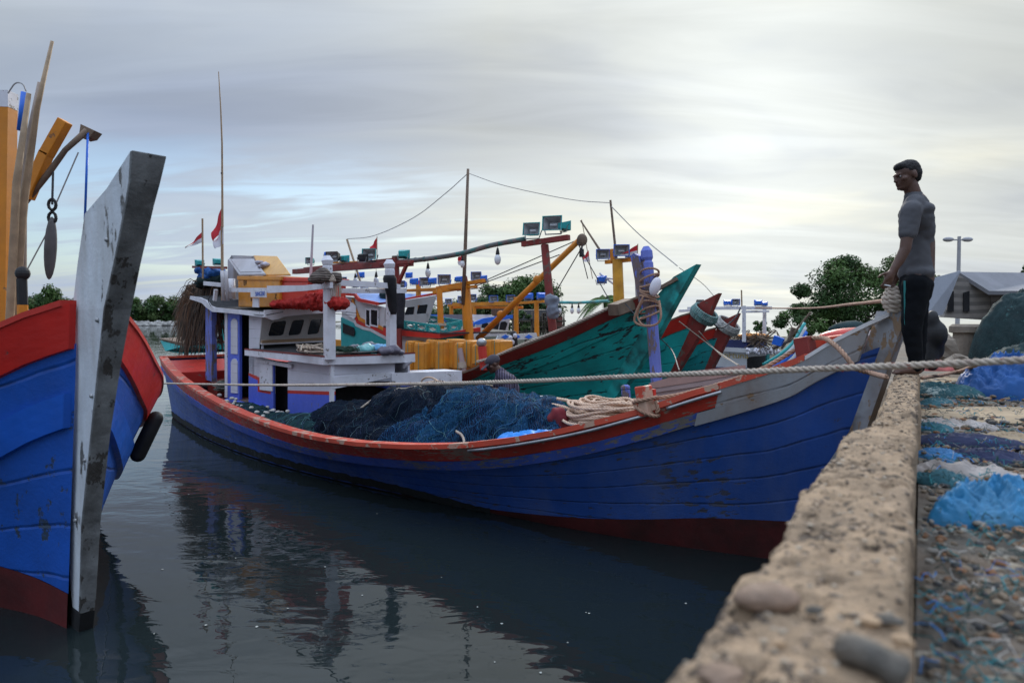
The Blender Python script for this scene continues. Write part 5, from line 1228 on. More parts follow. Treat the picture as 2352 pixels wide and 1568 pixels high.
# rope and float on the forked post
b = MB(); c = PT(1492, 675, -1.36)
for i in range(9): rope3(b, [c + Vector((.12*math.cos(a), .12*math.sin(a), -.28 + i*.07 + .05*math.cos(a*1.0 + i))) for a in [2*math.pi*k/10 for k in range(11)]], .014)
rope3(b, [PT(1478, 680, -1.2), PT(1462, 715, -1.15), PT(1458, 738, -1.15), PT(1480, 748, -1.15), PT(1508, 744, -1.15), PT(1518, 725, -1.15), PT(1514, 690, -1.2)], .015)
rope3(b, [PT(1476, 690, -1.2), PT(1464, 722, -1.18), PT(1474, 744, -1.15), PT(1492, 748, -1.15)], .013)
b.build('rope_lashing', m_rope2, label='old rope lashed round the violet forked post with a hanging loop', cat='rope', smooth=True, fix=False)
b = MB(); b.ell(PT(1505, 658, -1.25), (.07, .07, .125), Matrix.Rotation(.3, 3, 'Y'), nu=16, nv=12); b.build('float', m_fwhite, label='grubby white oval float tied to the forked post', cat='float', smooth=True)
# ================================================================== floodlights, bulbs, flags
def lamp_proto(nm, shell, label):
    t = thing(nm, label, 'floodlight', (0, 900, 0)); o = Vector((0, 900, 0)); w_, h_ = .19, .14
    b = MB(); F0 = [(-w_, -.1, .06), (w_, -.1, .06), (w_, -.1, .06+2*h_), (-w_, -.1, .06+2*h_)]; B0 = [(-w_*.55, .16, .06+h_*.45), (w_*.55, .16, .06+h_*.45), (w_*.55, .16, .06+h_*1.6), (-w_*.55, .16, .06+h_*1.6)]
    b.add([o + Vector(p) for p in F0 + B0], [(4, 5, 6, 7), (0, 1, 5, 4), (1, 2, 6, 5), (2, 3, 7, 6), (3, 0, 4, 7)])
    c = Vector((0, 0, .06+h_)); G0 = [c + (Vector(p)-c)*1.07 for p in F0]; G1 = [c + (Vector(p)-c)*.97 for p in F0]
    b.add([o + p for p in G0] + [o + p + Vector((0, -.012, 0)) for p in G1], [(i, (i+1) % 4, 4+(i+1) % 4, 4+i) for i in range(4)])
    b.add([o + Vector(p) for p in F0] + [o + p for p in G0], [(i, (i+1) % 4, 4+(i+1) % 4, 4+i) for i in range(4)])
    b.build('housing', shell, t, fix=False)
    b = MB(); I0 = [c + (Vector(p)-c)*.94 + Vector((0, .003, 0)) for p in F0]; I1 = [c + (Vector(p)-c)*.5 + Vector((0, .15, 0)) for p in F0]
    b.add([o + p for p in I0 + I1], [(0, 1, 5, 4), (1, 2, 6, 5), (2, 3, 7, 6), (3, 0, 4, 7), (4, 5, 6, 7)]); b.build('reflector', m_refl, t, fix=False)
    MB().tube([o + Vector((-.07, .03, .2)), o + Vector((.07, .03, .2))], .022, 8).build('bulb', m_glassbulb, t)
    b = MB()
    for sx_ in (-1, 1): b.beam(o + Vector((sx_*(w_+.02), .03, .2)), o + Vector((sx_*(w_+.02)*.75, .03, .01)), .02, .02)
    b.beam(o + Vector((-w_*.9, .03, .01)), o + Vector((w_*.9, .03, .01)), .02, .02); b.build('bracket', m_metal, t); return t
LP = {k: lamp_proto('floodlight', s, '') for k, s in (('teal', m_tealp), ('blue', m_lblue), ('black', m_black))}
used_l = set()
def lamp(kind, p, wpx, Y, yaw, label, pitch=0, group=None):
    sc_ = wpx*Y/FPX/.4; o = LP[kind] if kind not in used_l else dup(LP[kind]); used_l.add(kind)
    o.location = p; o.rotation_euler = (R(pitch), 0, R(yaw)); o.scale = (sc_,)*3; o['label'] = label; o['category'] = 'floodlight'; o['group'] = group or 'floodlights on the fishing boats'; return o
def lampF(kind, F, t, px, py, wpx, yaw, label, pitch=0):
    p = F.ont(px, py, t); return lamp(kind, p, wpx, p.y, yaw, label, pitch)
def bulb(p, label, hpx, Y, clear=False):
    h = hpx*Y/FPX; r = thing('hanging_bulb', label, 'light bulb', p, 'bulbs hanging from the poles')
    MB().tube([p, p - Vector((0, 0, h*.22)), p - Vector((0, 0, h*.42))], [h*.05, h*.10, h*.13], 8).build('socket', m_black, r)
    MB().ell(p - Vector((0, 0, h*.7)), (h*.2, h*.2, h*.33), nu=12, nv=10).build('glass', m_glassbulb, r, smooth=True)
    MB().tube([p, p + Vector((0, 0, h*.3))], h*.02, 4).build('wire', m_wire, r)
def flag(label, pole, top, bot, tip, split, F, t, polew=.02, cat='flag', both=None):
    "pole: [bottom, top] px; flag triangle/quads traced on the plane t"
    P = lambda q: F.ont(q[0], q[1], t); r = thing('flag', label, 'flag', P(pole[0]))
    MB().tube([P(pole[0]), P(pole[1])], polew, 6).build('pole', m_bam, r)
    def cloth(poly, mt, nm, sd):
        c = [P(q) for q in poly]; mb = MB()
        def fn(u, v): a = c[0].lerp(c[1], u); b_ = c[3].lerp(c[2], u); p = a.lerp(b_, v); return p + F.N*(.035*math.sin(u*7 + v*2 + sd)*u + .02*u)
        mb.grid(fn, 10, 5); mb.grid(lambda u, v: fn(u, v) - F.N*.004, 10, 5); mb.build(nm, mt, r, smooth=True, fix=False)
    m0, m1 = split
    cloth([top, tip[0], m1, m0], m_fred, 'red_band', 0); cloth([m0, m1, tip[1], bot], m_fwhite, 'white_band', 0)
# ---- flags and lamps on the stern of the blue boat
flag('small red and white pennant on a short pole above the dry fronds', [(466, 640), (465, 502)], (465, 532), (465, 556), [(433, 566), (430, 570)], [(465, 545), (430, 569)], FB, 1.0)
flag('red and white flag drooping from the tall thin mast', [(511, 690), (510, 520)], (511, 472), (513, 560), [(490, 535), (498, 572)], [(512, 520), (494, 556)], FB, 1.15, .028)
t = thing('antenna', 'very tall thin whip mast rising from the deckhouse roof', 'mast', T(511, 520, 1.15)); MB().tube([T(511, 521, 1.15), T(510, 330, 1.15), T(507, 250, 1.15), T(502, 165, 1.15)], [.024, .018, .014, .008], 6).build('rod', m_bam, t); MB().tube([T(510, 400, 1.15), T(510, 396, 1.15)], .025, 6).build('clip', m_wire, t)
lampF('teal', FB, .9, 459, 614, 20, -150, 'teal floodlight above the palm fronds, under the small pennant'); lampF('teal', FB, .9, 500, 611, 20, -150, 'teal floodlight at the foot of the tall thin mast')
MB().beam(T(443, 613, .9), T(520, 615, .9), .04, .05).build('lamp_bar', m_redd, label='thin red bar carrying two teal floodlights at the stern', cat='beam')
crumple('tarp', [(T(470, 622, .8), (.2, .15, .06)), (T(495, 626, .8), (.2, .15, .08)), (T(484, 637, .7), (.25, .2, .09))], 0, m_tarp2, 'blue and teal sheet bundled under the stern lamps', 'tarp', .03, 3, .05, 7)
crumple('net_bundle', [(T(485, 645, .7), (.3, .2, .08)), (T(508, 643, .7), (.2, .15, .12)), (T(470, 650, .7), (.2, .15, .1))], 0, m_dnet, 'dark net bundle stowed on the roof rail above the fronds', 'net', .03, 3, .05, 7)
MB().tube([T(719, 516, .6), T(712, 670, .6)], [.018, .03], 6).build('mast_pole', m_greybox, label='thin grey mast pole between the red box and the near white post', cat='mast')
# ---- dry palm fronds hanging at the stern
pf = MB(); rr = random.Random(9); pm = []
for i in range(2600):
    u = rr.random(); top = T(lerp(428, 505, u), lerp(668, 645, u) + rr.uniform(-14, 30), rr.uniform(-.5, .75)); sw = (u - .62)
    L_ = rr.uniform(.3, 1.5); sp = rr.uniform(.0, 1.0); pts = []
    out_ = FB.A*((.85*(1-u) + .1)*sp + .22*rr.uniform(-1, 1)) + FB.N*rr.uniform(-.2, .2)
    for j in range(5): q = j/4; pts.append(top + out_*q**1.3 + Vector((0, 0, -L_*q + .12*math.sin(q*3))) + FB.A*(.05*math.sin(q*5 + i)))
    if pts[-1].z < 1.0: pts = [p if p.z > 1.0 else Vector((p.x, p.y, 1.0)) for p in pts]
    k0 = len(pf.f); wd = rr.uniform(.006, .022); sd_ = FB.A*wd
    for a, b_ in zip(pts, pts[1:]): pf.add([a - sd_, a + sd_, b_ + sd_*.7, b_ - sd_*.7], [(0, 1, 2, 3)])
    pm += [rr.choice((0, 0, 1, 1, 2))]*(len(pf.f)-k0)
for i in range(26):
    top = T(430 + rr.uniform(0, 25), 665 + rr.uniform(-25, 30), 1.1); d = FB.A*rr.uniform(.4, 1.3) + Vector((0, 0, rr.uniform(-.1, .55))); pts = [top + d*q + Vector((0, 0, -.9*q*q)) for q in (0, .25, .5, .75, 1)]
    k0 = len(pf.f); pf.tube(pts, [.01, .008, .006, .005, .002], 3); pm += [1]*(len(pf.f)-k0)
pf.mi = pm
pf.build('palm_fronds', [mat('dark dry frond', (.05, .03, .018), .9, .3, 4), mat('brown dry frond', (.12, .065, .035), .9, .3, 4), mat('blackish frond', (.02, .016, .012), .9, .3, 4)], label='bundle of dry brown palm fronds hung over the stern of the blue boat', cat='palm fronds', fix=False)
MB().tube([T(440, 660, .6), T(425, 845, .6)], .05, 8).build('frond_pole', m_wood, label='dark pole inside the dry palm frond bundle', cat='pole')
cb = MB()
for i in range(16):
    c = FB.w(10.9 + rr.uniform(-.1, .1), .75, .78 + i*.012); r_ = rr.uniform(.16, .34); cb.tube([c + Vector((r_*math.cos(a), r_*math.sin(a), 0)) for a in [2*math.pi*k/16 for k in range(17)]], .015, 5)
cb.build('hose_coil', mat('grey green hose', (.09, .1, .09), .7, .3, 5), label='grey green hose coil on the stern deck by the violet post', cat='hose')
# ================================================================== teal boat superstructure (T1)
r1 = T1.root
def P1(px, py, t=1.0, F=F1): return F.ont(px, py, t)
def pan(name, mt, pts, t, d, root, F, **k): return MB().prism([F.ont(a, b, t) for a, b in pts], F.N*(-d)).build(name, mt, root, **k)
def ath(name, mt, pts, s, d, root, F, **k): return MB().prism([F.ons(a, b, s) for a, b in pts], F.A*d).build(name, mt, root, **k)
m_wh2 = mat('greyish white house paint', (.52, .53, .54), .5, .07, 2, dirt=(.3, .29, .27), damt=.35, ds=3, streak=1)
m_roofb = mat('light blue roof paint', (.12, .24, .55), .45, .1, 2, dirt=(.3, .32, .35), damt=.2)
sc1 = F1.inv(P1(866, 700))[0]; sw1 = F1.inv(P1(884, 710))[0]; scp = F1.inv(P1(1007, 770))[0]
pan('wall', m_wh2, [(785, 680), (820, 684), (828, 694), (884, 706), (884, 772), (850, 756), (825, 748), (800, 735), (785, 728)], 1.0, .05, r1, F1)
pan('lower_wall', m_tealp, [(783, 728), (800, 736), (825, 748), (850, 757), (884, 773), (905, 790), (905, 850), (783, 850)], 1.02, .05, r1, F1)
for nm, mt, o in (('red_stripe', m_redp, 0), ('orange_stripe', m_org, -9), ('trim_stripe', m_wh2, 8)):
    up = [(806, 690), (812, 712), (822, 736), (838, 744), (856, 748), (872, 757), (900, 772)]
    P = [(x + (4 if o < 0 else -3 if o > 0 else 0), y + o*.8) for x, y in up]; Pd = [(x - 3, y + 6) for x, y in P][::-1]; pan(nm, mt, P + Pd, 1.03 + .002*(o < 0), .02, r1, F1)
pan('painted_opening', mat('pale board painted as sky', (.68, .7, .72), .5, .03, 2), [(796, 695), (800, 690), (812, 697), (817, 704), (817, 727), (812, 733), (796, 722)], 1.05, .012, r1, F1)  # pale colour stands in for bright sky seen through the wall
pan('painted_opening', m_dark, [(787, 742), (812, 752), (815, 762), (812, 772), (787, 764)], 1.05, .012, r1, F1)  # near-black panel on the wall stands for the shade inside a hole
for a, b in ((841, 848), (852, 866)):
    wn = pan('window', m_trim, [(a - 2, 748), (b + 2, 752), (b + 2, 709), (a - 2, 707)], 1.04, .03, r1, F1); pan('pane', m_glass, [(a, 744), (b, 748), (b, 713), (a, 711)], 1.046, .02, wn, F1)
def slf(px, py, F=F1, s=sw1): 
    n = (F.A + Vector((0, 0, .25))).normalized(); return RP(px, py, F.ons(884, 740, s), n)
nA = (F1.A + Vector((0, 0, .25))).normalized()
fq = MB(); 
for q in ([(884, 706), (930, 697), (930, 745), (884, 760)], [(930, 706), (930, 690), (1003, 678), (984, 699), (958, 701), (952, 704)], [(930, 745), (929, 724), (956, 722), (984, 720), (980, 742)], [(951, 722), (953, 704), (960, 702), (957, 722)], [(979, 720), (983, 700), (1003, 680), (983, 742)]): fq.prism([slf(*p) for p in q], nA*.04)
fq.build('wheelhouse_front', m_wh2, r1)
for q in ([(930, 725), (953, 722), (955, 704), (938, 705)], [(958, 722), (979, 720), (983, 699), (966, 700)]):
    wn = MB().prism([slf(*p) + nA*.02 for p in q], nA*.02).build('window', m_glass, r1)
em = MB(); c = slf(895, 712) - nA*.02; em.tube([c, c - nA*.01], .1, 5); em.build('emblem', m_redp, r1); MB().tube([c - nA*.01, c - nA*.02], .075, 5).build('emblem_ring', m_trim, r1); MB().tube([c - nA*.02, c - nA*.03], .04, 12).build('emblem_eye', m_black, r1)
# roof
pan('roof_fascia', m_redp, [(783, 672), (815, 674), (824, 685), (866, 694), (866, 701), (822, 692), (812, 680), (783, 678)], 1.15, .05, r1, F1)
ath('roof_fascia', m_redp, [(866, 701), (866, 694), (930, 685), (1004, 671), (1004, 679), (925, 692)], sc1 - .05, .05, r1, F1)
sr = [F1.inv(P1(x, y, 1.15)) for x, y in ((783, 673), (815, 675), (824, 686), (866, 695))]; pr = sorted((s, z) for s, _, z in sr)
MB().grid(lambda u, v: F1.w(lerp(pr[0][0], pr[-1][0], u), lerp(1.15, -1.3, v), stab(lerp(pr[0][0], pr[-1][0], u), pr) + lerp(0, .18, v)*(1-u)), 20, 6).build('roof', m_roofb, r1, smooth=True, fix=False)
crumple('net_bundle', [(F1.w(sc1 + .6, .3, pr[0][1] + .18), (.2, .2, .15))], 0, m_dnet, 'net and floats bundle on the light blue roof of the teal boat', 'net', .03, 2, .04, 8)
# foredeck house roof with red fascia and teal balustrade
pan('deck_fascia', m_redp, [(880, 752), (947, 761), (1007, 767), (1007, 777), (947, 773), (880, 768)], 1.15, .05, r1, F1)
ath('deck_fascia', m_redp, [(1007, 777), (1007, 767), (1104, 751), (1104, 764)], scp - .1, .05, r1, F1)
pan('deck_roof', m_tar, [(880, 748), (1007, 764), (1007, 767), (880, 752)], 1.13, 2.3, r1, F1)
pan('deckhouse_wall', m_wh2, [(880, 766), (1005, 776), (1005, 850), (880, 850)], 1.0, .05, r1, F1); ath('deckhouse_wall', m_tealp, [(1005, 776), (1075, 768), (1075, 850), (1005, 850)], scp + .12, .05, r1, F1)
def balus(a, b, y0a, y1a, y0b, y1b, pl, nb):
    mb = MB(); P = lambda u, v: pl(lerp(a, b, u), lerp(lerp(y0a, y1a, v), lerp(y0b, y1b, v), u)); d = .05
    mb.beam(P(0, 0), P(1, 0), .04, .05); mb.beam(P(0, 1), P(1, 1), .04, .05)
    for i in range(nb+1): mb.beam(P(i/nb, 0), P(i/nb, 1), .04, .06)
    for i in range(nb):
        x0, x1, xm = i/nb, (i+1)/nb, (i+.5)/nb
        mb.beam(P(x0, .5), P(xm, .12), .025, .03); mb.beam(P(xm, .12), P(x1, .5), .025, .03); mb.beam(P(x0, .5), P(xm, .88), .025, .03); mb.beam(P(xm, .88), P(x1, .5), .025, .03)
    return mb
balus(905, 1007, 735, 752, 749, 766, lambda x, y: P1(x, y, 1.1), 4).build('balustrade', m_tealp, r1)
balus(1007, 1056, 749, 766, 739, 756, lambda x, y: F1.ons(x, y, scp), 2).build('balustrade', m_tealp, r1)
balus(958, 1060, 722, 736, 737, 748, lambda x, y: P1(x, y, -.9), 4).build('balustrade', m_tealp, r1)
# masts: name, px line, width px, material
def mast(nm, mt, F, t, a, b, wpx, root, sq=True, taper=.92, **k):
    A, B = F.ont(a[0], a[1], t), F.ont(b[0], b[1], t); w_ = wpx*A.y/FPX; m = MB()
    m.tube([A, B], [w_*.52, w_*.52*taper], 8 if sq else 10); return m.build(nm, mt, root, smooth=not sq, **k)
def beamF(nm, mt, F, t0, a, t1, b, hpx, root, wf=1.0, **k):
    A, B = F.ont(a[0], a[1], t0), F.ont(b[0], b[1], t1); h = hpx*(A.y + B.y)/2/FPX; return MB().beam(A, B, h*wf, h).build(nm, mt, root, bev=.006, **k)
mast('mast', m_redd, F1, 1.3, (917, 830), (908, 588), 17, r1)
beamF('lamp_beam', m_redd, F1, 1.25, (676, 624), 1.25, (945, 604), 12, r1)
beamF('lamp_beam', m_redd, F1, .8, (700, 618), 1.2, (905, 597), 8, r1)
beamF('lamp_beam', m_redd, F1, 1.3, (873, 607), 1.3, (948, 601), 7, r1)
beamF('mast_brace', m_redd, F1, 1.3, (915, 650), 1.3, (934, 608), 7, r1)
mast('bow_mast', m_redd, F1, .2, (1270, 760), (1251, 562), 19, r1)
beamF('mast_crossbar', m_redd, F1, .3, (1200, 561), .1, (1307, 545), 12, r1)
def lash(mb, a, b, r, n):
    for i in range(n): p = Vector(a).lerp(Vector(b), (i+.5)/n); d = (Vector(b)-Vector(a)).normalized(); mb.tube([p - d*.02, p + d*.02], r, 8)
bp = crom([P1(905, 602, 1.25), P1(985, 594, 1.0), P1(1060, 582, .8), P1(1130, 563, .5), P1(1206, 549, .3)], n=5); b = MB(); b.tube(bp, .055, 8); lash(b, bp[0], bp[5], .062, 4)
b.build('bamboo_boom', mat('bamboo banded with paint', (.12, .13, .13), .6, .3, 3, chip=(.02, .15, .14), camt=.07, cs=4, dirt=(.2, .05, .04), damt=.7, ds=3), label='long banded bamboo pole strung with bulbs between the two red masts', cat='pole', smooth=True)
for px, py, h, lb in ((983, 598, 32, 'frosted bulb under the bamboo pole, nearest the left red mast'), (1143, 563, 38, 'large frosted bulb under the bamboo pole near the red bow mast'), (1062, 582, 26, 'small bulb under the middle of the bamboo pole beside the tall pole'), (864, 618, 30, 'frosted bulb hanging under the long red lamp beam'), (816, 622, 24, 'clear bulb hanging under the left half of the red lamp beam')):
    p = P1(px, py + 6, .8); bulb(p, lb, h, p.y)
lampF('teal', F1, .3, 1222, 548, 40, -18, 'left of the two big teal floodlights on the red bow mast', -12)
lampF('teal', F1, .15, 1270, 538, 46, -18, 'right of the two big teal floodlights on the red bow mast', -8)
lampF('teal', F1, .0, 1296, 534, 30, 120, 'teal floodlight seen from behind at the end of the red crossbar')
lampF('black', F1, 1.25, 768, 606, 32, -20, 'large black floodlight beside the near white post', 4)
lampF('teal', F1, 1.25, 850, 602, 34, -10, 'grey mouthed teal floodlight in the middle of the red lamp beam', -6)
lampF('black', F1, 1.5, 832, 603, 24, 160, 'black floodlight seen from behind on the red lamp beam'); lampF('teal', F1, 1.25, 926, 597, 27, 165, 'teal floodlight seen from behind right of the red mast')
lampF('teal', F1, 1.3, 713, 609, 20, -20, 'small teal floodlight at the far left end of the red lamp beam'); lampF('teal', F1, 1.0, 790, 605, 22, 160, 'teal floodlight just right of the large black one')
lampF('blue', F2, .9, 842, 600, 22, 170, 'blue floodlight behind the grey mouthed one on the red lamp beam')
lampF('blue', F2, .9, 751, 592, 16, 170, 'blue floodlight peeping over the near white post')
# tall pole, its wires
TP0 = P1(1064, 700, .3); TP1 = P1(1075, 388, .3)
t = thing('mast_pole', 'tall bamboo pole standing among the orange masts, wires at its top', 'mast', TP0); MB().tube([TP0, P1(1069, 560, .3), TP1], [.045, .04, .03], 8).build('pole', m_wood, t, smooth=True)
def wire(label, pts, r=.008, mt=None, cat='cable', sag=None): return MB().tube(crom(pts, n=8), r, 4).build('cable', mt or m_wirel, label=label, cat=cat)
wire('thin sagging wire from the short leaning pole up to the tall bamboo pole', [P1(797, 549, .5), P1(860, 541, .5), P1(950, 500, .4), P1(1020, 447, .3), P1(1073, 400, .3)], .009)
wire('thin sagging wire from the tall bamboo pole to the bow pole at right', [P1(1078, 399, .3), P1(1150, 424, .3), P1(1250, 447, .3), P1(1330, 461, .2), P1(1402, 466, .1)], .009)
wire('thin wire from the bow pole down to the teal bow tip and the next bow', [P1(1404, 474, .1), P1(1470, 540, 0), P1(1556, 611, 0)], .009)
wire('thin wire from the teal bow tip down to the red stem of the next boat', [P1(1560, 615, 0), P1(1612, 650, -1.5), F2.ont(1640, 680, 0)], .006)
t = thing('leaning_pole', 'short leaning pole behind the large black floodlight', 'pole', P1(830, 640, .6)); MB().tube([P1(832, 660, .6), P1(797, 550, .6)], .03, 6).build('pole', m_bam, t); beamF('cross_stick', m_org, F1, .6, (755, 604), .6, (835, 600), 3, t)
flag('red and white flag on a stick behind the red lamp beam', [(866, 605), (866, 543)], (866, 545), (866, 573), [(852, 568), (850, 572)], [(866, 573), (856, 573)], F1, .9, .01)
flag('tiny red and white flag wrapped on the tall bamboo pole', [(1060, 615), (1064, 580)], (1062, 585), (1060, 612), [(1056, 590), (1056, 608)], [(1061, 598), (1055, 600)], F1, .3, .01)
flag('narrow dark red flag among the blue floodlights', [(915, 720), (1115, 600)][:0] or [(1103, 660), (1103, 620)], (1101, 628), (1101, 655), [(1096, 650), (1095, 656)], [(1101, 654), (1096, 655)], F2, .9, .008) if False else None
flag('small red and white flag on the rigging left of the orange bow mast', [(1361, 640), (1336, 505)], (1352, 575), (1355, 600), [(1340, 590), (1346, 602)], [(1353, 588), (1342, 597)], F2, .8, .01)
flag('red and white pennant beside the bow pole', [(1464, 600), (1465, 560)], (1464, 562), (1464, 586), [(1432, 582), (1426, 586)], [(1464, 575), (1430, 584)], F2, .9, .01)
# orange masts of the teal boat
om = thing('orange_mast', 'thick orange mast with crossbars and lamps on the teal boat', 'mast', P1(1075, 790, .2))
mast('post', m_org, F1, .2, (1078, 800), (1069, 655), 24, om, taper=.85); mast('post_head', m_redd, F1, .2, (1069, 655), (1068, 634), 16, om, taper=.55)
beamF('crossbar', m_org, F1, .2, (1004, 662), .2, (1112, 644), 8, om); beamF('crossbar', m_org, F1, .3, (920, 668), .2, (1095, 658), 6, om); beamF('crossbar', m_org, F1, .4, (995, 672), .1, (1060, 662), 7, om)
MB().tube([P1(1062, 652, .1), P1(1120, 646, .1)], .04, 8).build('pipe', m_metal, om)
om2 = thing('orange_mast', 'thinner orange mast at the corner of the teal balustrade', 'mast', P1(1012, 755, .9)); mast('post', m_org, F1, .9, (1013, 755), (1009, 664), 14, om2); MB().tube([P1(1012, 748, .9), P1(1012, 742, .9)], .13, 12).build('rope_wrap', m_rope, om2)
om3 = thing('orange_mast', 'short orange mast with a red knob left of the thick one', 'mast', P1(961, 690, -.6)); mast('post', m_org, F1, -.6, (961, 715), (961, 652), 12, om3); mast('post_head', m_redp, F1, -.6, (961, 653), (961, 644), 10, om3); beamF('crossbar', m_org, F1, -.6, (905, 668), -.6, (1000, 666), 6, om3)
for px, py, w_, yw, lb in ((925, 664, 22, -30, 'blue floodlight tilted down left of the short orange mast'), (950, 656, 20, 150, 'blue floodlight seen from behind by the red knobbed mast'), (978, 660, 26, -25, 'blue floodlight facing left with a wide grey mouth'), (992, 655, 20, 150, 'blue floodlight just left of the square grey mouthed one'), (1021, 657, 30, 0, 'square grey mouthed blue floodlight on the crossbar'), (1052, 650, 18, 150, 'blue floodlight left of the red head of the thick orange mast'), (1096, 647, 26, -20, 'blue floodlight at the right end of the upper crossbar'), (1110, 646, 16, 150, 'last blue floodlight behind the right end of the upper crossbar'), (938, 640, 17, 165, 'blue floodlight high behind the right of the red mast brace')):
    lampF('blue', F1, .15, px, py, w_, yw, lb)
for px, py, w_, yw, lb in ((827, 640, 18, 160, 'blue floodlight below the red beam near its middle'), (790, 652, 18, -10, 'far blue floodlight seen under the red beam left of the frosted bulb'), (815, 662, 16, 160, 'far blue floodlight just above the white cross rail'), (838, 664, 18, -15, 'far grey mouthed blue floodlight above the white cross rail'), (872, 662, 14, 160, 'far blue floodlight close left of the far white post'), (1002, 690, 14, -15, 'far blue floodlight beside the thinner orange mast'), (1031, 700, 16, -10, 'far blue floodlight between the two orange masts')):
    lampF('blue', F2, .2, px, py, w_, yw, lb)
beamF('lamp_rail', m_org, F2, .3, (745, 672), .3, (905, 664), 5, None, label='thin orange rail of the next boat seen through the white rails', cat='beam')
# orange boom with wires and block
bo = thing('boom', 'long orange boom slanting up to a pulley block behind the red bow mast', 'boom', F1.ont(1100, 775, -.3))
MB().tube([F1.ont(1098, 778, -.3), F1.ont(1330, 552, -.5)], [.075, .06], 10).build('spar', m_org, bo, smooth=True)
b = MB(); b.ell(F1.ont(1337, 551, -.5), (.11, .06, .13), nu=12, nv=8); b.build('sheave', m_wood, bo); mast('block', m_black, F1, -.5, (1336, 590), (1336, 572), 11, bo); MB().tube([F1.ont(1337, 560, -.5), F1.ont(1336, 574, -.5)], .02, 6).build('shackle', m_metal, bo)
for px, py in ((1234, 642), (1150, 722)): MB().ell(F1.ont(px, py, -.35), (.09, .05, .09)).build('cleat', m_org, bo)
for i, (a, b_) in enumerate((((1090, 655), (1322, 553)), ((1085, 660), (1285, 585)), ((1050, 668), (1150, 655)), ((1340, 562), (1265, 690)), ((1325, 556), (1400, 690)), ((1330, 560), (1350, 640)))):
    wire(['upper stay wire from the orange mast to the boom tip', 'second stay wire from the orange mast to the boom', 'lower stay wire from the orange mast towards the boom', 'dark line from the boom tip down past the red bow mast', 'pale line from the boom tip down to the foredeck', 'short line hanging close by the boom tip'][i], [F1.ont(*a, -.2), F1.ont(*b_, -.5)], .012, m_wire)
crumple('cloth_rag', [(F1.ont(1268, 690, .35), (.14, .1, .12)), (F1.ont(1271, 712, .35), (.12, .08, .18))], 0, mat('grey blue rag', (.16, .18, .22), .8, .25, 6, bump=.4), 'grey rag tied round the red bow mast', 'rag', .025, 3, .03, 8)
# orange fish boxes standing on end on the teal deck
fbx = [(930, 948, 782, 862, 1.3), (950, 978, 786, 858, 1.35), (977, 1000, 779, 850, 1.2), (1000, 1021, 784, 852, 1.3), (1022, 1043, 778, 850, 1.15), (1044, 1064, 786, 850, 1.35), (1064, 1084, 781, 846, 1.3), (1084, 1106, 790, 838, 1.35), (1107, 1132, 780, 830, 1.15), (1126, 1151, 781, 826, 1.1)]
whr = ['leftmost', 'second from the left', 'third from the left', 'fourth from the left', 'fifth from the left', 'sixth from the left', 'seventh from the left', 'eighth from the left', 'second from the right', 'rightmost']
for i, (a, b_, y0, y1, t_) in enumerate(fbx):
    t_ += .05; r = thing('fish_box', 'upright orange fish box, %s in the row' % whr[i], 'fish box', P1(a, y1, t_), 'orange fish boxes stacked on end')
    c0_, c1_, c2_, c3_ = P1(a, y1, t_), P1(b_ - 1, y1, t_), P1(b_ - 1, y0 + rr.uniform(-1, 2), t_), P1(a + 1, y0, t_)
    MB().prism([c0_, c1_, c2_, c3_], FB.N*-.34).build('body', m_orgbox, r, bev=.03)
    cc_ = (c0_ + c1_ + c2_ + c3_)/4 + FB.N*.01; MB().prism([cc_ + (q - cc_)*.86 for q in (c0_, c1_, c2_, c3_)], FB.N*.02).build('panel', m_orgbox, r, bev=.008)
    sm0 = (c0_ + c1_)/2 + FB.N*.03; sm1 = (c2_ + c3_)/2 + FB.N*.03; MB().tube([sm0, sm1], .006, 4).build('strap', m_tealp, r)
wire('green lashing line crossed over the orange fish boxes', [P1(945, 790, 1.1), P1(990, 825, 1.1), P1(1035, 848, 1.1)], .007, m_tealp)
st = thing('stump', 'red post with a round silver head rising from the teal deck', 'post', P1(1107, 850, 1.6)); mast('shaft', m_redp, F1, 1.6, (1112, 850), (1107, 796), 18, st, taper=1.1); MB().ell(P1(1106, 787, 1.6), (.10, .10, .09)).build('head', m_metal, st, smooth=True)
st = thing('stump', 'wooden post wound with rope on the teal gunwale', 'post', P1(1063, 855, 1.5)); mast('shaft', m_plank, F1, 1.5, (1066, 856), (1056, 800), 13, st); MB().tube([P1(1061, 832, 1.5), P1(1063, 846, 1.5)], .085, 10).build('rope_wrap', m_rope, st)
crumple('tarp', [(P1(935, 848, 1.1), (.35, .25, .14)), (P1(960, 856, 1.1), (.3, .25, .08))], 0, mat('blue mesh sheet', (.02, .12, .35), .7, .25, 6, bump=.5, bs=50), 'blue mesh sheet at the foot of the leftmost orange fish boxes', 'tarp', .03, 3, .05, 6)
crumple('net_bundle', [(P1(985, 858, 1.4), (.4, .2, .06)), (P1(1020, 858, 1.4), (.3, .2, .05))], 0, m_dnet, 'dark net strip below the orange fish boxes', 'net', .03, 3, .04, 6)
rp = MB(); rope3(rp, [P1(1095, 843, 1.78) + Vector((0, 0, .1))] + [T1.pt(1, T1.u_of(s), T1.zs(T1.u_of(s)) + .07, -.02) for s in (6.6, 6.0, 5.4, 4.8, 4.3)], .028); rp.build('rope', m_rope, label='thick pale rope lying along the cap rail of the weathered teal boat', cat='rope', smooth=True)
MB().beam(P1(1408, 712, .9), P1(1447, 698, .4), .22, .2).build('timber_block', m_wood, label='brown timber block on the teal bow left of the forked post', cat='timber', bev=.01)
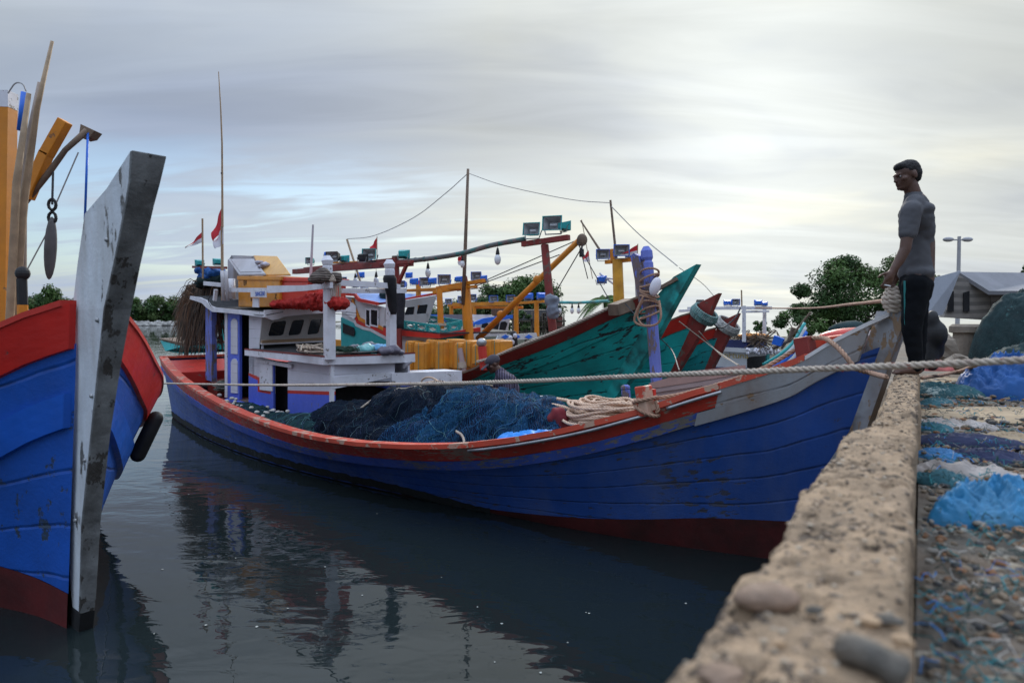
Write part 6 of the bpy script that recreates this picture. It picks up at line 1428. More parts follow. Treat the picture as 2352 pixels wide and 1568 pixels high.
# mast behind the teal bow
mb_ = thing('bow_mast', 'yellow orange bow mast with crossbar and two floodlights behind the teal boat', 'mast', F2.ont(1422, 705, .9))
mast('post', mat('yellow orange mast paint', (.6, .3, .03), .5, .25, 3, dirt=(.3, .1, .02), damt=.6, ds=3), F2, .9, (1424, 760), (1418, 596), 25, mb_); beamF('crossbar', m_org, F2, .9, (1391, 602), .8, (1452, 596), 9, mb_); mast('post_head', m_org, F2, .9, (1408, 600), (1407, 572), 13, mb_)
mast('pole', m_wood, F2, .85, (1417, 605), (1402, 460), 6, mb_, taper=.8); mast('branch', m_wood, F2, .85, (1388, 590), (1334, 507), 6, mb_, taper=.6)
lampF('blue', F2, .95, 1385, 600, 31, -10, 'left grey mouthed floodlight on the yellow orange bow mast'); lampF('blue', F2, .95, 1427, 594, 36, -6, 'right grey mouthed floodlight on the yellow orange bow mast'); lampF('blue', F2, .6, 1402, 592, 22, 160, 'blue floodlight between the two on the yellow orange bow mast'); lampF('blue', F2, .6, 1446, 594, 22, 160, 'blue floodlight behind the fork of the violet post')
lampF('blue', F2, .6, 1380, 654, 24, 150, 'low blue floodlight in front of the coconut palm')
mast('rail_strut', m_whitew, F2, .5, (1378, 628), (1430, 668), 5, T2.root); mast('rail_strut', m_whitew, F2, .5, (1375, 636), (1420, 642), 4, T2.root)
MB().prism([F2.ont(a, b, .2) for a, b in ((1458, 645), (1472, 640), (1474, 690), (1460, 690))], F2.N*-.03).build('cloth', mat('pale grey sailcloth', (.35, .37, .42), .8, .12, 4), label='pale grey cloth hung behind the violet fork', cat='cloth')
# pole with bulbs running behind
bp2 = MB(); bp2.tube([F3.ont(1240, 694, .5), F3.ont(1330, 695, .5), F3.ont(1398, 691, .5)], .05, 8); bp2.build('bulb_pole', mat('teal banded pole', (.06, .3, .3), .6, .4, 3, dirt=(.25, .15, .05), damt=.6, ds=3), label='teal banded pole with small bulbs left of the bow mast', cat='pole')
for i, px in enumerate((1286, 1329, 1314)): p = F3.ont(px, 698, .5); bulb(p, 'small clear bulb, %s on the teal banded pole' % ('first from the left', 'last from the left', 'middle one')[i], 22, p.y)
# orange frame of the next boat with its blue lamps
of = thing('lamp_gantry', 'long orange lamp frame on two posts over the next boat', 'frame', F2.ont(1187, 775, -.4))
beamF('beam', m_org, F2, -.4, (1031, 700), -.4, (1190, 696), 8, of); beamF('beam', m_org, F2, -.6, (1035, 706), -.6, (1200, 706), 6, of); beamF('beam', m_org, F2, -.4, (1190, 696), -.4, (1250, 692), 6, of)
for px, y0, y1, w_ in ((1186, 778, 682, 11), (1233, 772, 690, 11), (1090, 730, 704, 9), (1037, 722, 700, 9)): mast('post', m_org, F2, -.4, (px, y0), (px - 1, y1), w_, of)
for px, py, yw, lb in ((1086, 694, -15, 'first blue floodlight on the long orange frame, left end'), (1135, 697, -15, 'second blue floodlight on the long orange frame'), (1174, 696, -15, 'third blue floodlight on the long orange frame, by its post'), (1213, 691, 160, 'blue floodlight near the right end of the long orange frame'), (1244, 690, -170, 'last blue floodlight of the long orange frame, left of the red bow mast'), (1063, 698, -15, 'blue floodlight on the orange frame just right of the thick mast')): lampF('blue', F2, -.4, px, py, 21, yw, lb)
r2 = T2.root; sq2 = F2.inv(F2.ont(1100, 760, 1.0))[0]
ath('wheelhouse_front', m_wh2, [(1090, 775), (1164, 770), (1172, 732), (1095, 738)], sq2, .05, r2, F2)
for q in ([(1104, 768), (1122, 766), (1126, 748), (1118, 740), (1108, 744)], [(1128, 765), (1142, 764), (1148, 739), (1132, 741)], [(1146, 764), (1160, 762), (1166, 742), (1160, 738), (1151, 739)]): ath('window', m_dark, q, sq2 - .02, .015, r2, F2)
ath('roof_edge', m_lblue, [(1085, 742), (1110, 731), (1150, 725), (1178, 723), (1178, 731), (1140, 736), (1098, 746)], sq2 - .25, .05, r2, F2)
pan('roof', mat('dull grey violet roof', (.2, .19, .22), .7, .1, 2), [(985, 722), (1062, 722), (1096, 742), (1030, 742), (1000, 730)], .8, 1.2, r2, F2); pan('roof_edge', m_lblue, [(984, 722), (1004, 722), (1030, 732), (1090, 744), (1090, 748), (1025, 738), (1000, 728), (984, 726)], .85, .04, r2, F2)
pan('cabin_wall', m_wh2, [(985, 728), (1090, 746), (1090, 800), (985, 800)], .75, .05, r2, F2)
ath('painted_bulwark', m_wh2, [(1140, 782), (1235, 778), (1232, 764), (1145, 770)], F2.inv(F2.ont(1150, 775, 1.2))[0], .05, r2, F2)
for x in (1152, 1178, 1206): ath('diamond', m_lblue, [(x, 774), (x+9, 778), (x+18, 773), (x+9, 768)], F2.inv(F2.ont(1150, 775, 1.2))[0] - .02, .015, r2, F2)
b = MB(); b.cap(F2.ont(1178, 790, 1.3), .14, F2.ont(1180, 768, 1.3), .1); b.build('black_float_net', m_black, label='black net bag of floats on the rail of the next boat', cat='net', smooth=True)
fl_ = MB(); [fl_.ell(F2.ont(x, y, 1.42), (.06, .05, .07)) for x, y in ((1173, 776), (1177, 786), (1183, 771), (1170, 790))]; fl_.build('float_cluster', m_fwhite, label='cream floats caught in the black net bag', cat='floats', smooth=True)
m_bask = mat('brown wicker', (.16, .1, .07), .85, .3, 6, wave=(7, 1.5, 'Z', (.06, .04, .03), .5)); b = MB(); b.tube([F3.ont(1145, 726, .3), F3.ont(1145, 704, .3)], .28, 14); b.build('wicker_basket', m_bask, label='brown wicker basket behind the boom', cat='basket')
# rope ring fenders on the red stems
def ringf(F, px, py, rpx, wid, mt, label, tilt):
    c = F.ont(px, py, 0); r_ = rpx*c.y/FPX; b = MB(); n = (F.A*-.75 + Vector((0, 0, 1))).normalized(); u = F.N.copy(); v = n.cross(u)
    for i in range(7):
        o = n*(.035*(i-3)); b_ = [c + o + (u*math.cos(a) + v*math.sin(a)*1.05)*(r_ - .01*abs(i-3)) for a in [2*math.pi*k/20 for k in range(21)]]; rope3(b, b_, wid)
    return b.build('ring_fender', mt, label=label, cat='fender', smooth=True, fix=False)
ringf(F2, 1617, 722, 30, .03, mat('teal grey rope', (.1, .2, .19), .85, .4, 8, dirt=(.35, .35, .33), damt=.6, ds=9, bump=.4), 'teal and grey rope ring round the first red stem', 0)
ringf(F3, 1671, 748, 27, .03, mat('dirty white rope', (.4, .4, .38), .85, .3, 9, dirt=(.1, .1, .1), damt=.6, ds=12, bump=.4), 'dirty white rope ring round the second red stem', 0)
prope('rope', [F2.ont(1632, 735, -.3), F2.ont(1650, 752, -.6), F3.ont(1668, 748, .8), F3.ont(1690, 728, .4), F3.ont(1701, 706, .2)], .02, m_wire, 'dark rope looping between the two ring fenders')
wire('pale line slanting from the teal gunwale down to the pink bulwark rail', [F1.ont(1560, 738, -1.2), F2.ont(1640, 800, 1.8), FB.ont(1695, 838, -1.4)], .011, m_rope)
wire('pale knotted line from the second red stem to the pink bulwark rail', [F2.ont(1605, 760, 1.2), F2.ont(1650, 810, 1.2), FB.ont(1697, 838, -1.5)], .010, m_rope)
wire('dark line across the teal hull behind the violet post', [P1(1436, 697, 1.7), P1(1480, 745, 1.5), P1(1540, 800, .2), FB.ont(1560, 850, -1.9)], .011, m_wire)
# ================================================================== the white framed boat at right
r4 = thing('fishing_boat', 'white cabined boat with post frame and faded gold lettering, beyond the red stems', 'fishing boat', F4.w(9, 0, 0))
sc4 = F4.inv(F4.ont(1714, 820, 1))[0]; m_navy = mat('navy paint', (.012, .02, .09), .5, .2, 3, dirt=(.1, .1, .12), damt=.3)
P4 = lambda px, py, t=1.0: F4.ont(px, py, t); Q4 = lambda px, py, o=0: F4.ons(px, py, sc4 + o)
pan('cabin_wall', m_wh2, [(1640, 842), (1714, 845), (1714, 805), (1640, 803)], 1.0, .05, r4, F4)
ath('cabin_front', m_wh2, [(1714, 820), (1770, 815), (1768, 800), (1714, 805)], sc4, .05, r4, F4); ath('doorway', m_dark, [(1716, 870), (1764, 855), (1764, 815), (1716, 820)], sc4 + .3, .03, r4, F4); ath('door_post', m_tealp, [(1762, 850), (1768, 850), (1768, 812), (1762, 812)], sc4 - .02, .05, r4, F4)
pan('roof_fascia', m_wh2, [(1655, 806), (1714, 810), (1714, 800), (1655, 797)], 1.12, .05, r4, F4); ath('roof_fascia', m_wh2, [(1714, 810), (1714, 800), (1780, 794), (1780, 802)], sc4 - .15, .05, r4, F4)
pan('navy_band', m_navy, [(1660, 797), (1714, 800), (1714, 781), (1662, 779)], .9, .05, r4, F4); ath('navy_band', m_navy, [(1714, 800), (1714, 781), (1762, 778), (1762, 795)], sc4 + .1, .05, r4, F4)
pan('lower_hull', m_navy, [(1635, 842), (1714, 845), (1714, 900), (1635, 900)], 1.05, .06, r4, F4); ath('lower_hull', m_navy, [(1714, 845), (1720, 845), (1720, 900), (1714, 900)], sc4 - .05, .06, r4, F4)
mg = mat('faded gold lettering', (.42, .3, .09), .5, .3, 9); text('Fortuna', 'lettering', mg, r4, P4(1685, 816, 1.01) , -F4.A, (0, 0, 1), .27, .004, font_scale=1.2)
fr_ = []
for px in (1709, 1756): mast('frame_post', m_trim, F4, .9 if px < 1720 else -.6, (px, 785), (px, 702), 9, r4)
beamF('frame_beam', m_trim, F4, 1.0, (1579, 708), 0, (1773, 707), 7, r4); beamF('frame_beam', m_trim, F4, .9, (1705, 716), -.6, (1765, 715), 5, r4); beamF('frame_beam', m_trim, F4, 1.6, (1560, 714), 1.6, (1600, 712), 6, r4)
mast('pole', m_bam, F4, .9, (1704, 704), (1703, 666), 3.5, r4)
for px, kd_, yw, w_, lb in ((1671, 'blue', 160, 18, 'blue floodlight on the white beam, left one of the joined pair'), (1688, 'blue', 10, 20, 'blue floodlight on the white beam, right one of the joined pair'), (1742, 'blue', 170, 18, 'blue floodlight over the right post of the white frame'), (1756, 'blue', 150, 13, 'smaller blue floodlight at the far right of the white frame'), (1606, 'black', 10, 18, 'dark floodlight on the white beam hidden behind the red stem')): lampF(kd_, F4, .4, px, 704, w_, yw, lb)
cl_ = MB(); rr = random.Random(41)
for i in range(60): a_ = P4(rr.uniform(1662, 1765), rr.uniform(776, 784), .5); pts = [a_, a_ + Vector((rr.uniform(-.4, .4), rr.uniform(-.3, .3), rr.uniform(-.1, .35))), a_ + Vector((rr.uniform(-.7, .7), rr.uniform(-.3, .3), rr.uniform(-.5, .1)))]; cl_.tube(crom(pts, n=4), .016, 4)
cl_.build('rope_clutter', m_wood, label='tangle of old ropes and sticks piled on the navy band of the lettered cabin', cat='rope')
b = MB(); b.ell(P4(1730, 772, .2), (.55, .3, .12)); b.build('upturned_tub', m_org, label='orange brown tub behind the white frame posts', cat='tub', smooth=True)
fl_ = MB()
for i in range(34): x = rr.uniform(1716, 1790); fl_.ell(Q4(x, rr.uniform(802, 812), -.25), (.05, .05, .06), nu=7, nv=5)
fl_.build('net_floats', m_fwhite, label='small pale floats hanging along the eave of the lettered cabin', cat='floats', kind='stuff', smooth=True)
# striped bow beyond it
F5 = OFF(13.5); F5tip = F5.inv(F5.ont(1848, 742, 0)); print('F5', F5tip)
r5 = thing('fishing_boat', 'small boat with blue, green and white striped bow behind the dark red bow bitt', 'fishing boat', F5.w(6, 0, 0))
def arc(o, mt, nm, w_): MB().tube(crom([F5.ont(1752, 838 + o, 1.0), F5.ont(1790, 815 + o, .8), F5.ont(1822, 785 + o, .4), F5.ont(1848, 742 + o, 0)], n=6), w_, 8).build(nm, mt, r5, smooth=True)
arc(0, m_tealp, 'green_strake', .05); arc(10, m_wh2, 'white_strake', .08); arc(20, m_lblue, 'blue_strake', .1); arc(31, m_wh2, 'white_strake', .12); arc(44, m_blue2, 'hull', .16); arc(60, m_navy, 'hull', .2)
MB().prism([F5.ont(a, b, -.3) for a, b in ((1772, 790), (1792, 795), (1800, 778), (1778, 770))], F5.N*-.1).build('blue_board', m_lblue, label='pale blue board standing behind the lettered cabin', cat='board')
for i, (a, b_, w_) in enumerate((((1795, 800), (1862, 717), .035), ((1812, 782), (1822, 752), .06), ((1775, 800), (1850, 765), .05))): MB().tube([F5.ont(*a, -.6), F5.ont(*b_, -.6)], w_, 7).build('spar', m_wood, label=['long thin grey spar leaning up towards the big tree', 'short thick pale stake behind the dark red bow bitt', 'brown spar lying behind the pale blue board'][i], cat='spar')
# small clutter boats seen under the big tree
for i, (x0, x1, y, mt, lb) in enumerate(((1880, 2000, 775, m_redp, 'low red hulled skiff under the big tree'), (1905, 1990, 762, m_dnet, 'dark green net heap on the bank under the big tree'))):
    b = MB(); a_ = W(x0, y, 30 + i*3); c_ = W(x1, y - 14, 30 + i*3); m_ = (a_ + c_)/2
    b.ell(m_, ((c_ - a_).length/2, .6, .28 + .1*i), Matrix.Rotation(-.12, 3, 'Y'), nu=20, nv=8, jit=.1*i, sd=i); b.build('skiff' if i == 0 else 'fishing_net', mt, label=lb, cat='boat' if i == 0 else 'fishing net', smooth=True)
# far teal boat behind the stern at left
F6 = Frame(-12.6, 24, .92, .4)
b = MB(); q = [W(368, 782, 25), W(380, 806, 24.5), W(420, 812, 24), W(560, 806, 25), W(560, 785, 25), W(420, 795, 24)]
t = thing('fishing_boat', 'small teal boat peeping out behind the dry palm fronds', 'fishing boat', W(450, 812, 24)); MB().prism(q, (.2, 1.4, 0)).build('hull', m_tealp, t)
MB().prism([W(366, 777, 25), W(378, 783, 24.8), W(420, 795, 24), W(560, 785, 25), W(560, 780, 25), W(420, 788, 24), W(385, 778, 24.8)], (.2, 1.45, .02)).build('gunwale', m_wood, t)
MB().prism([W(500, 790, 26), W(520, 790, 26), W(520, 700, 26), W(512, 700, 26)], (.1, .3, 0)).build('cabin_post', m_tealp, t)
# bamboo dock huts far behind
hut = thing('dock_hut', 'dark bamboo hut on stilts beyond the red bow mast', 'hut', W(1250, 765, 52)); rr = random.Random(6); b = MB()
for i in range(46): x = rr.uniform(1178, 1300); b.tube([W(x, 768, 52 + rr.uniform(-2, 2)), W(x + rr.uniform(-4, 4), rr.uniform(712, 745), 52 + rr.uniform(-2, 2))], .06, 5)
for y in (738, 752, 762): b.tube([W(1178, y, 51), W(1300, y - 1, 51)], .06, 5)
b.build('stilts', m_bark, hut); MB().prism([W(1185, 735, 52), W(1262, 735, 52), W(1255, 712, 53), W(1192, 712, 53)], (0, 3, .1)).build('thatch', m_dark, hut); MB().prism([W(1262, 758, 51), W(1292, 758, 51), W(1292, 728, 51), W(1262, 728, 51)], (0, 1, 0)).build('screen', mat('rusty sheet', (.14, .05, .04), .8), hut)
# ================================================================== thick mooring rope across the view
A_ = W(372, 880, 12.3); B_ = W(2420, 825, 2.45); nn_ = (B_ - A_).cross(Vector((0, 0, 1))).normalized()
rp = [RP(x, y, A_, nn_) for x, y in ((372, 880), (600, 884), (900, 882), (1176, 876), (1500, 862), (1800, 850), (2000, 842), (2200, 834), (2420, 823))]
rb = MB(); rope3(rb, rp, .0145, n=7, seg=9); mr = thing('mooring_rope', 'thick pale three strand mooring rope crossing the whole view', 'rope', rp[0]); rb.build('strands', m_rope, mr, smooth=True, fix=False)
fz = MB(); rr = random.Random(55); RP_ = crom(rp, ds=.02)
for i in range(900):
    p = rr.choice(RP_[50:]); d = Vector((rr.gauss(0, 1), rr.gauss(0, 1), abs(rr.gauss(0, 1)))).normalized(); fz.tube([p + d*.010, p + d*rr.uniform(.017, .026)], .0006, 3, cap=False)
fz.build('fuzz', m_rope, mr, fix=False, kind='stuff')
fk = MB()
for i in range(160):
    j = rr.randrange(60, len(RP_) - 3); p = RP_[j]; d = (RP_[j+1] - p).normalized(); a = rr.uniform(0, 6.28); u = d.orthogonal().normalized(); v = d.cross(u); o = (u*math.cos(a) + v*math.sin(a))*.0158; fk.tube([p + o, p + d*.012 + o.copy()], .0018, 4)
fk.build('tracer_yarn', mat('red tracer yarn', (.3, .04, .03), .8), mr, kind='stuff')
up = [F4.ont(1722, 708, .3), F1.ont(1900, 706, -4.5), FB.w(-1.15, 0, 2.36)]
U = MB(); rope3(U, [W(1735, 707, 22), W(1850, 708, 13), W(1960, 698, 8), W(2035, 690, 5.75)], .017); U.build('rope', m_rope2, label='slack rope from the white framed boat to the bow tip behind the man', cat='rope', smooth=True, fix=False)
# ================================================================== spars on the near left boat
def L6(px, py, Y=6.3): return W(px, py, Y)
def spar(nm, pts, rpx, mt, label, cat, Y=6.3, root=None, sm=True):
    P = [L6(x, y, Y) for x, y in pts]; rpx = list(rpx)
    if pts[0][1] > 760: P.insert(0, Vector((P[0].x*1.01, P[0].y, .86))); rpx.insert(0, rpx[0])
    return MB().tube(P, [r_*Y/FPX for r_ in rpx], 10).build(nm, mt, root, smooth=sm, label=label, cat=cat)
om = thing('orange_mast', 'thick orange mast with white top at the far left edge', 'mast', L6(10, 800, 6.6)); MB().beam(L6(2, 1090, 6.6), L6(14, 250, 6.6), .13, .13).build('post', m_org, om); MB().beam(L6(14, 250, 6.6), L6(14, 212, 6.6), .135, .135).build('white_top', m_trim, om)
spar('bamboo_pole', [(30, 790), (52, 480), (85, 250), (120, 95)], [9, 9, 6, 3.5], m_bam, 'tallest bamboo pole at the left edge', 'pole', 6.1)
spar('bamboo_pole', [(48, 790), (50, 500), (72, 300), (92, 190)], [11, 10, 8, 5], mat('weathered grey bamboo', (.26, .2, .16), .7, .25, 5), 'grey bamboo pole leaning against the tallest one', 'pole', 6.4)
spar('bamboo_pole', [(20, 790), (38, 420), (66, 215)], [9, 8, 5], m_bam, 'short bamboo pole nearest the orange mast', 'pole', 6.0)
spar('blue_rod', [(45, 300), (55, 212)], [6, 6], m_lblue, 'short blue rod strapped to the bamboo poles', 'rod', 6.2)
b = MB(); b.beam(L6(62, 455), L6(108, 350), .1, .09); b.beam(L6(106, 356), L6(150, 278), .1, .09); b.build('slanting_timber', m_org, label='orange timber arm slanting up from the bamboo poles', cat='timber', bev=.006)
dv = thing('davit', 'brown curved davit arm carrying the hanging blocks', 'davit', L6(60, 465)); MB().tube([L6(x, y) for x, y in [(60, 465), (110, 400), (150, 345), (200, 300)]], [.02, .028, .024, .028], 10).build('arm', m_wood, dv, smooth=True)
b = MB(); b.prism([L6(185, 285), L6(217, 300), L6(205, 315), L6(190, 318), L6(182, 305)], (0, .12, 0)); b.build('head', m_wood, dv)
spar('blue_rod', [(202, 304), (195, 505)], [2.6, 2.6], m_lblue, 'thin blue rod hanging from the davit head to the white stem', 'rod')
pb = thing('pulley_block', 'long dark pulley block hanging from the davit', 'pulley', L6(115, 640)); MB().ell(L6(116, 570), (.055, .04, .29), Matrix.Rotation(.07, 3, 'Y'), nu=12, nv=10).build('shell', mat('grey brown block', (.09, .085, .085), .6, .3, 6), pb, smooth=True)
for y in (470, 500): MB().tube([L6(120, y) + Vector((.035*math.cos(a), 0, .05*math.sin(a))) for a in [2*math.pi*k/10 for k in range(11)]], .014, 6).build('ring', m_black, pb)
MB().tube([L6(122, 395), L6(120, 470)], .01, 5).build('hanger', m_wire, pb)
wire('thin line from the davit down to the bamboo poles', [L6(180, 350), L6(130, 465)], .006); wire('thin line slanting from the block down left', [L6(105, 540), L6(62, 620)], .006)
wire('thin curved wire hoop over the bamboo poles', [L6(18, 215), L6(35, 192), L6(52, 194), L6(60, 210)], .006)
st = thing('stanchion', 'black and orange stanchion behind the bamboo poles', 'post', L6(55, 775, 5.8)); mast_ = MB().tube([L6(50, 1090, 5.8), L6(52, 700, 5.8)], .04, 8).build('foot', m_org, st); MB().tube([L6(52, 700, 5.8), L6(50, 640, 5.8)], .04, 8).build('sleeve', m_black, st); MB().ell(L6(52, 628, 5.8), (.06, .05, .06)).build('cap', m_black, st)
# ================================================================== people
m_skin = mat('dark brown skin', (.085, .04, .026), .5, .12, 14, bump=.08, bs=60, spec=.4)
m_hair = mat('black hair', (.008, .007, .007), .7, .3, 30, bump=.5, bs=160)
def hand(b, wrist, d, side, palm_n, curl=.5, s=1.0, grip=False):
    "palm plus five bent fingers; d = pointing direction, side = towards the thumb"
    d = Vector(d).normalized(); side = Vector(side); side = (side - d*side.dot(d)).normalized(); n = Vector(palm_n); n = (n - d*n.dot(d)); n = (n - side*n.dot(side)).normalized()
    b.cap(wrist, .026*s, wrist + d*.055*s + side*.012, .026*s); b.cap(wrist + d*.02*s - side*.012, .022*s, wrist + d*.075*s - side*.02, .020*s); b.cap(wrist + d*.03*s + side*.02*s, .02*s, wrist + d*.082*s + side*.022*s, .018*s)
    for i, (o, l) in enumerate(((.030, .068), (.010, .078), (-.010, .073), (-.029, .056))):
        p = wrist + d*.085*s + side*o*s; dd = d.copy()
        for k in range(3):
            q = p + dd*l*s*(.42, .33, .25)[k]; b.cap(p, .0095*s - .001*k, q, .0088*s - .001*k, 8); p = q; c = curl*(.7 + .12*i); dd = (dd*math.cos(c) + n*math.sin(c)).normalized()
    p = wrist + d*.028*s + side*.028*s; dd = (d*.6 + side*.75 + n*.25).normalized()
    for k in range(3): q = p + dd*(.034, .030, .024)[k]*s; b.cap(p, .0115*s - .001*k, q, .0108*s - .001*k, 8); p = q; dd = (dd*.8 + d*.4 + n*.3*curl).normalized()
def head(b, c, f, up, s=1.0):
    "c = centre of the skull, f = facing direction"
    f = Vector(f).normalized(); up = Vector(up); up = (up - f*up.dot(f)).normalized(); r = f.cross(up); M3 = Matrix((r, f, up)).transposed()
    def E(x, y, z, a, b_, c_): b.ell(c + r*x*s + f*y*s + up*z*s, (a*s, b_*s, c_*s), M3, nu=18, nv=14)
    E(0, -.012, .03, .076, .094, .088); E(0, .022, -.03, .062, .072, .075); E(0, .05, -.075, .040, .038, .036); E(0, .03, -.06, .052, .055, .045)
    E(0, .088, .018, .045, .016, .012); E(0, .097, -.016, .012, .018, .026); E(0, .104, -.028, .017, .013, .011)
    E(0, .090, -.052, .024, .014, .009); E(0, .087, -.064, .021, .013, .009); E(0, .082, -.088, .020, .018, .014)
    for x in (-1, 1): E(x*.078, -.012, -.008, .010, .020, .032); E(x*.045, .055, -.02, .022, .026, .02)
    return M3, r, f, up
def eyes(c, r, f, up, s, root):
    for x in (-1, 1): MB().ell(c + r*(x*.031*s) + f*(.080*s) + up*(.003*s), .0095*s, nu=10, nv=8).build('eye', mat('eye white', (.2, .18, .17), .3, .02, 4), root, smooth=True); MB().ell(c + r*(x*.031*s) + f*(.0875*s) + up*(.003*s), (.005*s, .004*s, .005*s), nu=8, nv=6).build('iris', mat('dark iris', (.01, .006, .004), .2, .02, 4), root, smooth=True)
# ---- man standing on the end of the quay wall
Ys = 5.42
def S_(px, py, dy=0): return W(px, py, Ys + dy)
man = thing('person', 'barefoot man in grey t-shirt and black striped track pants standing on the quay wall looking down', 'person', S_(2092, 862))
man['label'] = 'barefoot man in grey t-shirt and black striped pants standing on the quay wall'
b = MB(); hc = S_(2083, 404)
fdir = Vector((-1, -.12, -.20)); M3, r_, f_, up_ = head(b, hc, fdir, (-.14, 0, 1), 1.0)
b.cap(S_(2091, 425), .056, S_(2103, 462), .062)                          # neck
b.cap(S_(2103, 468), .09, S_(2112, 560), .11); b.cap(S_(2112, 560), .11, S_(2106, 640), .125)
sh = S_(2093, 486, -.17); el = S_(2079, 572, -.21); wr = S_(2050, 622, -.22)
b.cap(S_(2103, 478, -.05), .07, sh, .055); b.cap(sh, .052, el, .041); b.cap(el, .041, S_(2066, 598, -.215), .037); b.cap(S_(2066, 598, -.215), .037, wr, .026)
hand(b, wr, (-.42, -.05, -.9), (-.8, -.3, .3), (.55, .35, -.1), .42, .98)
sh2 = S_(2100, 486, .17); el2 = S_(2086, 575, .22); wr2 = S_(2062, 622, .20)
b.cap(S_(2103, 478, .05), .07, sh2, .055); b.cap(sh2, .052, el2, .041); b.cap(el2, .041, wr2, .027); hand(b, wr2, (-.4, .05, -.9), (-.8, .3, .3), (.55, -.35, -.1), .5, .98)
for dy, kx, ax, fx in ((-.085, 2092, 2103, 2096), (.085, 2104, 2108, 2106)):
    b.cap(S_(2106, 650, dy), .085, S_(kx, 745, dy), .058); b.cap(S_(kx, 745, dy), .055, S_(ax, 838, dy), .037)
    an = S_(ax, 845, dy); gz = 1.775
    b.cap(Vector((an.x + .02, an.y, gz + .035)), .033, Vector((an.x - .06, an.y, gz + .035)), .035); b.cap(Vector((an.x - .06, an.y, gz + .032)), .034, Vector((an.x - .15, an.y - .01, gz + .02)), .026); b.cap(Vector((an.x, an.y, gz + .04)), .033, an, .036)
    for k in range(5): b.cap(Vector((an.x - .15, an.y - .03 + .014*k, gz + .016)), .0115, Vector((an.x - .19 + .006*k, an.y - .034 + .015*k, gz + .012)), .0095)
remeshed(b, 'body', m_skin, .0075, 3, man)
eyes(hc, r_, f_, up_, 1.0, man)
hb_ = MB()
def HE(x, y, z, a, b2, c2): hb_.ell(hc + r_*x + f_*y + up_*z, (a, b2, c2), M3, nu=20, nv=16)
HE(0, -.02, .044, .079, .094, .081); HE(0, -.05, .01, .075, .066, .07); HE(0, .04, .078, .058, .05, .036); HE(0, -.06, -.03, .06, .045, .04)
remeshed(hb_, 'hair', m_hair, .009, 3, man, disp=lambda v: .004*noise.noise(v*60))
m_tee = mat('dark grey t-shirt', (.075, .075, .082), .9, .1, 5, bump=.25, bs=12); m_pants = mat('black track pants', (.007, .008, .010), .85, .2, 4, bump=.2, bs=10, spec=.08)
def folds(a, f, z0=None):
    return lambda v: a*(noise.noise(Vector((v.x*f, v.y*f, v.z*f*.45))) + .5*noise.noise(v*f*2.6))
b = MB()
b.cap(S_(2103, 474), .092, S_(2108, 540), .116); b.ell(S_(2104, 505), (.112, .18, .15)); b.cap(S_(2108, 540), .116, S_(2103, 625), .124); b.ell(S_(2103, 628), (.122, .165, .07)); b.ell(S_(2112, 525), (.095, .15, .16))
for sgn, (a_, e_) in ((-1, (sh, el)), (1, (sh2, el2))):
    q = a_.lerp(e_, .56); b.cap(a_.lerp(S_(2103, 478), .5), .085, a_, .078); b.cap(a_, .078, q, .068)
b.cap(S_(2098, 453), .070, S_(2102, 470), .10); b.cap(S_(2102, 468, -.1), .075, S_(2102, 468, .1), .075); b.ell(S_(2104, 486), (.10, .2, .075))
o = remeshed(b, 'tshirt', m_tee, .012, 5, man, disp=folds(.008, 11))
b = MB(); b.cap(S_(2103, 632), .115, S_(2104, 668), .118); b.ell(S_(2104, 655), (.115, .16, .1))
for dy, kx, ax in ((-.085, 2094, 2102), (.085, 2107, 2108)):
    b.cap(S_(2104, 655, dy), .1, S_(kx, 750, dy), .076); b.cap(S_(kx, 750, dy), .076, S_(ax, 832, dy), .050); b.cap(S_(ax, 832, dy), .06, S_(ax, 842, dy), .056)
o = remeshed(b, 'track_pants', m_pants, .012, 5, man, disp=folds(.010, 8))
# teal stripes down the near leg, laid on the trouser surface
from mathutils.bvhtree import BVHTree
def stripe(px0, px1, px2, w_, mt, nm):
    me = o.data; bv = BVHTree.FromPolygons([v.co + WLOC[o] for v in me.vertices], [tuple(p.vertices) for p in me.polygons]); mb = MB(); K_ = 70
    for i in range(K_+1):
        u = i/K_; y = lerp(645, 838, u); x = lerp(px0, px1, min(1, u*2)) if u < .5 else lerp(px1, px2, (u-.5)*2)
        for dx in (-w_/2, w_/2):
            q = S_(x + dx, y, -.6); h_ = bv.ray_cast(q, Vector((0, 1, 0))); p = h_[0] if h_[0] is not None else S_(x + dx, y, -.1)
            mb.v.append(p + Vector((0, -.009, 0)))
    for i in range(K_): mb.f.append((2*i, 2*i+1, 2*i+3, 2*i+2))
    mb.build(nm, mt, man, fix=False)
stripe(2076, 2078, 2094, 5, mat('teal stripe', (.03, .2, .2), .7, .1, 5), 'side_stripe'); stripe(2085, 2088, 2100, 2.2, mat('brown stripe', (.1, .07, .04), .7, .1, 5), 'side_stripe')
cg = thing('cigarette', 'small white cigarette held in the near hand of the standing man', 'cigarette', S_(2036, 655, -.22)); MB().tube([S_(2031, 654, -.235), S_(2045, 657, -.235)], .0055, 8).build('paper', m_glassbulb, cg)
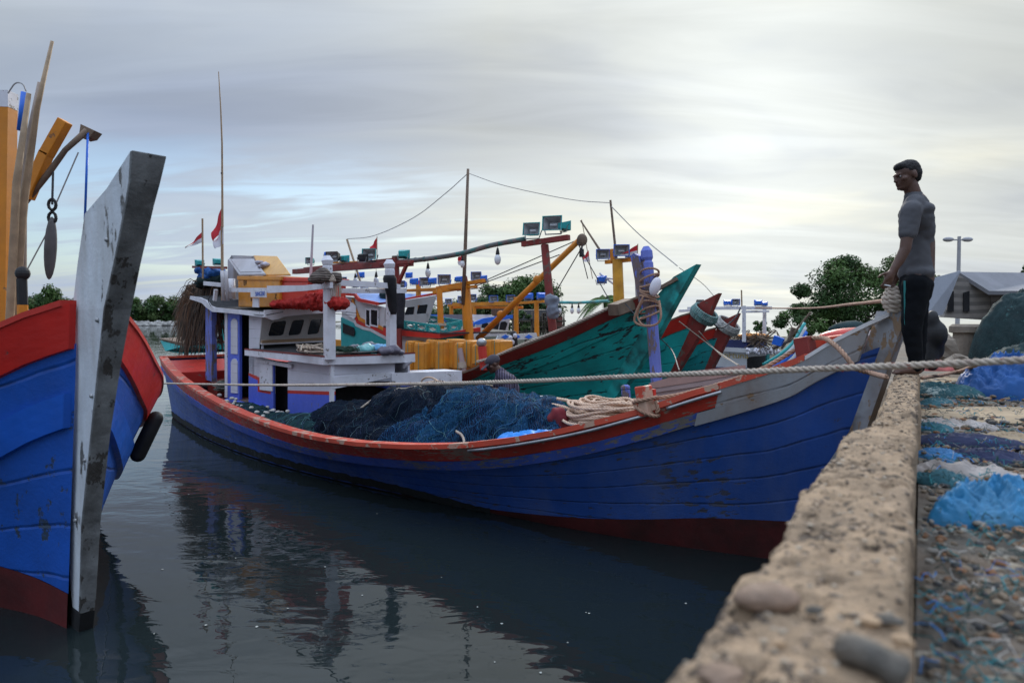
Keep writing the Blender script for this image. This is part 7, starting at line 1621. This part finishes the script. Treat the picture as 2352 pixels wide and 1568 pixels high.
# ---- man working in the blue boat
Yb = 10.15
def D(px, py, dy=0): return W(px, py, Yb + dy)
wk = thing('person', 'man in grey cap and striped purple shirt bent over the net in the blue boat', 'person', D(1162, 1010))
b = MB(); hc2 = D(1133, 836, 0); f2 = Vector((-1, -.22, -.5)); M3, r2_, f2_, up2 = head(b, hc2, f2, (-.5, 0, 1), 1.06)
b.cap(D(1141, 846), .06, D(1155, 866), .07); b.cap(D(1155, 868), .1, D(1166, 915), .13); b.cap(D(1166, 915), .13, D(1168, 950), .14)
A1 = D(1164, 872, -.2); E1 = D(1166, 899, -.26); Wr1 = D(1126, 894, -.32)
b.cap(D(1158, 866, -.06), .075, A1, .06); b.cap(A1, .055, E1, .046); b.cap(E1, .046, Wr1, .03); hand(b, Wr1, (-1, -.1, .05), (0, -.4, .9), (-.1, .3, -1), .55, 1.05)
A2 = D(1150, 872, .19); E2 = D(1142, 893, .2); Wr2 = D(1113, 886, .05)
b.cap(D(1158, 866, .06), .075, A2, .06); b.cap(A2, .055, E2, .046); b.cap(E2, .046, Wr2, .03); hand(b, Wr2, (-1, -.3, .1), (0, .2, .9), (0, -.3, -1), .5, 1.05)
for dy in (-.1, .1): b.cap(D(1168, 950, dy), .09, D(1165, 985, dy), .06); b.cap(D(1165, 985, dy), .06, D(1168, 1008, dy), .05); b.cap(D(1168, 1008, dy), .045, D(1150, 1011, dy), .035)
remeshed(b, 'body', m_skin, .009, 3, wk); eyes(hc2, r2_, f2_, up2, 1.06, wk)
cap_ = MB(); cM = Matrix((r2_, f2_, up2)).transposed()
def CE(x, y, z, a, b2, c2): cap_.ell(hc2 + r2_*x + f2_*y + up2*z, (a, b2, c2), cM, nu=22, nv=16)
CE(0, -.015, .055, .093, .115, .085); CE(0, -.03, .03, .092, .1, .05)
m_cap = mat('grey violet cap', (.055, .048, .06), .85, .12, 8, bump=.15)
remeshed(cap_, 'cap', m_cap, .012, 3, wk)
vb = MB(); vb.grid(lambda u, v: hc2 + f2_*(.07 + .13*u) + r2_*((v-.5)*.17*(1 - .35*u*u)) + up2*(.052 - .030*u - .05*(v-.5)**2*4*.5), 8, 12)
vb.grid(lambda u, v: hc2 + f2_*(.07 + .125*u) + r2_*((v-.5)*.165*(1 - .35*u*u)) + up2*(.044 - .030*u - .05*(v-.5)**2*4*.5), 8, 12); vb.build('cap_brim', m_cap, wk, smooth=True, fix=False)
b = MB(); b.cap(D(1153, 862), .092, D(1166, 895), .15); b.ell(D(1164, 885, 0), (.15, .23, .16)); b.cap(D(1166, 895), .15, D(1166, 945), .15); b.ell(D(1176, 900), (.12, .18, .2)); b.ell(D(1165, 935), (.15, .19, .12)); b.ell(D(1150, 905), (.08, .12, .12)); b.ell(D(1146, 880), (.10, .16, .12)); b.ell(D(1174, 884), (.11, .19, .17))
b.cap(A1, .085, A1.lerp(E1, .75), .075); b.cap(A2, .085, A2.lerp(E2, .7), .075); b.cap(D(1149, 855), .085, D(1155, 866), .12); b.cap(D(1155, 866, -.1), .1, A1, .1); b.cap(D(1155, 866, .1), .1, A2, .1)
m_shirt = mat('purple grey striped shirt', (.085, .07, .11), .85, .08, 4, wave=(8.5, 1.2, 'X', (.02, .016, .03)), bump=.2, bs=10)
remeshed(b, 'shirt', m_shirt, .014, 4, wk, disp=folds(.013, 8))
b = MB()
for dy in (-.1, .1): b.cap(D(1168, 945, dy), .12, D(1165, 985, dy), .09); b.cap(D(1165, 985, dy), .085, D(1168, 1004, dy), .07)
remeshed(b, 'trousers', m_pants, .014, 4, wk)
